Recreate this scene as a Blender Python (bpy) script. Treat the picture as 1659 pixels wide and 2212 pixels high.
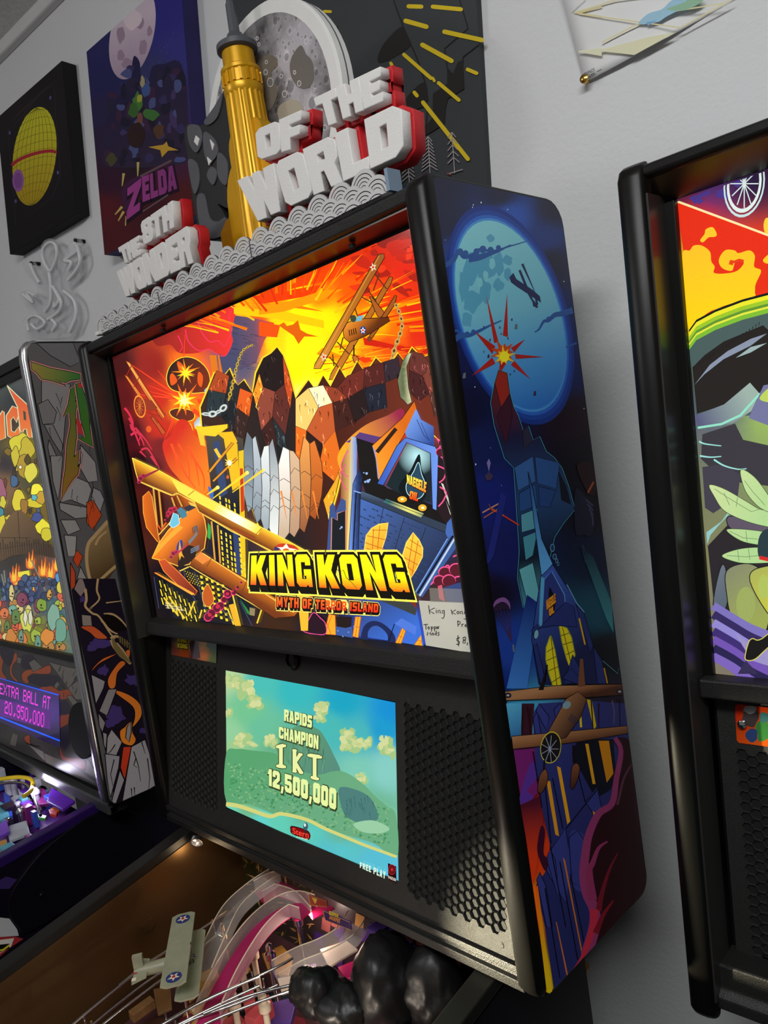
import bpy, bmesh, math, random
import numpy as np
from mathutils import Vector, Matrix, geometry
for o in list(bpy.data.objects): bpy.data.objects.remove(o, do_unlink=True)
random.seed(7); rng = np.random.default_rng(7)
SC = bpy.context.scene; COL = SC.collection
# ------------------------------------------------------------------ camera
FPX, CX, CY = 1661.0, 829.5, 1106.0            # focal length and centre in pixels of the 1659x2212 photo
YAW, PIT, ROL = -.804, -.0772, .149
CAM = Vector((1.1516, -.5283, .4287))
_f = Vector((math.sin(YAW)*math.cos(PIT), math.cos(YAW)*math.cos(PIT), math.sin(PIT)))
_r = Vector((math.cos(YAW), -math.sin(YAW), 0)); _d = _f.cross(_r)
RIGHT = _r*math.cos(ROL)+_d*math.sin(ROL); DOWN = _d*math.cos(ROL)-_r*math.sin(ROL); FWD = _f
cd = bpy.data.cameras.new('camera'); cam = bpy.data.objects.new('camera', cd); COL.objects.link(cam)
cd.sensor_fit = 'HORIZONTAL'; cd.sensor_width = 36; cd.lens = FPX/1659*36; cd.clip_start = .01
M = Matrix((RIGHT, -DOWN, -FWD)).transposed().to_4x4(); M.translation = CAM; cam.matrix_world = M
SC.camera = cam
# ------------------------------------------------------------------ world, lights, exposure
w = bpy.data.worlds.new('room_air'); SC.world = w; w.use_nodes = True
w.node_tree.nodes['Background'].inputs[0].default_value = (.86, .92, 1, 1)
w.node_tree.nodes['Background'].inputs[1].default_value = 0
def area(name, loc, to, sx, sy, e, col=(1, 1, 1)):
    l = bpy.data.lights.new(name, 'AREA'); l.shape = 'RECTANGLE'; l.size = sx; l.size_y = sy; l.energy = e; l.color = col
    o = bpy.data.objects.new(name, l); COL.objects.link(o); o.location = loc
    o.rotation_euler = (Vector(to)-Vector(loc)).to_track_quat('-Z', 'Y').to_euler(); return o
area('ceiling_panel_right_offscreen', (1.35, -1.0, 1.40), (1.25, -.55, 0), 1.2, .5, 41, (.97, 1, .98))
gl_ = bpy.data.lights.new('ceiling_lamp_left_offscreen', 'POINT'); gl_.energy = 14; gl_.color = (1, .98, .98); gl_.shadow_soft_size = .14
go = bpy.data.objects.new('ceiling_lamp_left_offscreen', gl_); COL.objects.link(go); go.location = (-.5, -1.55, 1.26)
SC.view_settings.view_transform = 'Standard'; SC.view_settings.look = 'None'
SC.view_settings.exposure = 0; SC.view_settings.gamma = 1; SC.view_settings.use_curve_mapping = False
# ------------------------------------------------------------------ pixel -> place helpers
def ray(x, y): return (RIGHT*((x-CX)/FPX)+DOWN*((y-CY)/FPX)+FWD).normalized()
class Plane:
    def __init__(s, p, n):
        s.p = Vector(p); s.n = Vector(n).normalized()
        if (CAM-s.p).dot(s.n) < 0: s.n = -s.n
    def hit(s, x, y, off=0):
        d = ray(x, y); return CAM+d*((s.p-CAM).dot(s.n)/d.dot(s.n))+s.n*off
PX = lambda X: Plane((X, 0, 0), (1, 0, 0))
PY = lambda Y: Plane((0, Y, 0), (0, 1, 0))
PZ = lambda Z: Plane((0, 0, Z), (0, 0, 1))
def lin1(v): v /= 255.; return v/12.92 if v <= .04045 else ((v+.055)/1.055)**2.4
def c(*a): return tuple(lin1(v) for v in a)
# ------------------------------------------------------------------ materials
MATS = {}
def mat(name, col=(128, 128, 128), rough=.5, metal=0, var=.12, vscale=40, bump=0, bscale=300, emis=0, alpha=1, trans=0, spec=.5, coat=0, ior=1.45):
    if name in MATS: return MATS[name]
    m = bpy.data.materials.new(name); m.use_nodes = True; nt = m.node_tree; N = nt.nodes; L = nt.links
    b = N['Principled BSDF']; cl = c(*col)
    tc = N.new('ShaderNodeTexCoord'); no = N.new('ShaderNodeTexNoise'); no.inputs['Scale'].default_value = vscale; no.inputs['Detail'].default_value = 4
    L.new(tc.outputs['Object'], no.inputs['Vector'])
    mx = N.new('ShaderNodeMix'); mx.data_type = 'RGBA'
    mx.inputs['A'].default_value = tuple(v*(1-var) for v in cl)+(1,); mx.inputs['B'].default_value = tuple(min(1, v*(1+var)) for v in cl)+(1,)
    L.new(no.outputs['Fac'], mx.inputs['Factor']); L.new(mx.outputs['Result'], b.inputs['Base Color'])
    b.inputs['Roughness'].default_value = rough; b.inputs['Metallic'].default_value = metal
    b.inputs['Specular IOR Level'].default_value = spec; b.inputs['IOR'].default_value = ior
    b.inputs['Transmission Weight'].default_value = trans; b.inputs['Coat Weight'].default_value = coat; b.inputs['Alpha'].default_value = alpha
    if emis:
        L.new(mx.outputs['Result'], b.inputs['Emission Color']); b.inputs['Emission Strength'].default_value = emis
    if bump:
        n2 = N.new('ShaderNodeTexNoise'); n2.inputs['Scale'].default_value = bscale; n2.inputs['Detail'].default_value = 3
        L.new(tc.outputs['Object'], n2.inputs['Vector'])
        bp = N.new('ShaderNodeBump'); bp.inputs['Strength'].default_value = bump; bp.inputs['Distance'].default_value = .002
        L.new(n2.outputs['Fac'], bp.inputs['Height']); L.new(bp.outputs['Normal'], b.inputs['Normal'])
    MATS[name] = m; return m
def artmat(name, emis=0, base=1, rough=.25, spec=.5, grain=.06, gscale=700, coat=0):
    m = bpy.data.materials.new(name); m.use_nodes = True; nt = m.node_tree; N = nt.nodes; L = nt.links; b = N['Principled BSDF']
    a = N.new('ShaderNodeAttribute'); a.attribute_name = 'Col'
    tc = N.new('ShaderNodeTexCoord'); no = N.new('ShaderNodeTexNoise'); no.inputs['Scale'].default_value = gscale
    L.new(tc.outputs['Object'], no.inputs['Vector'])
    mr = N.new('ShaderNodeMapRange'); mr.inputs['To Min'].default_value = 1-grain; mr.inputs['To Max'].default_value = 1+grain
    L.new(no.outputs['Fac'], mr.inputs['Value'])
    v = N.new('ShaderNodeVectorMath'); v.operation = 'SCALE'; L.new(a.outputs['Color'], v.inputs[0]); L.new(mr.outputs['Result'], v.inputs['Scale'])
    v2 = N.new('ShaderNodeVectorMath'); v2.operation = 'SCALE'; L.new(v.outputs['Vector'], v2.inputs[0]); v2.inputs['Scale'].default_value = base
    L.new(v2.outputs['Vector'], b.inputs['Base Color'])
    if emis: L.new(v.outputs['Vector'], b.inputs['Emission Color']); b.inputs['Emission Strength'].default_value = emis
    b.inputs['Roughness'].default_value = rough; b.inputs['Specular IOR Level'].default_value = spec; b.inputs['Coat Weight'].default_value = coat
    b.inputs['Coat Roughness'].default_value = .05
    return m
BACKLIT = artmat('backlit_translite_print', emis=1.0, base=.25, rough=.12)
SCREEN = artmat('video_screen_picture', emis=1.05, base=.05, rough=.08, grain=.03)
PRINT = artmat('printed_vinyl_decal', base=1.45, rough=.35, spec=.35)
CANVAS = artmat('printed_canvas', base=1.25, rough=.75, spec=.2, gscale=900)
# ------------------------------------------------------------------ objects
def link(o, parent=None):
    COL.objects.link(o)
    if parent is not None:
        o.parent = parent; o.matrix_parent_inverse = parent.matrix_world.inverted() if parent.type != 'EMPTY' else Matrix.Translation(-parent.location)
    return o
def thing(name, label, cat, loc, group=None):
    o = bpy.data.objects.new(name, None); o.empty_display_size = .05; COL.objects.link(o); o.location = loc
    o['label'] = label; o['category'] = cat
    if group: o['group'] = group
    return o
def tag(o, label, cat, group=None):
    o['label'] = label; o['category'] = cat
    if group: o['group'] = group
    return o
def struct(o): o['kind'] = 'structure'; return o
class MB:
    def __init__(s, T=None): s.v = []; s.f = []; s.m = []; s.T = T
    def add(s, vs, fs, mi=0):
        n = len(s.v); s.v += [Vector(s.T(*q)) if s.T else Vector(q) for q in vs]
        for f in fs: s.f.append(tuple(i+n for i in f)); s.m.append(mi)
        return s
    def box(s, x0, x1, y0, y1, z0, z1, mi=0):
        return s.add([(x, y, z) for x in (x0, x1) for y in (y0, y1) for z in (z0, z1)],
                     [(0, 1, 3, 2), (4, 6, 7, 5), (0, 4, 5, 1), (2, 3, 7, 6), (0, 2, 6, 4), (1, 5, 7, 3)], mi)
    def prism(s, poly, vec, mi=0):
        n = len(poly); vec = Vector(vec); a = [Vector(q) for q in poly]
        return s.add(a+[q+vec for q in a], [tuple(range(n)), tuple(range(2*n-1, n-1, -1))]+[(i, n+i, n+(i+1) % n, (i+1) % n) for i in range(n)], mi)
    def tube(s, pts, r, k=8, mi=0, cap=True):
        pts = [Vector(q) for q in pts]; R = r if isinstance(r, (list, tuple)) else [r]*len(pts); rings = []; up = None
        for i, q in enumerate(pts):
            t = (pts[min(i+1, len(pts)-1)]-pts[max(i-1, 0)]).normalized()
            if up is None: up = t.orthogonal().normalized()
            up = (up-t*up.dot(t)); up = up.normalized() if up.length > 1e-6 else t.orthogonal().normalized(); bi = t.cross(up)
            rings += [q+(up*math.cos(2*math.pi*j/k)+bi*math.sin(2*math.pi*j/k))*R[i] for j in range(k)]
        fs = [(i*k+j, i*k+(j+1) % k, (i+1)*k+(j+1) % k, (i+1)*k+j) for i in range(len(pts)-1) for j in range(k)]
        if cap: fs += [tuple(range(k-1, -1, -1)), tuple(range((len(pts)-1)*k, len(pts)*k))]
        return s.add(rings, fs, mi)
    def lathe(s, prof, org=(0, 0, 0), axis=(0, 0, 1), k=24, mi=0):
        ax = Vector(axis).normalized(); u = ax.orthogonal().normalized(); w_ = ax.cross(u); org = Vector(org); vs = []
        for r, h in prof: vs += [org+ax*h+(u*math.cos(2*math.pi*j/k)+w_*math.sin(2*math.pi*j/k))*max(r, 1e-5) for j in range(k)]
        n = len(prof)
        return s.add(vs, [(i*k+j, i*k+(j+1) % k, (i+1)*k+(j+1) % k, (i+1)*k+j) for i in range(n-1) for j in range(k)]+[tuple(range(k-1, -1, -1)), tuple(range((n-1)*k, n*k))], mi)
    def build(s, name, mats, parent=None, bevel=0, smooth=False, seg=2):
        me = bpy.data.meshes.new(name); me.from_pydata([tuple(q) for q in s.v], [], s.f)
        for m in (mats if isinstance(mats, (list, tuple)) else [mats]): me.materials.append(m)
        me.polygons.foreach_set('material_index', s.m)
        bm = bmesh.new(); bm.from_mesh(me); bmesh.ops.recalc_face_normals(bm, faces=bm.faces)
        if bevel: bmesh.ops.bevel(bm, geom=[e for e in bm.edges if e.calc_face_angle(0) > .5], offset=bevel, segments=seg, affect='EDGES', profile=.5, clamp_overlap=True)
        bm.to_mesh(me); bm.free()
        if smooth:
            me.polygons.foreach_set('use_smooth', [True]*len(me.polygons))
            me.set_sharp_from_angle(angle=math.radians(smooth if smooth > 1 else 40))
        return link(bpy.data.objects.new(name, me), parent)
# ------------------------------------------------------------------ flat print painter: every shape is a thin real face on a plane
def cr(pts, closed=True, n=5):
    out = []; L = len(pts); P = [Vector(q).to_2d() for q in pts]
    for i in range(L if closed else L-1):
        g = (lambda j: P[j % L]) if closed else (lambda j: P[max(0, min(L-1, j))])
        a, b, d, e = g(i-1), g(i), g(i+1), g(i+2)
        for k in range(n):
            t = k/n; out.append(.5*((2*b)+(-a+d)*t+(2*a-5*b+4*d-e)*t*t+(-a+3*b-3*d+e)*t**3))
    if not closed: out.append(P[-1])
    return [(q.x, q.y) for q in out]
def mixc(a, b, t): t = max(0, min(1, t)); return tuple(x+(y-x)*t for x, y in zip(a, b))
def lg(p0, c0, p1, c1, *more):                       # linear gradient in photo pixels, more=(t, colour) stops between
    st = [(0, c(*c0))]+[(t, c(*k)) for t, k in more]+[(1, c(*c1))]; dx, dy = p1[0]-p0[0], p1[1]-p0[1]; L2 = dx*dx+dy*dy
    def fn(x, y):
        t = ((x-p0[0])*dx+(y-p0[1])*dy)/L2
        for (a, ca), (b, cb) in zip(st, st[1:]):
            if t <= b: return mixc(ca, cb, (t-a)/(b-a))
        return st[-1][1]
    return fn
def rg(x0, y0, r, c0, c1):
    a, b = c(*c0), c(*c1); return lambda x, y: mixc(a, b, math.hypot(x-x0, y-y0)/r)
def clip_tris(P, T, C_):
    oP = []; oT = []; m = len(C_); ar = sum(C_[i][0]*C_[(i+1) % m][1]-C_[(i+1) % m][0]*C_[i][1] for i in range(m)); sg = 1 if ar > 0 else -1
    E_ = [(C_[i], C_[(i+1) % m]) for i in range(m)]
    for t in T:
        q = [P[i] for i in t]
        for a, b in E_:
            ds = [sg*((b[0]-a[0])*(p[1]-a[1])-(b[1]-a[1])*(p[0]-a[0])) for p in q]
            if min(ds) >= 0: continue
            r = []
            for i in range(len(q)):
                p0, p1, d0, d1 = q[i-1], q[i], ds[i-1], ds[i]
                if (d0 >= 0) != (d1 >= 0): u = d0/(d0-d1); r.append((p0[0]+(p1[0]-p0[0])*u, p0[1]+(p1[1]-p0[1])*u))
                if d1 >= 0: r.append(p1)
            q = r
            if len(q) < 3: break
        if len(q) >= 3: n = len(oP); oP += q; oT += [(n, n+i, n+i+1) for i in range(1, len(q)-1)]
    return oP, oT
class Art:
    clip = None
    def __init__(s, plane, K=None, step=5e-6, start=2e-4):
        s.pl = plane; s.K = K or (lambda x, y: (x, y)); s.o = start; s.step = step; s.v = []; s.f = []; s.col = []
    def frame(s, x0, y0, k): s.K = lambda x, y: (x0+x/k, y0+y/k); return s
    def _tris(s, P, T, col, ml=None):
        s.o += s.step
        fn = col if callable(col) else None
        if fn is None: cc = c(*col)
        P = [tuple(q[:2]) for q in P]
        if fn and ml:
            stack = [tuple(P[i] for i in t) for t in T]; out = []
            while stack:
                a, b, d = stack.pop(); e = [(math.dist(a, b), a, b, d), (math.dist(b, d), b, d, a), (math.dist(d, a), d, a, b)]
                l, p, q, r_ = max(e)
                if l > ml: m_ = ((p[0]+q[0])/2, (p[1]+q[1])/2); stack += [(p, m_, r_), (m_, q, r_)]
                else: out.append((a, b, d))
            P = [q for t in out for q in t]; T = [(3*i, 3*i+1, 3*i+2) for i in range(len(out))]
        if s.clip: P, T = clip_tris(P, T, s.clip)
        n = len(s.v); s.v += [s.pl.hit(x, y, s.o) for x, y in P]; s.col += [fn(x, y) if fn else cc for x, y in P]
        s.f += [tuple(i+n for i in t) for t in T]
    def poly(s, pts, col, smooth=False, ml=14, holes=()):
        P = [s.K(*q) for q in pts]
        if smooth: P = cr(P)
        loops = [[Vector((x, y, 0)) for x, y in P]]+[[Vector((*s.K(*q), 0)) for q in h] for h in holes]
        T = geometry.tessellate_polygon(loops); s._tris([v for l in loops for v in l], T, col, ml); return s
    def out(s, pts, col, wd, smooth=False):
        P = [s.K(*q) for q in pts]; P = cr(P) if smooth else P
        k = s.K; s.K = lambda x, y: (x, y); s.line(P+P[:1], col, wd); s.K = k; return s
    def line(s, pts, col, w0, w1=None, smooth=False):
        P = [Vector(s.K(*q)) for q in pts]; P = [Vector(q) for q in cr(P, False)] if smooth else P
        w1 = w0 if w1 is None else w1; V = []; n = len(P)
        for i, q in enumerate(P):
            t = P[min(i+1, n-1)]-P[max(i-1, 0)]; t = t.normalized() if t.length else Vector((1, 0)); nn = Vector((-t.y, t.x)); h = (w0+(w1-w0)*i/max(1, n-1))/2
            V += [q+nn*h, q-nn*h]
        s._tris(V, [t for i in range(n-1) for t in ((2*i, 2*i+1, 2*i+3), (2*i, 2*i+3, 2*i+2))], col, 14 if callable(col) else None); return s
    def ell(s, cx, cy, rx, ry, col, rot=0, n=28, ml=14, ring=None):
        a = math.radians(rot); ca, sa = math.cos(a), math.sin(a); E = lambda k_: [(cx+rx*k_*math.cos(t)*ca-ry*k_*math.sin(t)*sa, cy+rx*k_*math.cos(t)*sa+ry*k_*math.sin(t)*ca) for t in [2*math.pi*i/n for i in range(n)]]
        return s.poly(E(1), col, ml=ml, holes=[E(ring)] if ring else ())
    def ell4(s, l, r, t, b, col, n=48, ml=14, k=1, ring=None):
        m_ = ((l[0]+r[0]+t[0]+b[0])/4, (l[1]+r[1]+t[1]+b[1])/4); A = ((r[0]-l[0])/2, (r[1]-l[1])/2); B = ((b[0]-t[0])/2, (b[1]-t[1])/2)
        E = lambda k_: [(m_[0]+k_*(A[0]*math.cos(q)+B[0]*math.sin(q)), m_[1]+k_*(A[1]*math.cos(q)+B[1]*math.sin(q))) for q in [2*math.pi*i/n for i in range(n)]]
        return s.poly(E(k), col, ml=ml, holes=[E(ring)] if ring else ())
    def quads(s, polys, col, ml=None):                  # many shapes on one layer
        V = []; T = []
        for q in polys:
            n = len(V); V += [s.K(*a) for a in q]; T += [(n, n+i, n+i+1) for i in range(1, len(q)-1)]
        s._tris(V, T, col, ml); return s
    def base(s, corners, blobs, sig=60, nu=46, nv=46):
        a, b, d, e = [np.array(s.K(*q), float) for q in corners]; s.o += s.step
        bl = np.array([s.K(*q[:2]) for q in blobs], float); cc = np.array([c(*q[2]) for q in blobs]); sg = np.array([q[3] if len(q) > 3 else sig for q in blobs], float)
        n = len(s.v)
        for j in range(nv+1):
            for i in range(nu+1):
                u, v = i/nu, j/nv; q = (a*(1-u)+b*u)*(1-v)+(e*(1-u)+d*u)*v
                r2 = ((bl-q)**2).sum(1)/sg**2; wt = 1/(.02+r2)**2; col = (wt[:, None]*cc).sum(0)/wt.sum()
                s.v.append(s.pl.hit(q[0], q[1], s.o)); s.col.append(tuple(col))
        for j in range(nv):
            for i in range(nu): k = n+j*(nu+1)+i; s.f.append((k, k+1, k+nu+2, k+nu+1))
        return s
    def text(s, txt, quad, col, gap=.8, dx=0, dy=0, grow=0, ml=10):
        q = [Vector(s.K(*a)) for a in quad]; tot = sum(gw(ch)+gap for ch in txt)-gap; x = 0; V = []; T = []
        for ch in txt:
            if ch != ' ':
                loops = [[(px+x, py) for px, py in l] for l in GL[ch]]
                if grow: loops = [offs(l, grow if i == 0 else -grow) for i, l in enumerate(loops)]
                m2 = []
                for l in loops:
                    m2.append([])
                    for px, py in l:
                        u, v = px/tot, 1-py/10; a = (q[0]*(1-u)+q[1]*u)*(1-v)+(q[3]*(1-u)+q[2]*u)*v; m2[-1].append(Vector((a.x+dx, a.y+dy, 0)))
                n = len(V); V += [v for l in m2 for v in l]; T += [tuple(i+n for i in t) for t in geometry.tessellate_polygon(m2)]
            x += gw(ch)+gap
        s._tris([(v.x, v.y) for v in V], T, col, ml if callable(col) else None); return s
    def font(s, txt, quad, col):                        # small lettering in the built-in typeface
        V, T = font_tris(txt); q = [Vector(s.K(*a)) for a in quad]; P = []
        for u, v in V: v = 1-v; a = (q[0]*(1-u)+q[1]*u)*(1-v)+(q[3]*(1-u)+q[2]*u)*v; P.append((a.x, a.y))
        s._tris(P, T, col); return s
    def build(s, name, m, parent):
        me = bpy.data.meshes.new(name); me.from_pydata([tuple(v) for v in s.v], [], s.f)
        at = me.color_attributes.new('Col', 'FLOAT_COLOR', 'POINT'); at.data.foreach_set('color', [x for k in s.col for x in (*k, 1)])
        me.materials.append(m); bm = bmesh.new(); bm.from_mesh(me)
        for f in bm.faces:
            f.normal_update()
            if f.normal.dot(s.pl.n) < 0: f.normal_flip()
        bm.to_mesh(me); bm.free(); return link(bpy.data.objects.new(name, me), parent)
def offs(l, d):
    n = len(l); A = sum(l[i][0]*l[(i+1) % n][1]-l[(i+1) % n][0]*l[i][1] for i in range(n)); sg = 1 if A > 0 else -1; out = []
    for i in range(n):
        p0, p1, p2 = Vector(l[i-1]), Vector(l[i]), Vector(l[(i+1) % n]); a = (p1-p0).normalized(); b = (p2-p1).normalized()
        na, nb = Vector((a.y, -a.x))*sg, Vector((b.y, -b.x))*sg; m_ = na+nb; m_ = m_/max(.35, m_.length_squared/2)
        out.append(tuple(p1+m_*d))
    return out
FT = {}
def font_tris(txt):
    if txt in FT: return FT[txt]
    cu = bpy.data.curves.new('t', 'FONT'); cu.body = txt; cu.offset = .012; o = bpy.data.objects.new('t', cu); COL.objects.link(o)
    me = o.to_mesh(); me.calc_loop_triangles(); V = [(v.co.x, v.co.y) for v in me.vertices]; T = [tuple(t.vertices) for t in me.loop_triangles]; o.to_mesh_clear()
    bpy.data.objects.remove(o); bpy.data.curves.remove(cu)
    x0, x1 = min(v[0] for v in V), max(v[0] for v in V); y0, y1 = min(v[1] for v in V), max(v[1] for v in V)
    FT[txt] = ([((x-x0)/(x1-x0), (y-y0)/(y1-y0)) for x, y in V], T); return FT[txt]
# heavy block alphabet, 10 units tall: outline first, counters after
GL = {
 'T': [[(0,10),(7,10),(7,7.6),(4.8,7.6),(4.8,0),(2.2,0),(2.2,7.6),(0,7.6)]],
 'H': [[(0,0),(0,10),(2.6,10),(2.6,6.2),(4.4,6.2),(4.4,10),(7,10),(7,0),(4.4,0),(4.4,3.8),(2.6,3.8),(2.6,0)]],
 'E': [[(0,0),(0,10),(6,10),(6,7.7),(2.6,7.7),(2.6,6.2),(5.4,6.2),(5.4,3.9),(2.6,3.9),(2.6,2.3),(6,2.3),(6,0)]],
 'F': [[(0,0),(0,10),(6,10),(6,7.7),(2.6,7.7),(2.6,6),(5.4,6),(5.4,3.7),(2.6,3.7),(2.6,0)]],
 'L': [[(0,0),(0,10),(2.6,10),(2.6,2.4),(6,2.4),(6,0)]],
 'O': [[(0,1.2),(0,8.8),(1.2,10),(5.8,10),(7,8.8),(7,1.2),(5.8,0),(1.2,0)],[(2.6,2.6),(4.4,2.6),(4.4,7.4),(2.6,7.4)]],
 'D': [[(0,0),(0,10),(5.4,10),(7,8.4),(7,1.6),(5.4,0)],[(2.6,2.5),(4.2,2.5),(4.2,7.5),(2.6,7.5)]],
 'R': [[(0,0),(0,10),(5.8,10),(7,8.8),(7,5.6),(6,4.6),(7.1,0),(4.5,0),(3.6,4),(2.6,4),(2.6,0)],[(2.6,6),(4.4,6),(4.4,7.9),(2.6,7.9)]],
 'P': [[(0,0),(0,10),(5.8,10),(7,8.8),(7,4.8),(5.8,3.6),(2.6,3.6),(2.6,0)],[(2.6,5.6),(4.4,5.6),(4.4,7.9),(2.6,7.9)]],
 'W': [[(0,10),(2.7,10),(3.4,4.2),(4.1,10),(5.9,10),(6.6,4.2),(7.3,10),(10,10),(8.3,0),(5.7,0),(5,4.6),(4.3,0),(1.7,0)]],
 'M': [[(0,0),(0,10),(2.9,10),(4.5,5.2),(6.1,10),(9,10),(9,0),(6.5,0),(6.5,4.6),(5.4,1.6),(3.6,1.6),(2.5,4.6),(2.5,0)]],
 'N': [[(0,0),(0,10),(2.6,10),(4.9,4.8),(4.9,10),(7.4,10),(7.4,0),(4.9,0),(2.5,5.2),(2.5,0)]],
 'K': [[(0,0),(0,10),(2.6,10),(2.6,6.6),(4.3,10),(7.1,10),(5,5.4),(7.3,0),(4.5,0),(2.6,4.2),(2.6,0)]],
 'I': [[(0,0),(0,10),(2.6,10),(2.6,0)]],
 'G': [[(0,1.2),(0,8.8),(1.2,10),(5.8,10),(7,8.8),(7,6.6),(4.5,6.6),(4.5,7.6),(2.6,7.6),(2.6,2.4),(4.5,2.4),(4.5,3.4),(3.6,3.4),(3.6,5.4),(7,5.4),(7,0),(5.4,0),(5,.7),(4.2,0),(1.2,0)]],
 'A': [[(0,0),(2,10),(5.2,10),(7.2,0),(4.7,0),(4.4,1.8),(2.8,1.8),(2.5,0)],[(3.1,3.9),(4.1,3.9),(3.6,7.4)]],
 'S': [[(0,0),(0,2.4),(4.4,2.4),(4.4,3.9),(1.2,3.9),(0,5.1),(0,8.8),(1.2,10),(7,10),(7,7.6),(2.6,7.6),(2.6,6.2),(5.8,6.2),(7,5),(7,1.2),(5.8,0)]],
 'Y': [[(0,10),(2.5,10),(3.5,6.6),(4.5,10),(7,10),(4.8,4.2),(4.8,0),(2.2,0),(2.2,4.2)]],
 'C': [[(0,1.2),(0,8.8),(1.2,10),(5.8,10),(7,8.8),(7,6.4),(4.5,6.4),(4.5,7.6),(2.6,7.6),(2.6,2.4),(4.5,2.4),(4.5,3.6),(7,3.6),(7,1.2),(5.8,0),(1.2,0)]],
 'Z': [[(0,0),(0,2.4),(3.8,7.6),(.3,7.6),(.3,10),(7,10),(7,7.6),(3.2,2.4),(7,2.4),(7,0)]],
 '8': [[(0,1.2),(0,4.2),(.8,5),(0,5.8),(0,8.8),(1.2,10),(5.8,10),(7,8.8),(7,5.8),(6.2,5),(7,4.2),(7,1.2),(5.8,0),(1.2,0)],[(2.6,2.1),(4.4,2.1),(4.4,3.9),(2.6,3.9)],[(2.6,6.1),(4.4,6.1),(4.4,7.9),(2.6,7.9)]],
 '1': [[(0,6.9),(1.6,10),(4,10),(4,0),(1.4,0),(1.4,6.9)]],
 '2': [[(0,0),(0,2.6),(4.3,6),(4.3,7.7),(2.6,7.7),(2.6,6.2),(0,6.2),(0,8.8),(1.2,10),(5.8,10),(7,8.8),(7,5.2),(3.6,2.4),(7,2.4),(7,0)]],
 '5': [[(0,1.2),(0,3.2),(2.5,3.2),(2.5,2.3),(4.4,2.3),(4.4,4.2),(0,4.2),(0,10),(6.6,10),(6.6,7.7),(2.5,7.7),(2.5,6.4),(5.8,6.4),(7,5.2),(7,1.2),(5.8,0),(1.2,0)]],
 'U': [[(0,1.2),(0,10),(2.6,10),(2.6,2.4),(4.4,2.4),(4.4,10),(7,10),(7,1.2),(5.8,0),(1.2,0)]],
 'J': [[(0,1.2),(0,3.4),(2.2,3.4),(2.2,2.3),(3.4,2.3),(3.4,10),(6,10),(6,1.2),(4.8,0),(1.2,0)]],
 ',': [[(.2,-1.8),(.8,2.2),(3,2.2),(1.8,-1.8)]],
}
GL['0'] = GL['O']
def gw(ch): return 3.2 if ch == ' ' else max(p[0] for p in GL[ch][0])
# ================================================================== THE SETTING
WALL = Plane((.4, .3, 0), (-.1, 1, 0)); WT = lambda x, y, z: (x, .3+.1*(x-.4)+y, z)     # wall coordinates: y is depth behind the face
m_wall = mat('painted_wall', (222, 222, 224), .85, var=.05, vscale=3, bump=.25, bscale=160, spec=.2)
m_ceil = mat('popcorn_ceiling', (240, 237, 230), .95, var=.25, vscale=120, bump=1, bscale=140, spec=.1)
m_floor = mat('dark_carpet', (60, 58, 60), .95, var=.3, vscale=80, bump=.6, bscale=500, spec=.1)
FLOOR = -1.15; CEIL = 1.414
struct(MB(WT).box(-2.6, 3.6, 0, .12, FLOOR, CEIL+.1).build('wall_back', m_wall))
struct(MB(WT).box(-2.6, 3.6, -3.6, 0, CEIL, CEIL+.08).build('ceiling', m_ceil))
struct(MB(WT).box(-2.6, 3.6, -3.6, 0, FLOOR-.1, FLOOR).build('floor', m_floor))
struct(MB(WT).box(-2.6, 3.6, -.018, .001, 1.388, CEIL+.001).build('trim_1', mat('ceiling_trim', (215, 214, 212), .7, var=.04), bevel=.004))
struct(MB(WT).box(-2.72, -2.6, -3.6, .1, FLOOR, CEIL+.08).build('wall_left', m_wall))
struct(MB(WT).box(3.6, 3.72, -3.6, .1, FLOOR, CEIL+.08).build('wall_right', m_wall))
struct(MB(WT).box(-2.72, 3.72, -3.72, -3.6, FLOOR, CEIL+.08).build('wall_front', m_wall))
# ================================================================== COMMON MACHINE MATERIALS
m_blk = mat('black_powder_coat', (27, 26, 25), .48, var=.2, bump=.35, bscale=900)
m_gloss = mat('black_glossy_moulding', (14, 13, 12), .36, var=.1, vscale=15, spec=.3)
m_dark = mat('black_painted_wood', (13, 12, 12), .4, var=.2)
m_pan = mat('black_textured_speaker_panel', (33, 32, 30), .5, var=.2, vscale=200, bump=.5, bscale=1300)
m_hole = mat('black_speaker_cloth', (9, 9, 8), .8, var=.3, vscale=600)
m_steel = mat('polished_steel', (205, 205, 205), .13, metal=1, var=.05)
m_brass = mat('brushed_dark_brass', (150, 105, 52), .3, metal=1, var=.25, vscale=6)
m_white = mat('white_plastic', (232, 230, 228), .45, var=.04, bump=.15, bscale=400)
# ================================================================== MAIN PINBALL MACHINE
W, H, D, ZB = .72, .6588, .207, -.0965
main = thing('pinball_machine', 'pinball machine with orange-red backlit glass and teal video screen beneath the gold tower topper', 'pinball machine', (.36, -.5, FLOOR))
def rpoly(y0, y1, z0, z1, r, n=5):      # rounded rectangle outline, r = radii at (front bottom, back bottom, back top, front top)
    P = []
    for (cy_, cz_, a0), rr in zip(((y0, z0, 180), (y1, z0, 270), (y1, z1, 0), (y0, z1, 90)), r):
        sy = 1 if cy_ == y0 else -1; sz = 1 if cz_ == z0 else -1
        if rr <= 0: P.append((cy_, cz_)); continue
        for k in range(n+1):
            a = math.radians(a0+90*k/n); P.append((cy_+sy*rr+rr*math.cos(a), cz_+sz*rr+rr*math.sin(a)))
    return P
side_pts = rpoly(0, D, ZB, H, (.006, .018, .026, .012))
sideR = MB().prism([(W-.016, y, z) for y, z in side_pts], (.016, 0, 0)).build('side_panel', m_dark, main, bevel=.0012)
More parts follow.
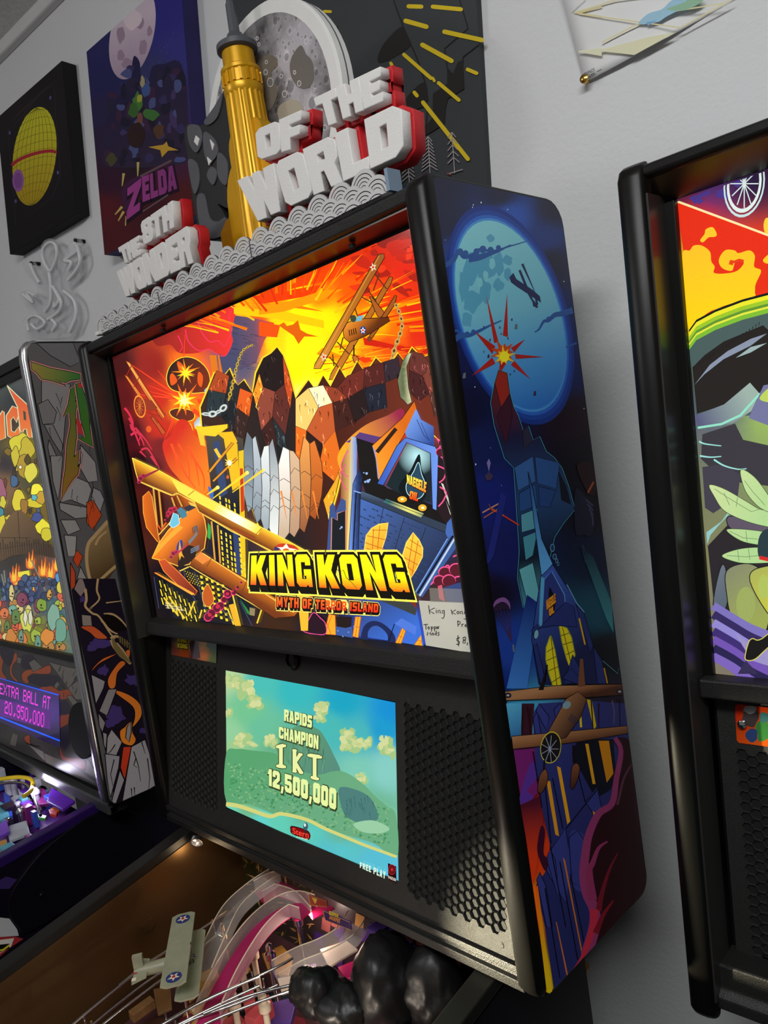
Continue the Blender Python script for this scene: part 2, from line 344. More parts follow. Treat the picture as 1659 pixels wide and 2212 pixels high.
sideL = MB().prism([(0, y, z) for y, z in side_pts], (.016, 0, 0)).build('side_panel', m_gloss, main, bevel=.0012)
def trim(T, x0, x1, z0, z1, name='side_trim', parent=main, m=m_gloss, y0=-.012, y1=.004, cap=.012):
    pr = []; xm = (x0+x1)/2; hw = (x1-x0)/2
    for k in range(9): a = math.pi*k/8; pr.append((xm-hw*math.cos(a), y1-.006+(y0-y1+.006)*math.sin(a)**.6))
    pr = [(x0, y1)]+pr+[(x1, y1)]
    mb = MB(T); n = len(pr); rows = [(z0, .3), (z0+.003, .7), (z0+.01, 1), (z1-.012, 1), (z1-.004, .75), (z1, .3)]; vs = []
    for z, s_ in rows: vs += [(xm+(x-xm)*(.75+.25*s_), y1+(y-y1)*s_, z) for x, y in pr]
    fs = [(i*n+j, i*n+(j+1) % n, (i+1)*n+(j+1) % n, (i+1)*n+j) for i in range(len(rows)-1) for j in range(n)]+[tuple(range(n)), tuple(range((len(rows)-1)*n, len(rows)*n))]
    return mb.add(vs, fs).build(name, m, parent, smooth=45)
trim(None, W-.0246, W+.0008, ZB+.002, H+.0005); trim(None, -.0008, .0246, ZB+.002, H+.0005)
MB().box(.016, W-.016, .004, D-.006, H-.014, H-.002).build('top_panel', m_gloss, main, bevel=.001)
MB().box(.016, W-.016, D-.012, D-.002, ZB, H-.014).build('back_panel', m_dark, main)
MB().box(.016, W-.016, .03, D-.012, ZB+.002, ZB+.016).build('bottom_panel', m_dark, main)
MB().prism([(.024, y, z) for y, z in [(-.004, .653), (.006, .6585), (.02, .6585), (.02, .642), (.003, .641), (-.003, .6425)]], (W-.048, 0, 0)).build('top_rail', m_blk, main, bevel=.0015)
# the slot and bolts in the recess ceiling
m_rec = mat('dark_metal_recess', (84, 82, 80), .3, metal=.75, var=.15, vscale=10)
MB().prism([(.018, y, z) for y, z in [(.003, .639), (.026, .6335), (.026, .64), (.003, .642)]], (W-.036, 0, 0)).build('recess_ceiling', m_rec, main)
for x0, x1 in ((.0175, .0262), (W-.0256, W-.0175)): MB().box(x0, x1, -.0055, .0225, .2, .6385).build('recess_side', m_rec, main)
GY = .0255; GLASS = PY(GY); GM = .049; ZT, ZBG = .6303, .2254
for x0, x1 in ((.016, GM-.014), (W-GM+.012, W-.016)):
    MB().box(x0, x1, GY-.004, GY+.02, .2, .6345).build('glass_frame', m_gloss, main, bevel=.001)
for x in (.22, .60):
    MB().lathe([(.0035, 0), (.0035, -.004), (.002, -.005)], (x, .014, .6346), k=12).build('recess_bolt', m_hole, main)
# middle rail between the glass and the speaker panel
MB().prism([(.018, y, z) for y, z in [(.0235, .2275), (.012, .2215), (.0085, .2075), (.0085, .2035), (.05, .2035), (.05, .2275)]], (W-.036, 0, 0)).build('middle_rail', m_blk, main, bevel=.001)
# speaker panel: leans out at the bottom
SP0 = Vector((0, .0475, .205)); SV = Vector((0, -.0405, -.22)).normalized(); SN = Vector((0, -.22, .0405)).normalized()
SPK = Plane(SP0, SN); ST = lambda u, s_, d: tuple(SP0+Vector((u, 0, 0))+SV*s_+SN*d)
def us(x, y): q = SPK.hit(x, y); return q.x, (q-SP0).dot(SV)
SLEN = .279
scr = [us(*q) for q in ((484, 1443), (850, 1520), (865, 1912), (490, 1744))]
SU0, SU1 = (scr[0][0]+scr[3][0])/2, (scr[1][0]+scr[2][0])/2; SS0, SS1 = (scr[0][1]+scr[1][1])/2, (scr[2][1]+scr[3][1])/2
GP = .0088; GROW = GP/.866
gR0 = us(873, 1530); gR1 = us(1088, 2010)
NCOL, NROW = 15, 20
gu1 = W-.0415; gu0 = gu1-GP*(NCOL-1); gs0 = .056
wins = [(SU0, SU1, SS0, SS1), (gu0-.006, gu1+.006, gs0-.006, gs0+GROW*NROW), (W-gu1-.006, W-gu0+.006, gs0-.006, gs0+GROW*NROW)]
us_ = sorted({.018, W-.018, *[v for a in wins for v in a[:2]]}); ss_ = sorted({0, SLEN, *[v for a in wins for v in a[2:]]})
mb = MB(ST)
for a, b in zip(us_, us_[1:]):
    for d_, e_ in zip(ss_, ss_[1:]):
        um, sm = (a+b)/2, (d_+e_)/2
        if any(q[0] < um < q[1] and q[2] < sm < q[3] for q in wins): continue
        mb.box(a, b, d_, e_, -.005, 0)
spk = mb.build('speaker_panel', m_pan, main)
def grille(u0, s0, name):
    mb = MB(ST); R = GROW/math.sqrt(3)
    for i in range(-1, NCOL+1):
        for j in range(-1, NROW+1):
            u = u0+i*GP; s_ = s0+j*GROW+(GROW/2 if i % 2 else 0)
            hx = lambda k, d: [(u+k*R*math.cos(math.radians(60*q)), s_+k*R*math.sin(math.radians(60*q)), d) for q in range(6)]
            solid = i in (-1, NCOL) or j == -1 or j == NROW or (j == NROW-1 and i % 2 == 1 and False)
            if solid: mb.add(hx(1, .0002), [tuple(range(6))]); continue
            vs = hx(1, .0002)+hx(.95, .0006)+hx(.9, -.0003)+hx(.885, -.0018)
            fs = [(a*6+k, a*6+(k+1) % 6, a*6+6+(k+1) % 6, a*6+6+k) for a in range(3) for k in range(6)]
            mb.add(vs, fs); mb.add(hx(.885, -.0018), [tuple(range(6))], 1)
    return mb.build(name, [m_pan, m_hole], spk)
grille(gu0, gs0, 'speaker_grille'); grille(W-gu1, gs0, 'speaker_grille')
# lock / lens button above the screen
lu, ls = us(635, 1424)
MB().lathe([(.0125, 0), (.0125, .004), (.009, .0065), (.0085, .004), (.003, .0045)], ST(lu, ls, 0), SN, 24).build('camera_lens', m_gloss, spk, smooth=40)
for q in ((740, 1487), (905, 1950), (1083, 2042), (882, 1515)):
    u, s_ = us(*q); MB().lathe([(.0032, -.0005), (.0032, .0004), (.002, .0007)], ST(u, s_, 0), SN, 12).build('panel_rivet', m_pan, spk)
# lower rail under the speaker panel
LZ = ST(0, SLEN, 0)
MB().prism([(.018, y, z) for y, z in [(LZ[1]-.0045, LZ[2]+.001), (LZ[1]-.0045, LZ[2]-.0055), (LZ[1]-.001, LZ[2]-.008), (LZ[1]-.001, LZ[2]-.012), (LZ[1]-.0055, LZ[2]-.013), (LZ[1]-.004, LZ[2]-.024), (.03, LZ[2]-.024), (.03, LZ[2]+.001)]], (W-.036, 0, 0)).build('lower_rail', m_blk, main, bevel=.0006)
# ------------------------------------------------------------------ cabinet
SLOPE = .1927; RZ = lambda y: -.092+SLOPE*(y-.011)                       # top of the cabinet sides
CX0, CX1 = .085, .640; YF = -1.16; YBk = .15
def cabside(x0, x1, name, m): 
    return MB().prism([(x0, y, z) for y, z in [(YBk, -.62), (YBk, -.112), (.06, -.104), (YF, RZ(YF)-.012), (YF, -.62)]], (x1-x0, 0, 0)).build(name, m, main)
m_cab = mat('printed_cabinet_side', (14, 12, 18), .35, var=.4, vscale=5)
cabside(CX0-.022, CX0-.003, 'cabinet_side', m_cab); cabside(CX1+.003, CX1+.022, 'cabinet_side', m_cab)
m_rail = mat('dark_armor_rail', (30, 29, 27), .35, metal=.3, var=.15)
for x0, x1 in ((CX0-.026, CX0), (CX1, CX1+.026)):
    MB().prism([(x0, y, z) for y, z in [(.03, RZ(.03)), (YF, RZ(YF)), (YF, RZ(YF)-.014), (.03, RZ(.03)-.014)]], (x1-x0, 0, 0)).build('side_rail', m_rail, main, bevel=.0015)
m_blade = mat('brushed_bronze_blade', (104, 80, 50), .36, metal=.85, var=.2, vscale=3)
for x0, x1 in ((CX0-.003, CX0), (CX1, CX1+.003)):
    MB().prism([(x0, y, z) for y, z in [(.075, RZ(.03)-.006), (YF+.02, RZ(YF)-.006), (YF+.02, RZ(YF)-.1), (.075, -.31)]], (x1-x0, 0, 0)).build('side_blade', m_blade, main)
MB().box(CX0-.003, CX1+.003, YF-.02, YF, -.62, RZ(YF)).build('cabinet_front', m_cab, main)
MB().box(CX0-.003, CX1+.003, YBk-.012, YBk, -.62, -.112).build('cabinet_back', m_cab, main)
MB().box(CX0-.003, CX1+.003, YF, YBk-.012, -.62, -.6).build('cabinet_floor', m_cab, main)
for x in (CX0-.03, CX1+.005):
    for y in (YF-.03, YBk-.05):
        MB().prism([(x, y, -.55), (x+.025, y, -.55), (x+.025, y+.05, -.55), (x, y+.05, -.55)], (0, 0, FLOOR+.55)).build('leg', m_rail, main)
MB().tube([PY(.17).hit(1262, 2085), PY(.17).hit(1222, 2225)], .006, 10).build('support_rod', m_brass, main, smooth=40)
# ------------------------------------------------------------------ backlit glass picture
def blob(cx, cy, rx, ry, col, n=11, j=.35): A.poly([(cx+rx*(1-j*random.random())*math.cos(2*math.pi*k/n), cy+ry*(1-j*random.random())*math.sin(2*math.pi*k/n)) for k in range(n)], col, True)
A = Art(GLASS, step=2.5e-6)
GC = [(243, 772), (905, 486), (1052, 1409), (341, 1341)]
A.clip = GC
A.base(GC, [(258,790,(70,14,16)),(262,860,(92,18,22)),(285,940,(70,14,24)),(300,1000,(40,8,16)),(330,790,(150,28,20)),(340,860,(200,40,20)),(350,930,(200,40,22)),
 (390,720,(190,38,24)),(440,720,(222,48,26)),(480,690,(236,50,40)),(400,790,(255,120,20)),(400,880,(255,130,10)),(440,830,(250,90,30)),
 (520,660,(255,190,0)),(560,650,(255,150,0)),(560,610,(235,60,0)),(610,600,(238,70,0)),(600,650,(255,160,0)),(600,690,(255,215,0)),(560,690,(248,90,20)),
 (540,730,(120,66,84)),(500,760,(80,78,108)),(520,790,(92,86,112)),(560,740,(250,90,30)),(585,740,(255,220,0)),
 (640,640,(255,215,0)),(650,680,(255,250,0)),(690,640,(255,130,0)),(700,690,(255,235,0)),(650,740,(255,255,10)),(640,800,(255,255,0)),(690,800,(255,252,0)),(740,760,(255,215,0)),
 (690,590,(236,58,0)),(760,570,(232,48,4)),(760,620,(255,90,0)),(820,560,(214,36,10)),(880,520,(180,30,14)),(880,580,(224,36,12)),(840,640,(240,60,6)),(890,660,(226,40,12)),
 (820,700,(255,170,0)),(860,710,(246,110,0)),(900,720,(224,44,16)),(840,745,(244,80,10)),(800,780,(250,130,10)),(910,770,(222,40,22)),(925,850,(180,40,26)),
 (700,860,(255,240,90)),(670,880,(255,250,160)),(720,900,(255,160,40)),(800,900,(120,50,30)),(840,960,(190,60,50)),(780,960,(120,60,90)),
 (400,960,(226,56,24)),(380,1020,(150,30,26)),(430,1040,(236,120,24)),(350,960,(120,24,28)),(330,1020,(60,12,20)),
 (470,980,(60,50,50)),(500,1060,(24,26,40)),(480,1180,(22,26,44)),(420,1160,(30,26,30)),(340,1100,(60,20,18)),(380,1260,(14,16,24)),(430,1320,(16,18,26)),(520,1300,(20,22,34)),(600,1340,(60,34,16)),(680,1340,(30,24,34)),
 (760,1010,(70,24,30)),(740,1060,(90,30,34)),(790,1100,(60,60,90)),(860,1120,(58,84,142)),(940,1150,(50,66,110)),(960,1020,(40,28,34)),(980,1120,(40,22,30)),(1000,1250,(44,26,40)),(940,1280,(60,40,40)),(820,1360,(40,66,150)),(900,1370,(50,76,170)),(1020,1390,(60,60,90))], 42, 90, 90)
# --- sea and red smoke, upper left
A.frame(160, 380, 3.072)
A.poly([(1062,925),(1200,945),(1330,975),(1260,1100),(1210,1240),(1100,1290),(990,1310),(960,1190),(1040,1130)], lg((505,720),(72,72,104),(588,712),(236,70,24),(.55,(110,80,100))), ml=10)
for k in range(26):
    x, y = 1000+random.random()*230, 960+random.random()*320; A.line([(x,y),(x+40+random.random()*60,y+8+random.random()*12)], (44,46,74), 1.1, .3)
A.poly([(540,1010),(700,940),(840,880),(1060,858),(1062,960),(1040,1030),(1055,1100),(1010,1190),(960,1180),(880,1150),(840,1170),(760,1180),(690,1170),(640,1120),(560,1130),(520,1080)], lg((330,720),(140,30,20),(500,700),(238,52,44)), True)
for p in ([(825,975),(850,1040),(900,1100),(960,1095),(1000,1130),(1040,1040),(1030,940),(1062,860)],[(740,1020),(760,1100),(830,1160),(900,1150),(960,1190),(1010,1190),(1045,1120)],[(690,1060),(720,1130),(700,1170)]): A.line(p, (255,52,104), 2.2, 1, True)
for p in ([(900,1190),(920,1330),(960,1340),(945,1190)],[(955,1190),(975,1335),(990,1330),(965,1190)]): A.poly(p, (225,120,20))
# sun streaks
for p, col in (([(1062,870),(1400,900),(1659,960),(1659,1010),(1350,950),(1062,915)],(255,200,0)),([(1180,800),(1659,720),(1659,780),(1250,850)],(240,60,0)),([(1150,840),(1500,860),(1659,900),(1400,870)],(255,120,0))): A.poly(p, col)
A.frame(560, 400, 3.072)
for p, col in (([(0,800),(200,770),(420,700),(560,690),(420,760),(160,840),(0,860)],(255,150,0)),([(120,650),(420,560),(640,520),(500,620),(250,680),(0,760),(0,730)],(240,66,0)),([(300,480),(620,410),(520,500),(200,600)],(214,34,6)),
 ([(0,905),(140,930),(120,1010),(0,1000)],(238,80,10)),([(690,1010),(900,1060),(1130,1090),(1130,1140),(900,1090),(700,1060)],(206,34,14)),([(420,1080),(600,1150),(540,1180),(380,1120)],(252,150,0)),([(600,1120),(820,1160),(700,1180)],(236,60,10))): A.poly(p, col)
A.poly([(130,930),(165,910),(185,935),(225,925),(258,896),(275,960),(320,985),(395,1005),(300,1005),(262,1055),(230,1000),(180,965)], (226,96,0))
A.poly([(610,480),(700,470),(760,540),(800,600),(720,560),(650,530)], (196,36,14), True); A.poly([(780,380),(880,330),(1040,300),(1050,390),(960,440),(900,400),(830,420)], (150,28,16), True)
A.poly([(860,380),(990,350),(1000,400),(900,450),(850,430)], (196,40,20), True); A.poly([(880,640),(940,660),(1000,740),(960,730),(900,690)], (176,34,16), True); A.poly([(960,560),(1060,590),(1070,640),(1000,620)], (196,34,16), True)
A.frame(0, 0, 1)
for k in range(110):
    a = -math.pi*(.04+.92*random.random()); r0_ = 95+random.random()*120; r1_ = r0_+40+random.random()*120; x0, y0 = 650+r0_*math.cos(a)*1.25, 735+r0_*math.sin(a)*.8; x1, y1 = 650+r1_*math.cos(a+.05)*1.25, 735+r1_*math.sin(a+.05)*.8
    A.line([(x0,y0),((x0+x1)/2+3,(y0+y1)/2-2),(x1,y1)], random.choice([(255,150,0),(244,84,0),(255,196,10),(226,44,4),(250,116,0)]), 2.5+random.random()*4, .4)
for k in range(50): x, y = 680+random.random()*230, 745+random.random()*70; A.line([(x,y),(x+20+random.random()*50,y-4-random.random()*14)], random.choice([(226,60,10),(255,180,20),(250,120,10)]), 2.4, .4)
for k in range(26): x, y = 770+random.random()*130, 510+random.random()*130; blob(x, y, 8+random.random()*16, 4+random.random()*8, random.choice([(196,34,12),(170,30,14),(232,56,16)]), 9, .5)
A.frame(560, 400, 3.072)
# --- upper biplane
WG = (186,112,34); DK = (44,20,10); LT = (236,170,70)
def seg(p, col=WG, o=True, wd=1.6):
    A.poly(p, col)
    if o: A.out(p, DK, wd)
seg([(868,606),(890,612),(880,650),(505,1290),(466,1293),(480,1250)], lg((715,820),(200,120,40),(845,600),(170,95,26)))
for a, b in (((770,590),(850,690)),((800,590),(760,700)),((720,690),(780,770)),((680,740),(770,790)),((520,1040),(600,1120)),((560,1010),(540,1090)),((470,1140),(530,1210)),((490,1120),(500,1200)),((640,820),(660,880))): A.line([a, b], (90,48,18), 2.6)
seg([(795,458),(833,456),(835,480),(410,1218),(366,1218),(372,1190)], lg((680,795),(214,140,52),(828,550),(150,84,30),(.5,(186,110,30))))
A.line([(800,470),(390,1200)], LT, 1)
seg([(735,740),(752,742),(862,880),(790,872),(770,830)], (170,92,30)); seg([(905,730),(916,734),(905,790),(750,1020),(728,1010),(800,900)], (160,84,28))
seg([(560,962),(585,915),(640,890),(860,876),(872,900),(740,985),(690,1010),(600,1042),(566,1012)], lg((742,700),(236,150,50),(780,735),(96,44,14),(.45,(200,112,30))))
A.poly([(655,870),(700,862),(680,900),(640,905)], (110,176,196)); A.ell(628,885,20,24,(60,70,50)); A.ell(692,962,20,26,(40,60,130)); A.poly([(692,940),(699,956),(710,958),(700,968),(704,984),(692,974),(680,984),(684,968),(674,958),(686,956)], (240,240,240)); A.ell(692,963,6,8,(220,40,30))
for k in range(4): A.line([(600+k*14,960-k*4),(606+k*14,1000-k*4)], DK, 2)
for q in ((760,545),(432,1140)): A.poly([(q[0]+r_*math.cos(a), q[1]+r_*1.2*math.sin(a)) for a, r_ in [(math.pi*k/5-.6, 26 if k % 2 == 0 else 10) for k in range(10)]], (236,220,190)); A.ell(q[0],q[1],7,9,(214,50,30))
A.line([(632,1060),(632,1140)], DK, 3); seg([(622,1140),(640,1126),(665,1150),(662,1175),(635,1178)], (190,110,40)); A.ell(735,1020,16,18,(120,60,24))
def chain(pts, r0, r1, c0, c1, gapf=1.5):
    P = cr(pts, False, 12); acc = 0; last = P[0]; k = 0
    for q, nx in zip(P, P[1:]+P[-1:]):
        acc += math.dist(q, last); last = q; t = P.index(q)/len(P); r_ = r0+(r1-r0)*t
        if acc >= r_*gapf:
            acc = 0; k += 1; a = math.degrees(math.atan2(nx[1]-q[1], nx[0]-q[0])) if nx != q else 90
            A.ell(q[0], q[1], r_*1.35, r_*(.95 if k % 2 else .5), c0, a, 14, None); A.ell(q[0], q[1], r_*.7, r_*.42 if k % 2 else r_*.1, c1, a, 12, None)
chain([(905,780),(935,850),(952,925),(935,1000),(905,1080),(888,1160),(905,1250)], 12, 22, (196,160,84), (92,40,20))
A.frame(160, 380, 3.072)
# --- rays, explosions and small biplane, left
for x, y in ((350,1230),(500,1390),(420,1450),(500,1430),(640,1130),(740,1050),(560,1290),(640,1700),(700,1760),(600,1760)): A.line([(720,1480),(x,y)], (255,70,30), 5, .6)
for p in ([(345,1225),(375,1240),(480,1400),(610,1590),(590,1620),(470,1440)],[(335,1318),(360,1330),(450,1450),(430,1465)],[(510,1600),(540,1600),(612,1700),(590,1718)]): A.poly(p, lg((272,780),(250,150,60),(356,900),(196,80,30))); A.out(p, (90,20,12), 1.4)
A.line([(360,1240),(600,1600)], (255,190,90), 1.6)
for a, b in (((390,1250),(350,1330)),((440,1330),(400,1400)),((480,1500),(560,1560)),((470,1520),(560,1640)),((460,1560),(580,1600)),((430,1460),(490,1500)),((500,1480),(470,1560))): A.line([a, b], (150,40,24), 2)
A.poly([(450,1470),(520,1490),(560,1540),(520,1560),(450,1540)], (150,50,24)); A.ell(440,1530,38,76,(250,150,50),-10,ring=.86); A.ell(440,1530,28,60,(140,40,22),-10)
for k in range(6): a = k*math.pi/6; A.line([(440-26*math.cos(a),1530-58*math.sin(a)),(440+26*math.cos(a),1530+58*math.sin(a))], (220,120,40), .9)
A.ell(500,1680,18,22,(226,90,30))
for pts in ([(340,1540),(370,1580),(395,1640),(380,1660)],[(385,1620),(400,1680),(430,1760),(440,1790)],[(380,1720),(420,1700),(450,1740),(470,1790)]): A.line(pts, (220,50,80), 5, 2, True)
A.frame(240, 900, 3.77)
for pts in ([(165,60),(180,110),(240,150),(230,200)],[(250,270),(300,260),(350,330),(400,420)],[(200,90),(280,180),(340,270)],[(150,10),(190,90)],[(240,280),(290,330)],[(330,320),(380,400)]): A.line(pts, (206,48,72), 5, 1.5, True)
def burst(cx, cy, n, r0, r1, col, ph=0, sy=1.0):
    A.poly([(cx+(r1*(.55+.45*random.random()) if k % 2 else r0)*math.cos(ph+math.pi*k/n), cy+sy*(r1*(.55+.45*random.random()) if k % 2 else r0)*math.sin(ph+math.pi*k/n)) for k in range(2*n)], col)
A.frame(160, 380, 3.072)
# dark smoke lumps behind the two bursts
for p in ([(620,1320),(650,1250),(720,1205),(800,1210),(870,1260),(905,1330),(900,1420),(830,1440),(740,1440),(660,1420),(625,1380)],[(640,1560),(700,1540),(790,1560),(800,1610),(740,1630),(660,1600)],[(700,1640),(770,1640),(790,1700),(730,1720)]): A.poly(p, lg((365,800),(36,22,20),(450,830),(120,44,20)), True); A.out(p, (255,220,60), 1.6, True)
for p in ([(690,1230),(730,1260),(740,1330),(700,1290)],[(830,1300),(860,1330),(850,1400),(825,1370)],[(640,1330),(660,1310),(690,1360),(650,1390)]): A.poly(p, (232,90,20), True)
burst(745,1300,9,22,110,(255,140,20)); burst(745,1310,8,18,76,(255,236,40)); burst(735,1490,11,40,150,(255,110,20)); burst(735,1490,10,34,110,(255,226,30)); burst(735,1492,7,20,60,(255,255,170))
for p in ([(820,1480),(970,1500),(960,1512),(830,1510)],[(800,1540),(880,1600),(865,1620),(790,1570)]): A.poly(p, (240,70,20))
A.poly([(885,1560),(910,1500),(905,1440),(890,1400),(870,1420),(875,1500)], (170,200,206)); A.poly([(870,1600),(850,1660),(805,1670),(800,1640),(830,1600)], lg((425,900),(120,150,160),(440,915),(236,240,240)))
# --- generic dark crag standing in the middle of the picture
RK = (30,22,22)
A.frame(0, 0, 1)
p = [(452,842),(466,806),(480,822),(497,798),(512,836),(528,822),(548,850),(556,806),(571,774),(588,764),(600,751),(612,768),(624,802),(634,842),(640,862),(654,842),(668,822),(684,844),(700,812),(716,836),(736,796),(752,824),(774,782),(792,808),(814,774),(838,798),(862,764),(876,782),(892,752),(912,774),(926,768),(938,800),(952,840),(960,900),(962,960),(930,930),(905,950),(880,925),(850,945),(812,930),(780,950),(760,972),(742,1000),(728,1062),(712,1120),(716,1198),(590,1195),(560,1130),(538,1060),(528,1000),(520,952),(488,940),(462,928),(440,930),(436,880)]
A.out(p, (255,214,40), 9); A.poly(p, lg((470,870),(58,34,26),(900,830),(112,48,32),(.3,(26,28,30)),(.55,(70,30,20))), ml=12); A.out(p, (24,12,8), 1.6)
facets = [([(571,774),(588,764),(600,751),(612,768),(616,830),(596,846),(570,836),(562,806)],(34,22,22)),([(612,768),(624,802),(634,842),(628,884),(616,830)],(206,78,30)),([(562,806),(570,836),(556,880),(548,850)],(255,150,40)),
 ([(556,880),(570,836),(596,846),(590,900),(566,930)],(146,70,52)),([(596,846),(616,830),(628,884),(618,940),(590,900)],(96,44,36)),([(566,930),(590,900),(600,960),(580,984)],(60,30,26)),([(590,900),(618,940),(622,980),(600,960)],(38,46,50)),
 ([(452,842),(470,800),(497,812),(490,850)],(176,70,30)),([(497,812),(520,838),(512,880),(490,850)],(38,40,44)),([(520,838),(548,850),(540,900),(512,880)],(230,96,30)),([(452,842),(490,850),(480,900),(446,890)],(40,52,56)),([(490,850),(512,880),(506,930),(480,900)],(28,30,34)),([(512,880),(540,900),(528,960),(506,930)],(54,34,30)),
 ([(640,862),(668,838),(690,880),(664,930),(640,920)],(255,206,110)),([(668,838),(700,832),(720,870),(690,880)],(255,240,190)),([(690,880),(720,870),(726,930),(700,960),(664,930)],(196,90,44)),([(640,920),(664,930),(660,990),(640,1000)],(236,110,30)),([(664,930),(700,960),(690,1010),(660,990)],(44,26,24)),
 ([(700,832),(730,838),(752,860),(720,870)],(150,64,40)),([(730,838),(752,812),(790,795),(786,840),(752,860)],(110,44,34)),([(790,795),(830,782),(834,826),(786,840)],(84,36,32)),([(830,782),(862,772),(868,812),(834,826)],(54,40,48)),([(720,870),(752,860),(768,912),(726,930)],(66,32,26)),([(752,860),(786,840),(800,890),(768,912)],(40,26,26)),([(786,840),(834,826),(838,880),(800,890)],(34,36,48)),
 ([(890,757),(915,765),(935,790),(914,812),(886,800)],(104,50,44)),([(935,790),(952,840),(930,850),(914,812)],(126,62,50)),([(886,800),(914,812),(930,850),(908,866),(884,846)],(72,34,34)),([(952,840),(956,885),(940,900),(930,850)],(84,54,46)),
 ([(700,960),(726,930),(742,1000),(724,1040),(690,1010)],(230,110,30)),([(724,1040),(742,1000),(728,1062),(712,1120),(700,1080)],(255,170,40))]
for q, col in facets: A.poly(q, col); A.out(q, (26,14,10), 1)
for q, col in facets:
    mx0 = sum(a for a, _ in q)/len(q); my0 = sum(b for _, b in q)/len(q)
    for k in range(9):
        a_, b_ = random.choice(q); t_ = .25+.6*random.random(); x, y = mx0+(a_-mx0)*t_, my0+(b_-my0)*t_; l_ = 6+random.random()*12; hi_ = random.random() < .55
        A.line([(x,y),(x+(random.random()-.5)*6,y+l_*.5),(x+(random.random()-.3)*8,y+l_)], tuple(min(255, int(v*1.5+30)) for v in col) if hi_ else tuple(int(v*.5) for v in col), 2, .3)
xk = [528,548,566,584,604,628,650,672,698]; tk = [975,948,990,962,1004,972,992,958,1000]; bk_ = [1060,1096,1120,1140,1156,1150,1140,1112,1070]
ck_ = [((110,122,132),(160,176,186)),((190,200,206),(120,134,144)),((236,240,238),(150,164,172)),((150,160,166),(236,238,232)),((255,252,244),(206,180,150)),((226,190,150),(190,150,120)),((240,160,80),(150,90,60)),((226,120,44),(150,70,30))]
for k in range(8):
    mid = (xk[k]+xk[k+1])/2; q = [(xk[k],tk[k]),(mid-2,min(tk[k],tk[k+1])-16+(k % 3)*9),(xk[k+1],tk[k+1]),(xk[k+1]+3,(tk[k+1]+bk_[k+1])/2),(xk[k+1],bk_[k+1]),(mid,max(bk_[k],bk_[k+1])+10),(xk[k],bk_[k]),(xk[k]+3,(tk[k]+bk_[k])/2)]
    A.poly(q, lg((mid,960),ck_[k][0],(mid+8,1150),ck_[k][1]), ml=10); A.out(q, (44,30,22), 1.4)
    for yy in (1010+k*7 % 30, 1050+(k*17) % 40, 1096): A.line([(xk[k]+3,yy+(k % 2)*8),(mid,yy-5),(xk[k+1]+2,yy+4)], (70,46,34), 1.2)
    if k > 3: A.line([(mid-6,1060),(mid+6,1120)], (240,140,50), 4, 1)
chain([(551,744),(528,757),(515,790),(506,828),(497,864)], 2.4, 4.6, (200,170,60), (60,30,14)); chain([(494,872),(480,886),(462,894),(444,894)], 7, 8, (206,214,210), (50,60,60), 1.7)
A.poly([(872,782),(884,764),(893,762),(882,792),(886,838),(893,868),(884,874),(868,858),(862,822)], lg((862,820),(120,126,90),(890,820),(206,206,160),(.5,(90,100,70)))); A.out([(872,782),(884,764),(893,762),(882,792),(886,838),(893,868),(884,874),(868,858),(862,822)], (40,24,16), 1.2)
# --- left buildings, dark city, tracer lines
A.frame(240, 900, 3.77)
A.poly([(560,30),(640,40),(700,150),(790,200),(830,360),(800,600),(690,610),(560,500),(470,380),(430,220),(500,150)], lg((370,960),(214,44,24),(450,1020),(250,130,30)), True)
for pts in ([(500,220),(540,330),(545,460)],[(560,220),(640,380),(650,520)],[(640,240),(700,380),(730,560)],[(540,300),(620,470),(700,580)],[(660,300),(760,470),(770,600)]): A.line(pts, (255,84,30), 5, 1.5, True)
A.poly([(770,60),(1090,180),(1075,1290),(1120,1330),(820,960),(830,620)], lg((450,950),(80,72,60),(490,1100),(20,24,42)), ml=20)
for p, col in (([(840,210),(890,190),(960,620),(900,660)],(54,70,110)),([(930,180),(1040,220),(1060,560),(1000,600)],(250,190,30)),([(1050,280),(1090,270),(1110,1320),(1070,1330)],(236,196,30)),([(1060,420),(1085,420),(1100,760),(1070,780)],(200,60,30)),([(1000,900),(1040,900),(1080,1280),(1030,1290)],(50,64,110)),([(700,70),(760,80),(780,240),(740,230)],(236,200,50)),([(690,90),(960,60),(960,90),(860,160),(760,150)],(255,210,40)),([(870,130),(1000,120),(1040,200),(1010,260),(930,180)],(255,190,30)),([(800,560),(850,600),(840,680),(815,650)],(60,110,190))): A.poly(p, col)
wq = []
for i, (x, y, n_) in enumerate([(900,920,9),(940,940,9),(975,960,9),(1010,1100,5),(1050,980,8),(1090,1180,4),(890,640,2),(940,660,2),(965,670,2),(1010,700,2)]):
    for k in range(n_): yy = y+k*44; wq.append([(x+k*3,yy),(x+13+k*3,yy+6),(x+16+k*3,yy+36),(x+3+k*3,yy+30)])
for i in range(5):
    for k in range(7): x, y = 735+i*44+k*5, 1290+k*46+i*18; wq.append([(x,y),(x+20,y+4),(x+24,y+26),(x+4,y+24)])
for i in range(8):
    for k in range(3): x, y = 400+i*40+k*8, 1330+k*70+i*30; wq.append([(x,y),(x+10,y+4),(x+26,y+60),(x+16,y+58)])
for i in range(6):
    for k in range(5): x, y = 610+i*20+k*10, 1250+i*8+k*22; wq.append([(x,y),(x+6,y+2),(x+8,y+10),(x+2,y+10)])
A.quads(wq, (250,222,50))
for a, b in (((640,1620),(690,1500)),((730,1640),(750,1570)),((480,1460),(610,1640)),((440,1470),(560,1620)),((960,1560),(1010,1690)),((1000,1440),(1060,1690)),((1200,1680),(1240,1560))): A.line([a, b], (240,206,60), 3.4)
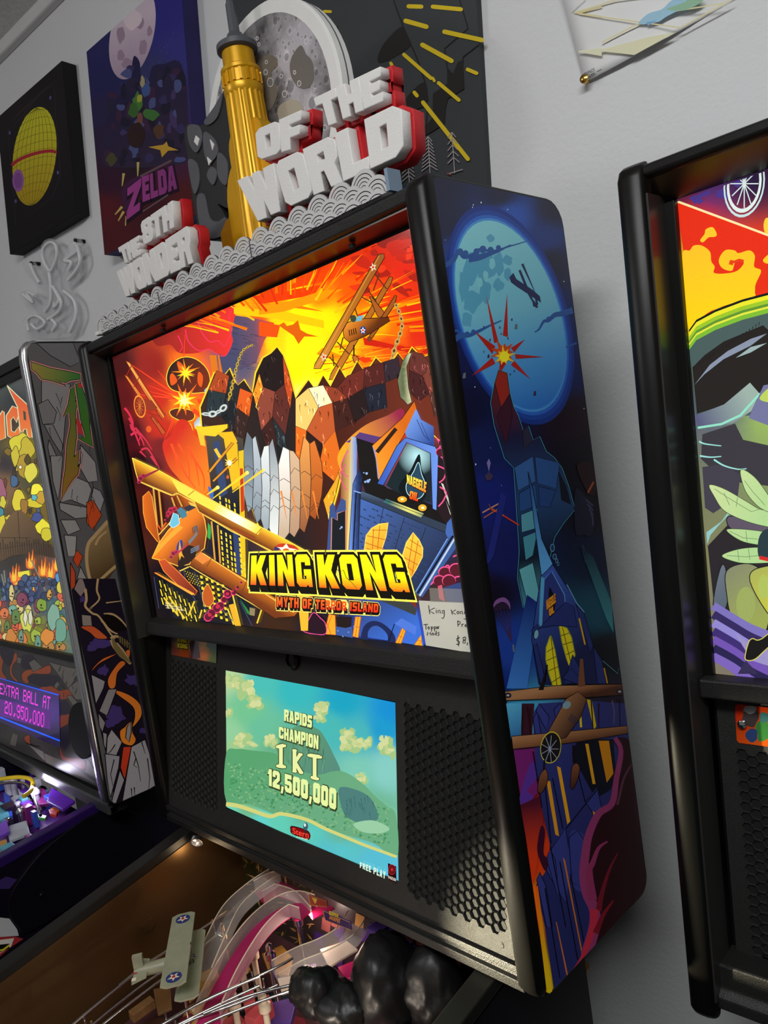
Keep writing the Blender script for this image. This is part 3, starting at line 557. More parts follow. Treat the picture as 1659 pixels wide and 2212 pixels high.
for a, b in (((560,1240),(700,1500)),((600,1250),(640,1420)),((360,1300),(400,1560)),((690,1260),(800,1640)),((1060,1500),(1160,1700)),((860,1500),(1000,1660))): A.line([a, b], (60,72,110), 1.6)
for p, col in (([(970,1530),(1010,1520),(1070,1700),(1020,1700)],(240,180,40)),([(1060,1480),(1120,1560),(1160,1620),(1120,1600)],(40,130,60)),([(1140,1550),(1185,1560),(1180,1620),(1140,1610)],(150,130,90)),([(800,860),(830,900),(820,1000),(795,980)],(60,170,80))): A.poly(p, col)
for a, b, wd in (((840,665),(1120,455),7),((1000,615),(1255,430),5),((790,635),(880,575),7)): A.line([a, b], (255,214,50), 2, wd); A.ell(b[0],b[1],wd*2.2,wd*2.2,(255,236,110))
for p in ([(800,445),(995,205),(1015,215),(820,455)],[(835,520),(1030,330),(1045,345),(850,530)]): A.poly(p, (226,150,40)); A.out(p, (70,30,10), 1)
burst(975,375,9,20,56,(255,220,60)); A.ell(975,375,18,22,(236,236,226)); A.line([(860,260),(900,330)], (240,200,60), 7); A.line([(960,420),(965,480)], (120,60,20), 2); A.ell(962,490,12,16,(200,100,40))
# --- big biplane, lower left
for a, b in (((355,575),(388,890)),((400,600),(430,905)),((505,655),(535,740)),((548,640),(590,730)),((830,850),(868,1285)),((880,880),(905,1245))): A.line([a, b], (60,34,12), 6); A.line([a, b], (222,160,60), 3.6)
p = [(270,650),(318,605),(345,650),(408,1030),(385,1010),(300,900),(274,780)]; A.poly(p, lg((311,1100),(228,112,34),(345,1100),(176,78,24))); A.out(p, (255,170,60), 1.6)
A.line([(400,960),(500,850)], (255,200,80), 2.4); A.line([(390,880),(420,920),(460,860)], (230,90,30), 4)
p = [(345,1150),(400,1030),(480,920),(600,800),(690,725),(735,740),(775,840),(790,940),(772,1070),(700,1130),(650,1200),(560,1215),(470,1180)]
A.poly(p, lg((350,1140),(250,150,40),(430,1215),(96,44,14),(.35,(236,124,30)),(.6,(160,78,22))), ml=8); A.out(p, (255,196,70), 2)
A.poly([(560,1220),(640,1190),(700,1130),(690,1060),(620,1050),(570,1120)], (40,24,18), True); A.poly([(640,1010),(700,950),(690,890),(715,880),(715,960),(650,1040)], (120,124,130))
for k in range(4): A.line([(672+k*12,900-k*6),(682+k*12,950-k*5)], (60,64,72), 1.6)
for k in range(3): A.line([(660,1080+k*14),(730,1046+k*14)], (110,130,150), 2)
A.poly([(345,1150),(400,1040),(560,880),(600,900),(470,1020),(380,1120)], (255,170,50)); A.ell(570,1060,24,60,(54,60,140),12); A.poly([(570,1000),(590,1110),(610,1150),(585,1130),(570,1170),(560,1100)], (236,170,50))
A.poly([(486,880),(520,780),(560,800),(570,870),(520,905)], (110,196,220)); A.out([(486,880),(520,780),(560,800),(570,870),(520,905)], (220,240,244), 1.4); A.poly([(545,760),(580,735),(625,770),(630,810),(590,830)], (70,130,150))
A.poly([(600,740),(690,700),(700,740),(640,770)], (50,50,60)); A.poly([(640,690),(700,710),(720,740),(660,720)], (250,200,80))
for q, r_ in (((500,760),26),((480,785),22),((530,748),22),((470,810),14),((450,840),9)): A.ell(*q, r_, r_*.95, (200,44,70)); A.ell(q[0]-4, q[1]+4, r_*.6, r_*.55, (130,24,50))
for p, c0, c1 in (([(400,1170),(450,1158),(560,1260),(715,1420),(695,1452),(560,1372),(440,1255)],(206,80,34),(120,40,24)),([(365,1268),(380,1270),(690,1440),(670,1448)],(250,190,60),(250,190,60))): A.poly(p, lg((350,1215),c0,(420,1275),c1)); A.out(p, (255,150,50), 1.4)
A.line([(570,1255),(645,1220)], (255,216,90), 2.4); A.line([(650,1215),(1260,1580)], (250,206,80), 2)
p = [(670,1165),(742,1094),(880,1180),(1110,1318),(1270,1420),(1400,1500),(1530,1590),(1505,1622),(1350,1640),(1250,1575),(1040,1430),(840,1310),(655,1210)]
A.poly(p, lg((450,1190),(246,166,50),(430,1226),(120,56,18),(.4,(206,112,30)))); A.out(p, (60,24,8), 1.4)
A.poly([(690,1150),(742,1096),(830,1150),(760,1200)], (236,140,60)); A.line([(760,1110),(1500,1590)], (255,210,90), 2); A.line([(830,1150),(790,1220)], (110,50,16), 1.4); A.line([(1120,1330),(1080,1420)], (110,50,16), 1.4)
p = [(185,335),(400,435),(690,598),(1240,900),(1420,990),(1600,1090),(1625,1112),(1540,1108),(1330,1100),(1310,1085),(1180,1020),(990,930),(770,800),(725,770),(690,690),(545,620),(505,640),(380,590),(235,525),(210,440)]
A.poly(p, lg((440,1050),(255,236,70),(417,1092),(120,60,18),(.35,(255,206,50)),(.6,(214,136,36))), ml=8); A.out(p, (255,226,90), 1.8)
A.poly([(500,500),(690,605),(1150,855),(1240,905),(1210,960),(1000,850),(700,690),(560,610)], lg((470,1090),(255,230,80),(560,1140),(255,230,80),(.5,(255,255,240))), ml=10)
A.line([(640,640),(690,600)], (170,110,20), 1.6); A.line([(1190,960),(1240,905)], (170,110,20), 1.6); A.poly([(1010,890),(1190,975),(1180,1000),(1000,920)], (150,70,24)); A.line([(230,520),(520,640),(560,625),(690,700),(730,775),(1310,1095)], (240,190,70), 2)
A.poly([(1345,1060),(1400,1030),(1500,1045),(1540,1090),(1440,1108),(1360,1100)], (206,60,30), True); A.poly([(1440,1030),(1462,1066),(1530,1078),(1470,1090),(1500,1120),(1440,1104),(1380,1110),(1400,1082),(1345,1060),(1412,1060)], (246,240,220)); A.ell(1438,1086,26,16,(226,96,30)); A.poly([(1346,1052),(1390,1072),(1360,1098),(1340,1080)], (60,50,110))
# pink smoke trail across the wing tips
for q, r_ in (((960,1440),34),((1010,1430),22),((930,1490),26),((900,1540),34),((870,1560),36),((830,1600),34),((800,1630),34),((1040,1390),14),((1070,1350),9)): A.ell(q[0], q[1], r_, r_*1.05, (240,60,120)); A.ell(q[0]+3, q[1]-3, r_*.84, r_*.86, (96,18,40))
for q, r_ in (((960,1440),14),((880,1545),16),((815,1610),15),((1005,1420),8)): A.ell(q[0], q[1], r_, r_, (206,40,70))
for q, r_ in (((250,500),22),((275,480),18),((240,530),16),((520,1110),22),((545,1100),18),((500,1140),14)): A.ell(q[0], q[1], r_, r_*.9, (196,50,90)); A.ell(q[0]+2, q[1]+2, r_*.7, r_*.6, (120,26,56))
A.line([(275,490),(400,430)], (150,36,60), 6, 3); A.line([(550,1110),(640,1040)], (196,50,80), 5, 2)
A.frame(0, 0, 1)
p = [(442,1278),(452,1262),(463,1282),(464,1300),(452,1310),(442,1298)]; A.poly(p, (196,90,30), True); A.out(p, (250,190,70), 1.2, True)
A.font('2025 ALL RIGHTS', [(360,1300),(376,1302),(376,1305),(360,1303)], (226,220,190)); A.font('RESERVED PRINT', [(360,1305),(396,1310),(396,1313),(360,1308)], (226,220,190)); A.font('USED WITH PERMISSION', [(362,1310),(403,1316),(403,1319),(362,1313)], (226,220,190))
# --- right: the tall building with the oil sign
A.frame(600, 900, 3.318)
A.poly([(440,300),(500,180),(640,60),(800,-10),(900,-60),(920,20),(820,110),(560,230),(500,420)], lg((740,960),(255,170,40),(860,890),(150,40,70)), True)
A.poly([(500,180),(560,150),(600,110),(770,150),(720,180),(560,190)], (90,60,120)); A.poly([(470,320),(540,160),(580,180),(560,420),(520,980),(440,980),(460,700)], lg((735,1000),(120,30,30),(765,1000),(236,190,110)))
for pts in ([(520,240),(470,330),(480,400),(520,430)],[(500,340),(460,420),(490,500),(510,520)]): A.line(pts, (244,80,150), 2, smooth=True)
A.poly([(540,140),(580,150),(580,420),(530,980),(505,980)], lg((752,1000),(255,230,60),(772,1000),(120,150,220)))
A.poly([(365,960),(385,640),(408,610),(425,650),(425,690),(470,580),(500,600),(505,960)], (60,84,140)); A.poly([(395,960),(400,720),(440,740),(440,690),(500,670),(500,960)], (26,30,34)); A.out([(395,960),(400,720),(440,740),(440,690),(500,670),(500,960)], (220,140,110), 2)
A.poly([(575,150),(700,190),(760,480),(800,510),(960,560),(1140,640),(1250,700),(1240,790),(1100,720),(640,540),(600,400)], (26,23,22)); A.poly([(1130,200),(1190,300),(1270,700),(1240,800),(1150,660)], (40,26,30))
for q in ((650,405,9),(660,460,12),(640,465,8),(672,450,7),(630,400,5),(470,790,8),(460,800,5)): A.ell(*q[:2], q[2], q[2], (150,180,230))
A.poly([(690,205),(860,50),(905,10),(990,-110),(1010,-60),(930,110),(870,210),(738,455),(725,420),(715,300)], lg((810,960),(250,150,40),(880,930),(214,104,24))); A.out([(690,205),(860,50),(905,10),(990,-110),(1010,-60),(930,110),(870,210),(738,455),(725,420),(715,300)], (40,24,16), 1.4)
A.poly([(712,245),(850,75),(872,92),(735,262)], (50,30,22)); A.poly([(690,205),(712,240),(742,440),(730,440),(715,300)], (170,150,190))
A.poly([(925,110),(1005,-60),(1040,20),(1130,70),(1135,215),(940,150)], lg((880,900),(120,160,236),(940,950),(44,74,150))); A.line([(1010,20),(1060,130),(1090,160)], (30,44,90), 1.2); A.line([(1040,40),(1100,170)], (30,44,90), 1)
A.poly([(725,478),(868,205),(930,148),(1140,212),(1165,250),(1152,668),(1122,656),(1108,260),(938,182),(770,490)], lg((830,1000),(60,96,190),(950,1000),(110,150,230))); A.out([(725,478),(868,205),(930,148),(1140,212),(1165,250),(1152,668),(1122,656),(1108,260),(938,182),(770,490)], (16,20,34), 1.4)
A.poly([(940,186),(1105,262),(1110,612),(1000,590),(850,530),(790,490)], rg(905, 985, 42, (190,240,246), (26,40,44)), ml=6)
A.poly([(1026,266),(1044,370),(1082,470),(1078,555),(1040,606),(985,612),(925,570),(880,520),(900,460),(960,390)], (16,22,26), True); A.poly([(1022,330),(1042,410),(1064,470),(1060,540),(1028,580),(990,580),(950,545),(940,480),(985,400)], (40,70,90), True); A.out([(1022,325),(1044,410),(1066,470),(1060,545),(1028,582),(986,582),(942,545),(936,480),(985,395)], (190,236,240), 1.5, True)
A.ell(905,590,34,22,(236,170,40)); A.ell(1050,650,30,24,(240,180,50)); A.ell(905,588,12,9,(255,244,170)); A.ell(1052,650,12,9,(255,250,190))
for dx, dy, col, g in ((1,1.4,(60,10,6),.7),(0,0,lg((900,1030),(255,236,80),(905,1075),(240,70,20)),.1)):
    A.text('NAEGELE', [(938,412),(1080,468),(1074,542),(940,474)], col, dx=dx, dy=dy, grow=g); A.text('OIL', [(962,528),(1026,548),(1016,604),(956,584)], col, dx=dx, dy=dy, grow=g)
A.poly([(545,985),(600,575),(1232,826),(1170,1010),(1050,1285),(1000,1265),(760,985)], lg((780,1100),(70,104,176),(930,1230),(40,52,84),(.5,(56,76,120))))
bq = []                                                    # brick courses of the tower
for k in range(13):
    for i in range(24):
        u0 = i/24+(k % 2)*.02; 
        if random.random() < .5: continue
        x = 590+u0*600; y = 610+k*30+u0*250
        if x < 1180-k*6 and y < 1000+u0*240: bq.append([(x,y),(x+20,y+9),(x+19,y+19),(x-1,y+10)])
A.quads(bq, (46,64,108))
A.poly([(612,528),(1238,776),(1226,832),(602,582)], lg((830,1060),(88,110,140),(825,1085),(50,62,80))); A.poly([(790,585),(1060,690),(1040,720),(770,610)], rg(890, 1095, 45, (250,240,120), (60,110,110))); A.out([(612,528),(1238,776),(1226,832),(602,582)], (20,24,34), 1.2)
for a, b in (((770,650),(745,770)),((920,720),(850,960)),((1075,790),(1040,890))): A.line([a, b], (30,36,56), 1.4)
def win(p, nl):
    xs = [a for a, _ in p]; ys = [b for _, b in p]; A.out(p, (255,214,90), 5); A.poly(p, lg((600+min(xs)/3.318,900+min(ys)/3.318),(255,216,70),(600+max(xs)/3.318,900+max(ys)/3.318),(250,150,30)))
win([(635,975),(652,850),(690,800),(740,772),(800,760),(785,850),(745,980)], 4); win([(900,1030),(940,900),(985,832),(1020,880),(1048,940),(1045,1000),(1000,1090),(955,1175)], 4)
for a, b in (((640,900),(775,945)),((652,850),(790,880)),((700,800),(690,975)),((745,780),(725,978)),((650,940),(750,975)),((690,810),(795,810)),((910,1000),(1020,1060)),((930,930),(1045,990)),((960,880),(1040,930)),((985,840),(940,1130)),((1020,885),(975,1130)),((905,1040),(990,1110))): A.line([a, b], (196,90,20), 1.4)
A.poly([(520,985),(552,480),(598,370),(624,430),(606,560),(590,985)], lg((760,1100),(110,150,236),(782,1100),(26,34,60),(.5,(56,80,140)))); A.out([(520,985),(552,480),(598,370),(624,430),(606,560),(590,985)], (16,20,34), 1.2); A.line([(560,530),(610,545)], (150,186,250), 2); A.line([(575,540),(552,985)], (18,22,40), 3)
A.poly([(1225,760),(1275,700),(1300,760),(1310,830),(1240,880),(1215,830)], (70,104,176)); A.poly([(1180,960),(1240,860),(1310,830),(1315,900),(1050,1290),(1002,1262)], lg((960,1230),(60,90,150),(985,1250),(24,30,50))); A.line([(1300,840),(1030,1280)], (190,206,226), 4); A.line([(1270,850),(1015,1262)], (16,20,34), 4); A.line([(1230,870),(1000,1255)], (130,170,230), 2)
A.poly([(1180,470),(1200,480),(1275,690),(1250,700)], (206,206,190)); A.line([(1170,450),(1262,700)], (16,14,16), 3)
for pts in ([(1150,150),(1180,200),(1160,250),(1200,300)],[(1160,350),(1215,380),(1205,440),(1170,470)],[(1175,500),(1220,540),(1200,600),(1165,640)],[(1270,1000),(1300,990),(1325,1010)],[(1180,1110),(1230,1060),(1250,1090),(1290,1050),(1330,1060)],[(1110,1200),(1170,1150),(1250,1200),(1280,1150),(1330,1140)]): A.line(pts, (246,86,146), 3, smooth=True)
for q, r_ in (((1210,1110),46),((1290,1090),50),((1170,1170),44),((1240,1170),50),((1180,250),34),((1190,180),26)): A.ell(q[0], q[1], r_, r_*.9, (240,84,140)); A.ell(q[0]+2, q[1]+6, r_*.92, r_*.84, (88,28,40))
A.poly([(1200,1220),(1330,1180),(1350,1330),(1230,1340)], (54,70,120)); A.poly([(1160,1210),(1190,1200),(1200,1260),(1210,1320),(1170,1300)], (206,90,110))
# lower right: arches, lattice windows, ledge
A.poly([(560,1360),(760,1300),(1010,1380),(1060,1640),(560,1560)], lg((790,1300),(50,66,120),(850,1390),(60,110,210))); A.poly([(880,1270),(1010,1380),(1000,1420),(740,1310),(760,1280)], (60,64,60)); A.poly([(900,1280),(1000,1290),(1010,1370)], (120,50,24))
A.poly([(610,1590),(630,1500),(690,1460),(770,1480),(850,1560),(850,1640),(800,1640),(800,1560),(740,1500),(690,1500),(660,1540),(655,1600)], (30,40,84), True); A.poly([(850,1480),(900,1440),(1010,1500),(1000,1560)], (80,120,214)); A.line([(850,1480),(800,1630)], (16,20,40), 2)
for p in ([(350,1530),(380,1410),(425,1420),(430,1560),(360,1555)],[(550,1570),(570,1430),(610,1430),(590,1580)],[(855,1620),(905,1510),(930,1530),(895,1630)],[(985,1640),(1040,1560),(1050,1640)]): A.poly(p, (250,170,40)); A.out(p, (196,80,20), 1.4); A.line([((p[0][0]+p[-1][0])/2,(p[0][1]+p[-1][1])/2),((p[1][0]+p[2][0])/2,(p[1][1]+p[2][1])/2)], (196,80,20), 1); A.line([((p[0][0]+p[1][0])/2,(p[0][1]+p[1][1])/2),((p[-1][0]+p[-2][0])/2,(p[-1][1]+p[-2][1])/2)], (196,80,20), 1)
A.poly([(430,1500),(545,1500),(550,1580),(430,1560)], (60,90,160)); A.poly([(430,1430),(545,1430),(540,1500),(500,1510),(440,1500)], (36,24,22)); A.poly([(200,1500),(230,1460),(270,1400),(320,1440),(355,1480),(350,1555),(210,1540)], (40,16,30), True); A.out([(200,1500),(230,1460),(270,1400),(320,1440),(355,1480),(350,1555),(210,1540)], (240,80,150), 1.8, True)
for q in ((445,1530),(520,1540),(560,1500),(480,1570)): A.ell(*q, 5, 5, (130,160,220))
A.poly([(150,1240),(240,1250),(230,1530),(180,1530)], (246,190,50)); A.poly([(240,1250),(262,1290),(250,1400),(236,1400)], (200,70,30))
# --- title lettering
A.frame(0, 0, 1)
KQ = [(547,1199),(672,1196),(680,1267),(545,1262)]; NQ = [(688,1197),(868,1197),(890,1278),(694,1268)]; MQ = [(602,1287),(822,1303),(821,1322),(602,1310)]
for q, t in ((KQ,'KING'),(NQ,'KONG')):
    A.text(t, q, (255,244,90), gap=1.25, dx=3.5, dy=9, grow=1.5); A.text(t, q, (255,244,90), gap=1.25, dx=0, dy=0, grow=1.35)
for q, t in ((KQ,'KING'),(NQ,'KONG')):
    A.text(t, q, (18,14,6), gap=1.25, dx=4, dy=9, grow=.95); A.text(t, q, (18,14,6), gap=1.25, dx=2, dy=5, grow=.85); A.text(t, q, (18,14,6), gap=1.25, grow=.8)
for q, t in ((KQ,'KING'),(NQ,'KONG')): A.text(t, q, lg((700,1200),(255,250,20),(696,1270),(244,84,24),(.55,(255,240,10))), gap=1.25, grow=.0, ml=8)
A.line([(731,1206),(727,1224),(738,1234),(746,1230),(752,1246),(765,1258),(775,1270)], (20,14,6), 1.8, .8); A.line([(727,1224),(722,1216)], (20,14,6), 1.4)
A.text('MYTH OF TERROR ISLAND', MQ, (255,240,120), gap=1.2, dx=1.5, dy=4, grow=1.9); A.text('MYTH OF TERROR ISLAND', MQ, (255,240,120), gap=1.2, grow=1.7); A.text('MYTH OF TERROR ISLAND', MQ, (20,10,8), gap=1.2, dx=1.4, dy=3.4, grow=1.3); A.text('MYTH OF TERROR ISLAND', MQ, (20,10,8), gap=1.2, grow=1.1); A.text('MYTH OF TERROR ISLAND', MQ, lg((700,1292),(255,110,30),(700,1318),(236,50,24)), gap=1.2, grow=-.05)
A.font('ILLUSTRATION AND PRINT RESERVED', [(602,1331),(645,1334),(645,1337),(602,1334)], (40,30,20)); A.font('FOR AMUSEMENT ONLY PRINTED', [(602,1335),(645,1339),(645,1342),(602,1338)], (40,30,20))
translite = A.build('translite', BACKLIT, main); translite['label'] = 'orange and red backlit picture with yellow title lettering'
MB().box(GM-.014, W-GM+.014, GY+.002, GY+.006, .2, .634).build('light_box', m_dark, main)
# ------------------------------------------------------------------ side decal (real print on the right side panel)
A = Art(PX(W), step=4e-6); A.frame(860, 360, 2.9625)
SCOR = [(932,380),(1216,434),(1394,1912),(1193,2146)]
A.frame(0, 0, 1)
def sidebase():
    # decal shape follows the rounded panel; colours blend between points
    q = [(y, z) for y, z in rpoly(.0025, D-.0025, ZB+.0025, H-.0025, (.006, .016, .024, .01), 4)]
    inv = []
    for y, z in q:
        v = Vector((W, y, z))-CAM; inv.append((CX+FPX*v.dot(RIGHT)/v.dot(FWD), CY+FPX*v.dot(DOWN)/v.dot(FWD)))
    A.clip = inv
    bl = [(950,400,(26,28,54)),(1080,420,(26,28,56)),(1200,450,(26,26,50)),(960,480,(26,30,60)),(1190,560,(26,26,50)),(985,560,(34,60,130)),(1100,470,(40,80,170)),(1180,520,(30,54,120)),(960,650,(20,24,60)),(1225,700,(24,36,90)),(980,760,(20,26,70)),(1230,800,(20,30,80)),(1000,900,(16,18,50)),(1240,900,(30,14,26)),
     (1030,960,(20,30,80)),(1260,1000,(16,12,22)),(1040,1080,(24,34,110)),(1280,1100,(14,12,22)),(1080,1200,(24,30,90)),(1290,1200,(16,24,50)),(1060,1280,(20,14,34)),(1300,1330,(24,70,90)),(1100,1400,(30,60,150)),(1080,1480,(20,40,120)),(1310,1400,(20,20,28)),(1120,1540,(70,170,210)),(1130,1640,(130,30,110)),(1330,1560,(40,26,44)),(1150,1740,(150,30,30)),(1340,1700,(54,18,34)),(1150,1850,(226,60,20)),(1360,1850,(46,14,20)),(1170,1950,(240,120,20)),(1180,2120,(236,190,20)),(1280,2000,(80,16,30)),(1240,2060,(30,26,60))]
    P = np.array([b[:2] for b in bl], float); C_ = np.array([c(*b[2]) for b in bl])
    def fn(x, y):
        r2 = ((P-(x, y))**2).sum(1)/2000.; wt = 1/(.02+r2)**2; return tuple((wt[:, None]*C_).sum(0)/wt.sum())
    A.poly(inv, fn, ml=24)
sidebase()
A.frame(860, 360, 2.9625)
stars = [(480,245,3),(530,230,4),(475,260,3),(700,275,3),(275,520,4),(362,482,3),(375,1198,3),(1060,735,3),(490,1410,3),(1188,1548,3),(495,1905,4),(660,2040,2),(590,1800,2),(300,470,2)]
for x, y, r_ in stars: A.ell(x, y, r_, r_*1.6, (210,220,236), n=8)
ML, MR, MT, MBm = (368,830), (1058,1050), (640,365), (800,1556)
for k, col in ((1.16,(26,50,128)),(1.11,(30,64,150)),(1.06,(44,96,186)),(1.025,(70,140,206))): A.ell4(ML, MR, MT, MBm, col, k=k)
A.ell4(ML, MR, MT, MBm, lg((1050,500),(128,196,206),(1140,880),(46,110,190),(.45,(112,182,204)),(.75,(74,146,206))))
for x, y, rx, ry in ((470,650,60,120),(560,640,80,120),(420,760,40,120),(470,860,70,90),(640,620,40,90),(560,800,40,90),(590,460,30,30),(700,600,36,40),(700,690,30,50),(440,980,40,60),(640,760,40,50)): blob(x, y, rx, ry, (84,156,186), 13)
for x, y in ((560,700),(600,620),(520,740)): blob(x, y, 24, 40, (124,192,204))
for pts, w0 in (([(285,640),(350,600),(385,540),(420,580),(480,560),(520,530),(600,540),(680,520),(820,478)],14),([(450,590),(520,580),(580,560),(640,540),(720,500)],20),([(345,1120),(400,1080),(450,1080),(520,1050),(580,1020),(660,985)],16),([(345,1060),(380,1050),(400,1090)],8),([(1115,920),(1050,940),(1000,950),(960,985),(930,990),(900,1040),(870,1060)],16),([(1140,1130),(1070,1155)],6)): A.line(pts, (44,84,150), w0/1.2, 2, True)
for x, y, r_ in ((500,545,20),(540,530,22),(590,535,20),(640,520,16),(430,555,18),(395,545,20),(440,1075,18),(480,1060,16),(400,1085,16),(1000,950,14),(960,975,14),(1030,945,12)): A.ell(x, y, r_, r_*1.1, (48,86,150))
# small plane on the moon
PL = (38,44,84)
for p in ([(785,625),(800,620),(870,790),(895,880),(880,900),(870,800)],[(768,665),(782,660),(860,850),(895,900),(880,905),(830,820)],[(710,708),(735,680),(755,720),(860,790),(905,830),(912,870),(880,850),(830,815),(760,770),(720,740)],[(830,830),(870,860),(890,900),(862,895),(855,850)]): A.poly(p, PL)
# burst, rock pieces
RD = (170,34,28)
for p in ([(560,818),(640,1120),(612,1130)],[(695,812),(700,1090),(668,1080)],[(487,1055),(620,1150),(600,1200)],[(468,1340),(600,1220),(620,1260)],[(808,1105),(740,1190),(720,1160)],[(930,1218),(750,1230),(745,1200)],[(845,1360),(720,1270),(740,1240)],[(640,1340),(650,1240),(700,1240)]): A.poly(p, RD)
burst(672,1190,9,40,100,(196,70,30), .3); burst(672,1215,9,30,84,(240,190,30), .1); A.ell(678,1216,30,34,(252,232,40))
for x, y, r_ in ((752,1025,14),(725,980,7),(648,1030,6),(585,1110,7),(575,1215,10),(545,1025,5),(715,1330,6),(740,1310,6),(872,1452,13),(420,1340,16),(545,1185,5),(700,1100,6),(656,1070,5)): A.poly([(x-r_*.7,y+r_),(x-r_*.4,y-r_),(x+r_*.6,y-r_*1.4),(x+r_*.6,y+r_*.9)], (56,40,60) if r_ < 14 else (96,104,110))
# generic blue rock spire below the burst (stand-in, no figure)
A.frame(0, 0, 1)
sp = [(1068,828),(1076,800),(1094,806),(1100,850),(1108,880),(1118,900),(1128,930),(1140,922),(1150,952),(1164,944),(1178,976),(1196,990),(1212,1012),(1226,1050),(1240,1100),(1215,1130),(1196,1160),(1180,1230),(1170,1330),(1150,1330),(1130,1310),(1118,1250),(1122,1190),(1116,1100),(1110,1010),(1090,990),(1068,920),(1060,870)]
A.out(sp, (70,150,170), 4); A.poly(sp, lg((1070,830),(96,30,26),(1160,1300),(70,130,150),(.25,(30,28,60)),(.55,(36,66,110)),(.8,(20,26,44)))); A.out(sp, (10,12,24), 1.4)
for q, col in (([(1076,800),(1094,806),(1100,850),(1082,880),(1068,828)],(150,40,30)),([(1082,880),(1100,850),(1106,900),(1092,960),(1072,900)],(60,24,40)),([(1128,930),(1140,922),(1150,952),(1130,970)],(44,40,60)),([(1110,1010),(1150,986),(1156,1040),(1118,1060)],(52,92,150)),([(1154,986),(1208,1000),(1200,1056),(1160,1044)],(44,80,138)),([(1120,1066),(1156,1046),(1160,1092),(1122,1106)],(40,74,130)),([(1162,1050),(1200,1060),(1186,1096),(1164,1094)],(36,64,118)),([(1124,1112),(1160,1098),(1162,1140),(1126,1150)],(84,150,166)),([(1128,1160),(1160,1148),(1150,1200),(1134,1210)],(70,140,160)),([(1120,1230),(1150,1216),(1168,1300),(1140,1310)],(96,170,180)),([(1206,1020),(1222,1050),(1232,1090),(1212,1080)],(20,22,34))): A.poly(q, col); A.out(q, (10,14,26), 1.2)
# red plane, parachutes
A.frame(960, 1000, 3.161)
for a, b, col, wd in (((255,340),(385,268),(196,130,110),3),((265,375),(385,300),(170,96,80),2.6),((300,280),(320,330),(120,60,50),2),((320,315),(400,360),(206,80,40),4),((400,360),(505,425),(196,60,30),3)): A.line([a, b], col, wd)
A.poly([(322,1000),(345,940),(400,918),(440,950),(445,1000),(420,960),(380,950),(345,980)], (124,80,140), True); A.poly([(330,1010),(345,970),(380,955),(425,965),(440,1000),(400,1000)], (40,26,50), True)
for x in (330,350,375,400,425,442): A.line([(x,995),(455,1220)], (70,40,66), 1)
A.line([(465,1240),(470,1290)], (90,110,130), 4); A.poly([(285,0),(300,-30),(312,0),(300,60)], (120,110,170)); A.poly([(270,90),(300,60),(330,90),(310,120),(285,120)], (64,50,76))
for pts in ([(940,560),(960,620),(955,680)],[(1000,130),(980,200)]): A.line(pts, (60,70,80), 2)
A.poly([(890,180),(960,230),(1010,300),(1020,420),(990,500),(940,490),(900,500),(885,400)], (26,28,46), True)
for k in range(5): A.line([(960+k*12,250+k*30),(1010,290+k*34)], (60,60,90), 3)
A.poly([(900,20),(1010,10),(1030,180),(980,210)], (40,20,24), True); A.line([(975,205),(1015,130)], (150,70,40), 4)
# beams
A.poly([(560,900),(640,960),(560,1540),(420,1540)], lg((1120,1290),(24,36,110),(1110,1480),(60,120,200)), ml=16); A.poly([(920,570),(1010,640),(1140,960),(1150,1160),(1100,1060)], lg((1260,1180),(12,16,40),(1320,1350),(60,130,140)), ml=16)
A.poly([(380,200),(420,230),(330,640),(270,720)], (34,42,120))
# chapel tower with lit windows
NB = (52,62,130)
A.poly([(566,60),(600,180),(660,520),(735,690),(660,775),(640,640),(610,420)], lg((1140,1020),(30,50,110),(1180,1220),(90,160,220))); A.out([(566,60),(600,180),(660,520),(735,690),(660,775),(640,640),(610,420)], (14,18,40), 1.4)
for q in ((733,580,16,28),(748,640,14,20),(762,668,10,16),(772,690,8,14)): A.ell(*q, (90,140,170)); A.ell(q[0], q[1], q[2]*.7, q[3]*.75, (30,50,90))
A.poly([(655,775),(735,695),(820,830),(900,950),(950,1030),(1010,1250),(1100,1510),(640,1510),(590,1200),(620,1000)], lg((1160,1250),(60,84,170),(1260,1400),(30,36,76))); A.out([(655,775),(735,695),(820,830),(900,950),(950,1030),(1010,1250),(1100,1510),(640,1510),(590,1200),(620,1000)], (12,14,30), 1.6)
A.poly([(672,800),(728,740),(815,900),(820,950),(660,1130)], (44,54,120)); A.out([(672,800),(728,740),(815,900),(820,950),(660,1130)], (90,150,200), 2); A.poly([(655,775),(680,790),(660,1130),(640,1100)], (84,160,200))
A.poly([(712,850),(740,900),(752,970),(735,1050),(712,1050),(706,960)], (14,16,26), True)
for dx, col, g in ((.8,(50,14,8),.7),(0,(232,150,40),.1)): A.text('NAEGELE', [(690,940),(752,890),(756,950),(694,1005)], col, dx=dx, dy=dx, grow=g); A.text('OIL', [(708,1000),(744,974),(746,1020),(712,1046)], col, dx=dx, dy=dx, grow=g)
def lattice(p, ls):
    A.out(p, (150,150,50), 4); A.poly(p, (224,204,30))
    for l in ls: A.line(l, (60,50,20), 1.4)
lattice([(720,1180),(745,1270),(790,1510),(745,1545),(712,1440),(690,1340),(692,1260)], [[(695,1290),(745,1260)],[(693,1350),(760,1320)],[(705,1420),(772,1390)],[(725,1500),(786,1460)],[(722,1190),(765,1535)]])
lattice([(780,1108),(830,1130),(860,1190),(885,1310),(850,1400),(830,1330),(800,1220)], [[(790,1180),(850,1160)],[(805,1240),(870,1220)],[(825,1310),(884,1280)],[(800,1120),(860,1370)]])
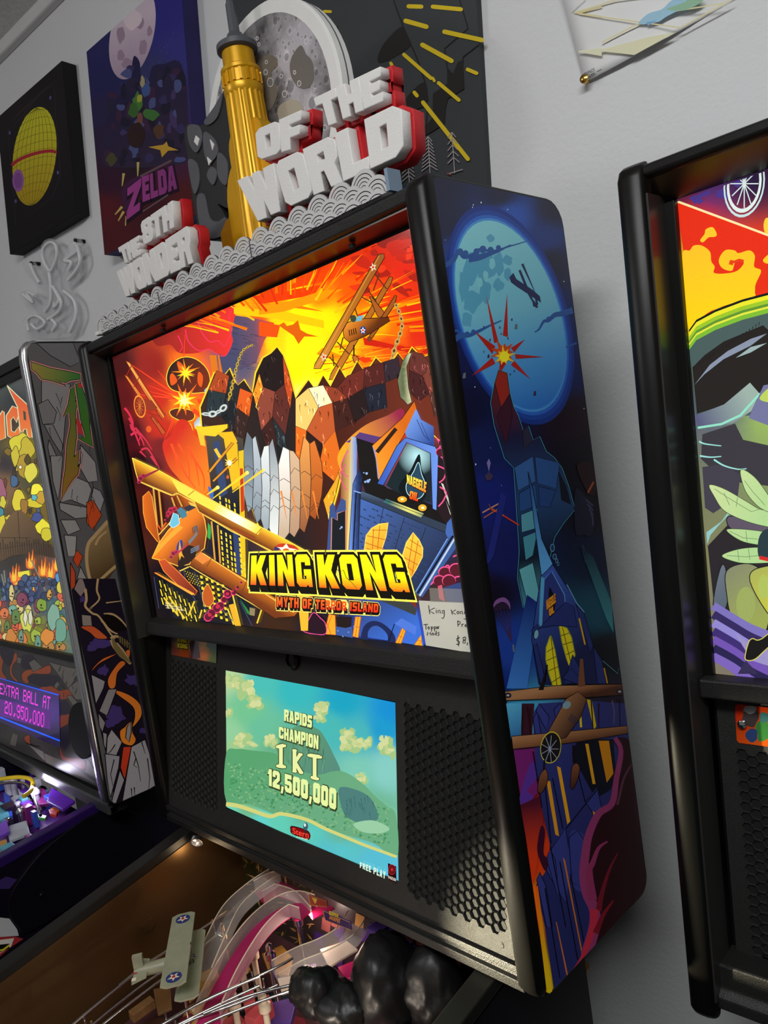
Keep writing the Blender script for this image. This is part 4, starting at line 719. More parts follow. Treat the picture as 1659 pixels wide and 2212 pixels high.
for p in ([(890,960),(950,1030),(1010,1250),(990,1300),(920,1060)],[(640,1130),(820,950),(880,980),(900,1120),(740,1110)],[(590,1140),(630,1100),(640,1160),(612,1210)],[(870,1310),(930,1420),(910,1490),(810,1510)],[(600,1250),(625,1230),(690,1510),(650,1510)],[(800,1470),(860,1400),(930,1480),(900,1510)],[(1010,1250),(1070,1350),(1100,1505),(1040,1505)]): A.poly(p, (40,50,110)); A.out(p, (14,16,34), 1.3)
A.line([(915,1060),(955,1240)], (214,160,30), 3.4); A.line([(1085,1400),(1108,1505)], (200,140,30), 3); A.line([(1075,1350),(1180,1440),(1185,1400)], (80,130,140), 1.6); A.line([(830,830),(900,960),(950,1020)], (90,150,180), 2.4)
A.ell(622,1170,14,30,(120,170,180),10)
# --- lower part: tower shafts, biplane, smoke
A.frame(1040, 1500, 3.107)
A.poly([(155,60),(270,60),(255,280),(175,300)], lg((1090,1520),(90,180,220),(1120,1590),(50,110,170))); A.poly([(265,60),(350,60),(330,300),(260,300)], (60,24,40))
A.poly([(210,370),(320,370),(350,560),(390,640),(280,760),(250,640)], (120,34,110)); A.poly([(250,690),(330,450),(365,560),(300,640),(345,690),(265,740)], (90,50,150), True); A.poly([(255,740),(390,680),(410,820),(380,1010),(360,1190),(345,1280),(300,1000)], lg((1130,1740),(80,20,40),(1150,1860),(226,60,20)), ml=12)
A.poly([(340,130),(380,60),(700,40),(960,60),(985,330),(900,1000),(760,1560),(680,1760),(480,1980),(420,1560),(360,1280),(430,1180),(455,1010),(400,760),(360,480)], lg((1160,1560),(50,54,118),(1290,1900),(40,43,100),(.5,(44,48,108)))); 
A.poly([(640,300),(880,300),(900,560),(860,640),(760,700),(600,400)], (20,20,34))
for p in ([(340,160),(370,110),(400,300),(360,300)],[(360,110),(380,60),(450,150),(430,240)],[(480,100),(520,60),(560,90),(500,200)],[(430,1180),(460,1040),(560,900),(600,1180),(560,1400)],[(365,1240),(385,1190),(425,1280),(470,1560),(430,1560)],[(430,1100),(455,1035),(490,1110),(520,1400)],[(580,960),(640,910),(690,990),(680,1300),(600,1260)],[(690,720),(770,620),(800,760),(760,820)]): A.poly(p, (54,60,132), p[0][0] == 580); A.out(p, (12,12,30), 1.8)
for p, col in (([(430,580),(455,580),(515,950),(490,940)],(226,150,30)),([(500,480),(525,490),(590,850),(570,870)],(230,160,30)),([(690,330),(712,330),(760,600),(740,600)],(226,160,30)),([(780,310),(850,310),(880,530),(835,590)],(214,136,20)),([(700,30),(735,40),(765,210),(750,240)],(214,180,30)),([(740,780),(755,790),(765,840),(755,850)],(226,150,30)),([(540,1090),(555,1110),(680,1770),(670,1760)],(206,110,40)),([(492,1520),(500,1530),(575,1880),(565,1885)],(206,110,40)),([(650,130),(665,140),(670,220),(655,220)],(226,200,40))): A.poly(p, col)
for a, b in (((455,1010),(560,1560)),((520,1120),(640,1780)),((590,1200),(690,1700)),((420,1300),(520,1900)),((560,900),(800,600)),((420,600),(460,1000)),((610,400),(690,720)),((340,380),(400,760)),((470,560),(540,900))): A.line([a, b], (12,12,28), 2.4)
A.poly([(355,1290),(372,1280),(405,1540),(470,1990),(455,2015),(430,1980),(390,1640)], lg((1160,1920),(240,100,20),(1190,2140),(244,206,20)))
A.poly([(395,880),(420,920),(410,1060),(440,1110),(420,1180),(370,1060),(375,960)], (60,14,40), True)
# smoke, right bottom
A.poly([(985,340),(1000,600),(1050,1000),(1090,1250),(1060,1330),(840,1620),(720,1720),(680,1780),(715,1640),(740,1440),(680,1300),(665,1180),(700,960),(780,800),(880,740),(890,600),(915,400),(880,300),(960,290)], (44,14,20), True)
for pts, w0, w1, col in (([(890,290),(930,380),(900,560),(870,730),(780,800),(715,940),(690,1080),(680,1200),(700,1330),(750,1440),(750,1560),(700,1740)],9,26,(150,56,106)),([(840,985),(780,1030),(740,1130),(715,1190),(740,1380)],3,20,(150,50,96)),([(1000,470),(950,560),(920,680),(905,740)],4,6,(96,50,66)),([(910,1060),(850,1180),(800,1340),(780,1450)],2,14,(120,22,40)),([(750,1440),(740,1560),(690,1720),(640,1810),(550,1920)],18,3,(200,44,70)),([(880,1380),(810,1480),(760,1600)],3,14,(130,22,40)),([(870,40),(885,120),(880,200)],3,2,(110,84,100))): A.line(pts, col, w0, w1, True)
# biplane
WD = (150,98,62)
for a, b in (((270,80),(265,330)),((320,90),(320,300)),((300,80),(330,290)),((730,40),(745,270)),((780,60),(780,250)),((920,30),(925,260))): A.line([a, b], (40,18,14), 3, 1.6)
for p, g0, g1 in (([(150,-20),(480,-60),(960,-70),(965,0),(700,20),(160,40)],1485,1512),([(195,280),(400,262),(640,240),(970,210),(975,262),(640,318),(410,346),(205,366)],1575,1612)): A.poly(p, lg((1200,g0),(176,124,84),(1206,g1),(80,44,30),(.5,(150,98,62)))); A.out(p, (24,14,12), 1.5)
A.poly([(375,-30),(410,-30),(430,-200),(440,-200)], (30,20,20)); A.poly([(640,-50),(690,-55),(675,-240),(655,-240)], (120,74,50)); A.poly([(440,250),(560,30),(640,-20),(700,30),(660,150),(560,290),(520,300)], lg((1190,1540),(160,108,72),(1240,1580),(50,30,28))); A.out([(440,250),(560,30),(640,-20),(700,30),(660,150),(560,290),(520,300)], (24,14,12), 1.4); A.ell(565,70,30,24,(130,160,170),-40)
for k in range(4): A.line([(575+k*12,175+k*8),(600+k*12,130+k*8)], (50,50,70), 2)
A.ell(458,355,70,108,(216,206,60),8,ring=.94); A.ell(458,355,62,98,(30,24,26),8)
for k in range(9): a = k*math.pi*2/9; A.line([(452,365),(452+58*math.cos(a),365+92*math.sin(a))], (150,158,176), 1.6)
A.ell(452,366,10,20,(150,158,180)); A.line([(610,340),(612,460)], (30,16,16), 5); A.line([(415,440),(410,520)], (30,16,16), 4)
for p in ([(590,590),(600,490),(630,460),(652,490),(640,560),(610,632),(588,620)],[(370,620),(385,540),(420,500),(438,540),(430,600),(395,660),(372,650)]): A.poly(p, lg((1230,1640),(140,84,54),(1250,1700),(60,30,22)), True); A.out(p, (24,14,12), 1.4, True)
for q in ((170,5),(920,-20)): A.ell(q[0], q[1], 24, 18, (34,30,44)); A.poly([(q[0]+r_*math.cos(a), q[1]+r_*.7*math.sin(a)) for a, r_ in [(math.pi*k/5, 16 if k % 2 == 0 else 6) for k in range(10)]], (196,190,186))
A.build('side_decal', PRINT, sideR)['label'] = 'moonlit city side decal with gold biplane'
# ------------------------------------------------------------------ video screen
SCRP = Plane(Vector(ST(0, 0, -.0015)), SN); A = Art(SCRP, start=1e-4, step=8e-6); A.frame(320, 1320, 2.860)
A.clip = [A.K(*q) for q in ((458,345),(1528,566),(1565,1696),(478,1208))]
A.base([(458,345),(1528,566),(1565,1696),(478,1208)], [(480,380,(176,206,150)),(700,440,(70,186,176)),(620,620,(110,190,140)),(900,480,(48,180,184)),(1200,560,(20,160,190)),(1500,620,(16,140,206)),(1450,720,(24,150,200)),(700,720,(100,186,150)),(1120,720,(70,180,176)),(1300,760,(70,176,180)),(500,760,(140,200,150)),(520,860,(150,196,140)),(820,860,(100,170,130)),(1300,1000,(120,196,176)),(1480,980,(130,200,190)),(540,960,(80,160,110)),(560,1100,(84,160,104)),(800,1150,(84,150,100)),(1000,1250,(100,166,120)),(1250,1150,(90,160,120)),(1400,1250,(110,176,140)),(1480,1350,(120,190,160)),(1200,1380,(100,176,150)),(620,1200,(110,176,130)),(800,1300,(96,200,176)),(1000,1360,(90,196,184)),(1200,1480,(86,190,196)),(1400,1560,(84,184,206)),(1520,1640,(86,186,216)),(500,1200,(110,206,180)),(700,1320,(96,204,196)),(1100,1500,(84,186,196))], 80, 60, 60)
CLD = (196,206,140)
for x, y, rx, ry in ((540,440,80,70),(610,490,80,90),(660,560,60,60),(490,420,40,50),(500,620,28,50),(590,790,60,60),(560,820,50,40),(640,820,60,30),(760,800,50,60),(1080,600,66,60),(1060,650,44,46),(1240,770,60,66),(1280,830,80,70),(1230,830,50,60),(1360,810,44,60),(1470,820,60,80),(1500,860,50,60),(1320,1030,50,50)): 
    for _ in range(5): blob(x+(random.random()-.5)*rx*1.1, y+(random.random()-.4)*ry*.9, rx*(.35+.3*random.random()), ry*(.35+.25*random.random()), (160,194,128), 11, .4)
    for _ in range(7): blob(x+(random.random()-.55)*rx, y-(random.random()-.4)*ry*.8, rx*(.2+.3*random.random()), ry*(.2+.25*random.random()), random.choice([CLD, (186,202,136), (206,212,150)]), 11, .4)
A.poly([(800,860),(880,740),(960,700),(1060,730),(1110,800),(1150,880),(1195,985),(1140,990),(1040,1010),(900,960)], lg((630,1580),(90,150,110),(730,1650),(84,136,120)), True)
for k in range(40): x, y = 840+random.random()*290, 780+random.random()*180; A.line([(x,y),(x+random.random()*14-7,y+30+random.random()*50)], random.choice([(74,122,90),(120,160,124),(64,110,84)]), 1.6, .4)
A.poly([(490,880),(560,850),(660,860),(800,880),(900,960),(1040,1010),(1200,985),(1330,1060),(1400,1130),(1480,1200),(1540,1260),(1545,1520),(1400,1430),(1200,1370),(1000,1290),(840,1250),(780,1250),(640,1190),(490,1170)], lg((560,1640),(84,158,106),(640,1760),(104,166,124)), True)
fq = []
for k in range(500):
    x = 500+random.random()*1000; y = 920+(x-500)*.3+random.random()*230; r_ = 4+random.random()*7; fq.append([(x-r_,y),(x,y-r_),(x+r_,y),(x,y+r_*.8)])
A.quads(fq[:260], (70,140,90)); A.quads(fq[260:], (124,176,124))
A.poly([(1190,1090),(1290,1100),(1380,1150),(1425,1240),(1420,1290),(1330,1310),(1240,1270),(1200,1200)], (76,124,120), True)
for k in range(24): x, y = 1210+random.random()*190, 1120+random.random()*130; A.line([(x,y),(x+8,y+40)], (60,104,100), 2, .5)
A.poly([(1280,1310),(1400,1290),(1500,1340),(1440,1370),(1330,1360)], (150,200,160), True)
A.line([(490,1190),(560,1200),(640,1225),(760,1265),(820,1250),(900,1262),(1000,1290),(1100,1340),(1220,1390),(1340,1440),(1450,1480),(1545,1515)], (206,206,120), 9, 6, True)
def stext(t, q, g=0): A.text(t, q, (54,70,40), dx=1.2, dy=1.4, grow=.9, gap=1.1); A.text(t, q, (226,240,160), grow=.1, gap=1.1)
stext('RAPIDS', [(850,605),(1022,645),(1020,720),(850,675)]); stext('CHAMPION', [(818,712),(1062,768),(1060,852),(818,782)]); stext('12,500,000', [(748,970),(1172,1098),(1170,1225),(748,1072)])
for x, y, l in ((830,830,[[(0,0),(0,128)],[(-18,6),(18,-2)],[(-16,124),(18,128)]]),(915,858,[[(0,0),(0,128)],[(36,24),(4,74),(40,136)]]),(1040,890,[[(0,0),(0,140)],[(-32,-2),(32,8)],[(-12,134),(14,142)]])):   # bone-shaped initials I K T
    for lay, wd in (((54,70,40),12),((230,236,160),8)):
        for p in l:
            P = [(x+a, y+b) for a, b in p]; A.line(P, lay, wd)
            for q in (P[0], P[-1]): A.ell(q[0]-5, q[1], wd*1.1, wd*1.1, lay, n=10); A.ell(q[0]+6, q[1]+2, wd*1.1, wd*1.1, lay, n=10)
A.text('FREE PLAY', [(1320,1545),(1480,1605),(1478,1650),(1320,1580)], (210,240,220), gap=1.6)
A.poly([(893,1345),(902,1325),(990,1350),(1012,1378),(1008,1402),(990,1405),(905,1372)], (120,14,16), True); A.out([(893,1345),(902,1325),(990,1350),(1012,1378),(1008,1402),(990,1405),(905,1372)], (30,10,10), 1.6, True); A.font('Stern', [(904,1334),(1004,1362),(1004,1400),(904,1370)], (250,70,50)); A.font('pinball', [(930,1384),(998,1402),(998,1416),(930,1396)], (236,236,190)); A.line([(985,1370),(985,1340)], (30,40,40), 4); A.ell(985,1326,15,24,(60,90,96)); A.ell(981,1318,7,11,(210,230,226))
A.poly([(1494,1552),(1545,1572),(1547,1678),(1496,1650)], (40,10,14)); A.ell(1519,1592,22,32,(170,30,40),ring=.8); A.ell(1519,1592,12,18,(170,30,40),ring=.7); A.ell(1519,1592,5,7,(236,60,60)); A.font('INSIDER', [(1497,1628),(1545,1648),(1545,1666),(1497,1646)], (236,226,210))
A.build('video_screen', SCREEN, main)['label'] = 'lit video screen showing a green island under a teal sky'
MB(ST).box(SU0-.004, SU1+.004, SS0-.004, SS1+.004, -.009, -.0045).build('screen_back', m_dark, main)
# ------------------------------------------------------------------ badge sticker on the speaker panel
A = Art(Plane(Vector(ST(0, 0, .001)), SN), start=4e-4); A.frame(320, 1320, 2.860)
A.clip = [A.K(*q) for q in ((142,142),(425,178),(422,322),(145,270))]
A.base([(142,142),(425,178),(422,322),(145,270)], [(160,160,(90,66,90)),(160,250,(110,50,40)),(220,190,(190,170,60)),(220,260,(150,60,20)),(290,190,(110,70,80)),(290,280,(70,30,40)),(350,200,(230,160,40)),(340,270,(220,110,30)),(400,220,(60,110,60)),(400,300,(80,100,40))], 40, 14, 10)
A.poly([(255,200),(290,160),(310,190),(325,290),(270,280)], (70,50,60)); A.poly([(360,210),(385,180),(415,210),(410,290),(395,250)], (60,110,80), True)
for t, q in (('KING', [(184,162),(240,172),(240,198),(184,190)]), ('KONG', [(184,196),(245,204),(245,234),(184,226)])): A.text(t, q, (60,40,10), dx=1, dy=1, grow=1); A.text(t, q, (226,206,60))
A.build('badge_sticker', artmat('domed_sticker', base=1, rough=.08, coat=1), main)
# ================================================================== TOPPER
top = thing('machine_topper', 'red and white lettered topper with gold tower, moon disc and grey wave panel', 'topper', (.36, .06, H))
m_let = mat('white_printed_plastic', (226, 222, 220), .6, var=.03, bump=.2, bscale=500)
m_red = mat('red_printed_plastic', (196, 30, 38), .5, var=.06, bump=.15, bscale=500)
m_gold = mat('gold_silk_plastic', (214, 158, 14), .33, metal=.35, var=.1, vscale=60)
m_gold2 = mat('dark_gold_plastic', (170, 112, 10), .45, metal=.2, var=.1, vscale=60)
m_grey = mat('grey_printed_plastic', (84, 86, 92), .45, var=.08)
m_scal = mat('pale_grey_wave_plastic', (196, 194, 194), .6, var=.04)
m_groove = mat('dark_groove', (78, 78, 80), .7, var=.1)
def glyph_curve(ch, P, y, depth, bevel, name, m, parent, off=0):
    cu = bpy.data.curves.new(name, 'CURVE'); cu.dimensions = '2D'; cu.fill_mode = 'BOTH'; cu.extrude = depth/2; cu.bevel_depth = bevel; cu.bevel_resolution = 1; cu.offset = off
    for loop in P:
        sp_ = cu.splines.new('POLY'); sp_.points.add(len(loop)-1)
        for pt, (x, z) in zip(sp_.points, loop): pt.co = (x, z, 0, 1)
        sp_.use_cyclic_u = True
    o = bpy.data.objects.new(name, cu); COL.objects.link(o); me = bpy.data.meshes.new_from_object(o); bpy.data.objects.remove(o); bpy.data.curves.remove(cu)
    me.transform(Matrix(((1, 0, 0, 0), (0, 0, -1, y), (0, 1, 0, 0), (0, 0, 0, 1)))); me.materials.clear(); me.materials.append(m)
    return me
LY = .022
def word(txt, quad, parent_plate, gap=.35):
    pl = PY(LY); q = [pl.hit(*a) for a in quad]; tot = sum(gw(ch)+gap for ch in txt)-gap; x = 0; out = []
    for ch in txt:
        if ch != ' ':
            loops = []
            for l in GL[ch]:
                L2 = []
                for px_, py_ in l:
                    u, v = (px_+x)/tot, 1-py_/10; a = (q[0]*(1-u)+q[1]*u)*(1-v)+(q[3]*(1-u)+q[2]*u)*v; L2.append((a.x, a.z))
                loops.append(L2)
            out.append((ch, loops))
        x += gw(ch)+gap
    return out
plates = [([('THE', [(255,536),(298,510),(303,548),(266,570)]), ('8TH', [(303,481),(370,435),(375,489),(310,529)]), ('WONDER', [(252,588),(406,487),(416,566),(267,643)])]),
          ([('OF', [(551,282),(648,240),(652,312),(557,345)]), ('THE', [(678,213),(819,146),(826,216),(697,276)]), ('WORLD', [(513,391),(864,222),(871,330),(545,482)])])]
for words in plates:
    bm = bmesh.new(); glyphs = []
    for t, quad in words:
        for ch, loops in word(t, quad, None):
            glyphs.append((ch, loops))
            hgt = max(p[1] for p in loops[0])-min(p[1] for p in loops[0]); me = glyph_curve(ch, [loops[0]], LY+.0205, .0135, .0006, 'g', m_red, None, off=.0034 if hgt > .03 else .0022)
            bm.from_mesh(me); bpy.data.meshes.remove(me)
    me = bpy.data.meshes.new('red_backing'); bm.to_mesh(me); bm.free(); me.materials.append(m_red); back = link(bpy.data.objects.new('red_backing', me), top)
    for ch, loops in glyphs:
        me = glyph_curve(ch, loops, LY+.0065, .011, .0009, 'letter', m_let, None); link(bpy.data.objects.new('letter', me), back)
# wave panel: overlapping rows of ringed scales
cp = PY(-.004); zt = lambda x, y: cp.hit(x, y)
topline = [(203,690),(212,679),(284,643),(333,615.5),(390,580),(450,546.5),(519,507),(558,484),(620,450),(700,405),(770,365),(812,348),(832,362)]
TP = [zt(*q) for q in topline]
def ztop(x):
    for a, b in zip(TP, TP[1:]):
        if a.x <= x <= b.x: return a.z+(b.z-a.z)*(x-a.x)/(b.x-a.x)
    return TP[0].z if x < TP[0].x else TP[-1].z
WX0, WX1 = TP[0].x, TP[-1].x
R0 = .0185; mb = MB(); n = 14
half = lambda r_, h: [(r_*math.cos(math.pi*k/n), -h, r_*math.sin(math.pi*k/n)) for k in range(n+1)]
for ra, rb, h, mi in [(R0, R0*.97, .003, 0), (R0*.97, R0*.8, .0034, 0), (R0*.8, R0*.75, .0026, 1), (R0*.75, R0*.6, .0034, 0), (R0*.6, R0*.55, .0026, 1), (R0*.55, R0*.41, .0034, 0), (R0*.41, R0*.37, .0026, 1), (R0*.37, R0*.23, .0034, 0), (R0*.23, R0*.19, .0026, 1), (R0*.19, .00001, .0034, 0)]:
    a, b = half(ra, h), half(rb, h); vs = [v for q in zip(a, b) for v in q]; mb.add(vs, [(2*k, 2*k+1, 2*k+3, 2*k+2) for k in range(n)], mi)
a, b = half(R0, .003), half(R0, 0); mb.add([v for q in zip(a, b) for v in q], [(2*k, 2*k+1, 2*k+3, 2*k+2) for k in range(n)], 1)
PITCH = .0333; RH = .0068; NR = 6
xs = np.linspace(WX0, WX1, 40); pp = [(x, .006, ztop(x)-.012) for x in xs]
pw = MB().prism([(WX0, .006, H)]+pp+[(WX1, .006, H)], (0, .008, 0)).build('wave_panel', m_scal, top)
proto = mb.build('wave_scale', [m_scal, m_groove], pw); pm = proto.data; cut = {}; protos_used = False
def cut_scale(k):                 # scales that run past the foot of the panel are cut off flat there
    if k <= 0: return pm
    if k not in cut:
        me = pm.copy(); bm = bmesh.new(); bm.from_mesh(me); bmesh.ops.bisect_plane(bm, geom=bm.verts[:]+bm.edges[:]+bm.faces[:], plane_co=(0, 0, k*.0008), plane_no=(0, 0, 1), clear_inner=True); bm.to_mesh(me); bm.free(); cut[k] = me
    return cut[k]
for r in range(NR+1):           # r = 0 is the back, uppermost row
    for i in range(-1, int((WX1-WX0)/PITCH)+3):
        x = WX0+.010+(i+(.5 if r % 2 else 0))*PITCH
        if x < WX0+.004 or x > WX1-.008: continue
        z = ztop(x)-R0-r*RH-(.003 if r else 0); k = math.ceil((H-z)/.0008)
        if k*.0008 > R0*.86: continue
        o = proto if not protos_used else proto.copy()
        if protos_used: COL.objects.link(o)
        o.data = cut_scale(k); protos_used = True; o.location = (x, .0048-r*.0012, z)
MB().box(WX1-.003, WX1+.001, -.003, .014, H, TP[-1].z).build('panel_end', mat('blue_grey_edge', (120, 138, 160), .5), top)
MB().box(WX0-.002, WX0+.010, -.005, .014, H+.0002, H+.005).build('panel_foot', m_let, top)
for q in ((545, 540), (349, 660)):
    x = zt(*q).x; MB().box(x-.0005, x+.0005, -.0068, -.006, H, ztop(x)-.012).build('panel_seam', m_groove, pw)
MB().box(WX0+.03, WX1-.02, .018, .15, H, H+.003).build('base_plate', m_blk, top)
# tower
TY = .095; ty = PY(TY); tx = ty.hit(512, 105).x
zz = lambda x, y: ty.hit(x, y).z
zdisc = zz(512, 108); zring0 = zz(515, 178); zring1 = zz(512, 150); zbase = zz(540, 505)
def gear(z, r, k=18, d=.9):
    return [(tx+(r if j % 4 < 2 else r*d)*math.cos(2*math.pi*j/(4*k)), TY+(r if j % 4 < 2 else r*d)*math.sin(2*math.pi*j/(4*k)), z) for j in range(4*k)]
def loft(rings, mi=0, mb=None):
    mb = mb or MB(); n = len(rings[0]); vs = [v for r_ in rings for v in r_]
    return mb.add(vs, [(i*n+j, i*n+(j+1) % n, (i+1)*n+(j+1) % n, (i+1)*n+j) for i in range(len(rings)-1) for j in range(n)]+[tuple(range(n-1, -1, -1)), tuple(range((len(rings)-1)*n, len(rings)*n))], mi)
rt = .0225; rb = .0325
tower = loft([gear(H+.003, rt*1.3, 20, .955), gear(zbase, rt*1.28, 20, .955), gear(zring0-.02, rt*1.05, 20, .955)]).build('tower_shaft', m_gold, top)
mb = MB(); zr = zring0
mb.lathe([(rt*1.02, zr-.022), (rt*1.1, zr-.018), (rt*1.1, zr-.012), (rt*1.04, zr-.010), (rt*1.04, zr+.004), (rt*1.1, zr+.006), (rt*1.1, zr+.010), (rt*.9, zr+.013), (rt*.88, zdisc-.002)], (tx, TY, 0), k=40).build('tower_crown', m_gold, tower, smooth=30)
for k in range(18):
    a = 2*math.pi*k/18; MB().box(-.0016, .0016, -.0015, .0015, zr-.010, zr+.004).build('crown_tooth', m_gold, tower).matrix_local = Matrix.Translation((tx+rt*1.06*math.cos(a), TY+rt*1.06*math.sin(a), 0)) @ Matrix.Rotation(a+math.pi/2, 4, 'Z')
MB().lathe([(rt*.95, zdisc-.004), (rt*1.12, zdisc-.002), (rt*1.12, zdisc+.004), (rt*.98, zdisc+.006), (rt*.6, zdisc+.010), (rt*.42, zdisc+.018), (rt*.3, zdisc+.02)], (tx, TY, 0), k=36).build('tower_cap', m_grey, top, smooth=40)
MB().lathe([(.0068, zdisc+.012), (.006, zdisc+.055), (.0045, zdisc+.056), (.0038, zdisc+.1), (.003, zdisc+.101), (.0016, zdisc+.18)], (tx, TY, 0), k=8).build('tower_spire', m_grey, top)
# rounded setbacks at the foot of the tower, left side, and base
for si_, (hw, zt_) in enumerate(((rb*1.15, zz(500, 300)), (rb*1.9, zz(497, 364)), (rb*2.35, zz(490, 426)))):
    for sx in (-1, 1):
        x1 = tx+sx*hw; x0 = tx+sx*rt*.8; r_ = abs(x1-x0)*.8
        P = [(x0, H+.003), (x1, H+.003)]+[(x1-sx*r_*(1-math.cos(a)), zt_-r_*1.6+r_*1.6*math.sin(a)) for a in [math.pi/2*k/6 for k in range(7)]]+[(x0, zt_)]
        MB().prism([(x, TY-.010+si_*.002, z) for x, z in P], (0, .018-si_*.004, 0)).build('tower_setback', m_gold, tower, bevel=.001)
loft([[(tx+sx*hw_, TY+sy*hw_*.09, z) for sx, sy in ((-1, -1), (1, -1), (1, 1), (-1, 1))] for hw_, z in ((rb*2.7, H+.003), (rb*2.7, zz(488, 505)), (rb*2.4, zz(488, 490)), (rb*2.2, zz(488, 480)))]).build('tower_base', m_gold2, top, bevel=.0015)
# moon disc
MY = .128; my = PY(MY); rim = [my.hit(*q) for q in ((510,67.5),(555,13),(616,-3),(667,10),(701,44),(731,118),(741,179))]
Aa = np.array([[2*v.x, 2*v.z, 1] for v in rim]); bb = np.array([v.x**2+v.z**2 for v in rim]); sol = np.linalg.lstsq(Aa, bb, rcond=None)[0]; mx_, mz_ = sol[0], sol[1]; mr_ = math.sqrt(sol[2]+mx_**2+mz_**2)
m_moon = bpy.data.materials.new('printed_moon_face'); m_moon.use_nodes = True; nt = m_moon.node_tree; N = nt.nodes; L = nt.links; b = N['Principled BSDF']; b.inputs['Roughness'].default_value = .7
tc = N.new('ShaderNodeTexCoord'); no = N.new('ShaderNodeTexNoise'); no.inputs['Scale'].default_value = 22; no.inputs['Detail'].default_value = 8; L.new(tc.outputs['Object'], no.inputs['Vector'])
rp = N.new('ShaderNodeValToRGB'); rp.color_ramp.elements[0].position = .35; rp.color_ramp.elements[0].color = (*c(88, 84, 84), 1); rp.color_ramp.elements[1].position = .62; rp.color_ramp.elements[1].color = (*c(186, 180, 186), 1); L.new(no.outputs['Fac'], rp.inputs['Fac'])
cur = rp.outputs['Color']
for sc_, lo, hi in ((26, .16, .22), (55, .2, .3), (110, .22, .32)):
    vo = N.new('ShaderNodeTexVoronoi'); vo.inputs['Scale'].default_value = sc_; L.new(tc.outputs['Object'], vo.inputs['Vector'])
    r2 = N.new('ShaderNodeValToRGB'); e = r2.color_ramp.elements; e[0].position = 0; e[0].color = (.5, .5, .5, 1); e[1].position = hi+.06; e[1].color = (1, 1, 1, 1); k1 = e.new(lo); k1.color = (.45, .45, .45, 1); k2 = e.new(hi); k2.color = (1.35, 1.35, 1.35, 1); L.new(vo.outputs['Distance'], r2.inputs['Fac'])
    mm = N.new('ShaderNodeMix'); mm.data_type = 'RGBA'; mm.blend_type = 'MULTIPLY'; mm.inputs['Factor'].default_value = .75; L.new(cur, mm.inputs['A']); L.new(r2.outputs['Color'], mm.inputs['B']); cur = mm.outputs['Result']
L.new(cur, b.inputs['Base Color'])
MB().lathe([(mr_*.86, 0), (mr_*.87, .004), (mr_*.98, .004), (mr_, .001), (mr_, -.008)], (mx_, MY, mz_), (0, -1, 0), 64).build('moon_rim', m_white, top, smooth=40)
MB().lathe([(mr_*1.004, -.0085), (mr_*1.004, -.0095)], (mx_, MY, mz_), (0, -1, 0), 64).build('moon_rim_line', m_grey, top)
MB().lathe([(mr_, -.010), (mr_, -.018)], (mx_, MY, mz_), (0, -1, 0), 64).build('moon_back', m_white, top, smooth=40)
moon = MB().lathe([(mr_*.875, .0005), (mr_*.875, .0045)], (mx_, MY, mz_), (0, -1, 0), 64).build('moon_face', m_moon, top)
A = Art(PY(MY-.0047)); mare = (96, 90, 86)
A.poly([(632,120),(650,98),(662,118),(674,132),(678,165),(668,188),(648,190),(632,172),(626,145)], mare, True); A.poly([(560,130),(590,120),(600,140),(585,160),(600,200),(580,240),(565,200)], (110,102,92), True); A.poly([(600,235),(640,215),(660,260),(620,290)], (150,142,128), True)
for k in range(46):
    a = random.random()*6.28; rr = mr_*.8*math.sqrt(random.random()); P3 = Vector((mx_+rr*math.cos(a), MY, mz_+rr*math.sin(a)))-CAM
    x, y = CX+FPX*P3.dot(RIGHT)/P3.dot(FWD), CY+FPX*P3.dot(DOWN)/P3.dot(FWD); r_ = random.choice([2, 2.5, 3, 4, 5, 7]); A.ell(x, y, r_*.85+1.2, r_*1.25+1.6, (196, 190, 192), n=14); A.ell(x, y, r_*.85, r_*1.25, (110, 106, 106), n=14)
A.build('moon_craters', PRINT, moon)['kind'] = 'stuff'
# dark layered cut-out beside the tower: a plain craggy plate stands in for the figure
CY_ = .105; cyp = PY(CY_); m_ch = mat('charcoal_plastic', (34, 33, 35), .55, var=.15); m_ch2 = mat('slate_grey_plastic', (86, 86, 92), .6, var=.12)
def plate(px_, y, th, m, name, parent, sm=True):
    P = cr(px_) if sm else px_
    return MB().prism([PY(y).hit(*q) for q in P], (0, th, 0)).build(name, m, parent, bevel=.0008)
crag = plate([(484,185),(478,235),(462,262),(430,270),(405,268),(398,290),(404,330),(408,370),(414,420),(424,470),(432,505),(455,520),(480,512),(490,480),(482,458),(470,440),(492,450),(520,440),(530,380),(520,300),(505,240)], CY_, .02, m_ch, 'crag_plate', top)
for P in ([(480,200),(470,250),(450,270),(440,262),(462,230)],[(405,272),(428,272),(436,300),(424,330),(408,310)],[(440,285),(462,300),(470,330),(452,352),(440,330)],[(406,345),(424,352),(430,390),(420,420),(410,385)],[(470,330),(490,350),(488,400),(470,380)],[(424,430),(440,420),(452,470),(470,478),(486,470),(484,505),(455,516),(434,500)],[(455,360),(468,372),(460,400),(446,380)]):
    plate(P, CY_-.0025, .004, m_ch2, 'crag_relief', crag)
for P in ([(422,292),(430,300),(426,316),(418,306)],[(452,300),(462,312),(458,326)],[(446,338),(456,348),(450,358)]): plate(P, CY_-.004, .003, m_let, 'pale_chip', crag, False)
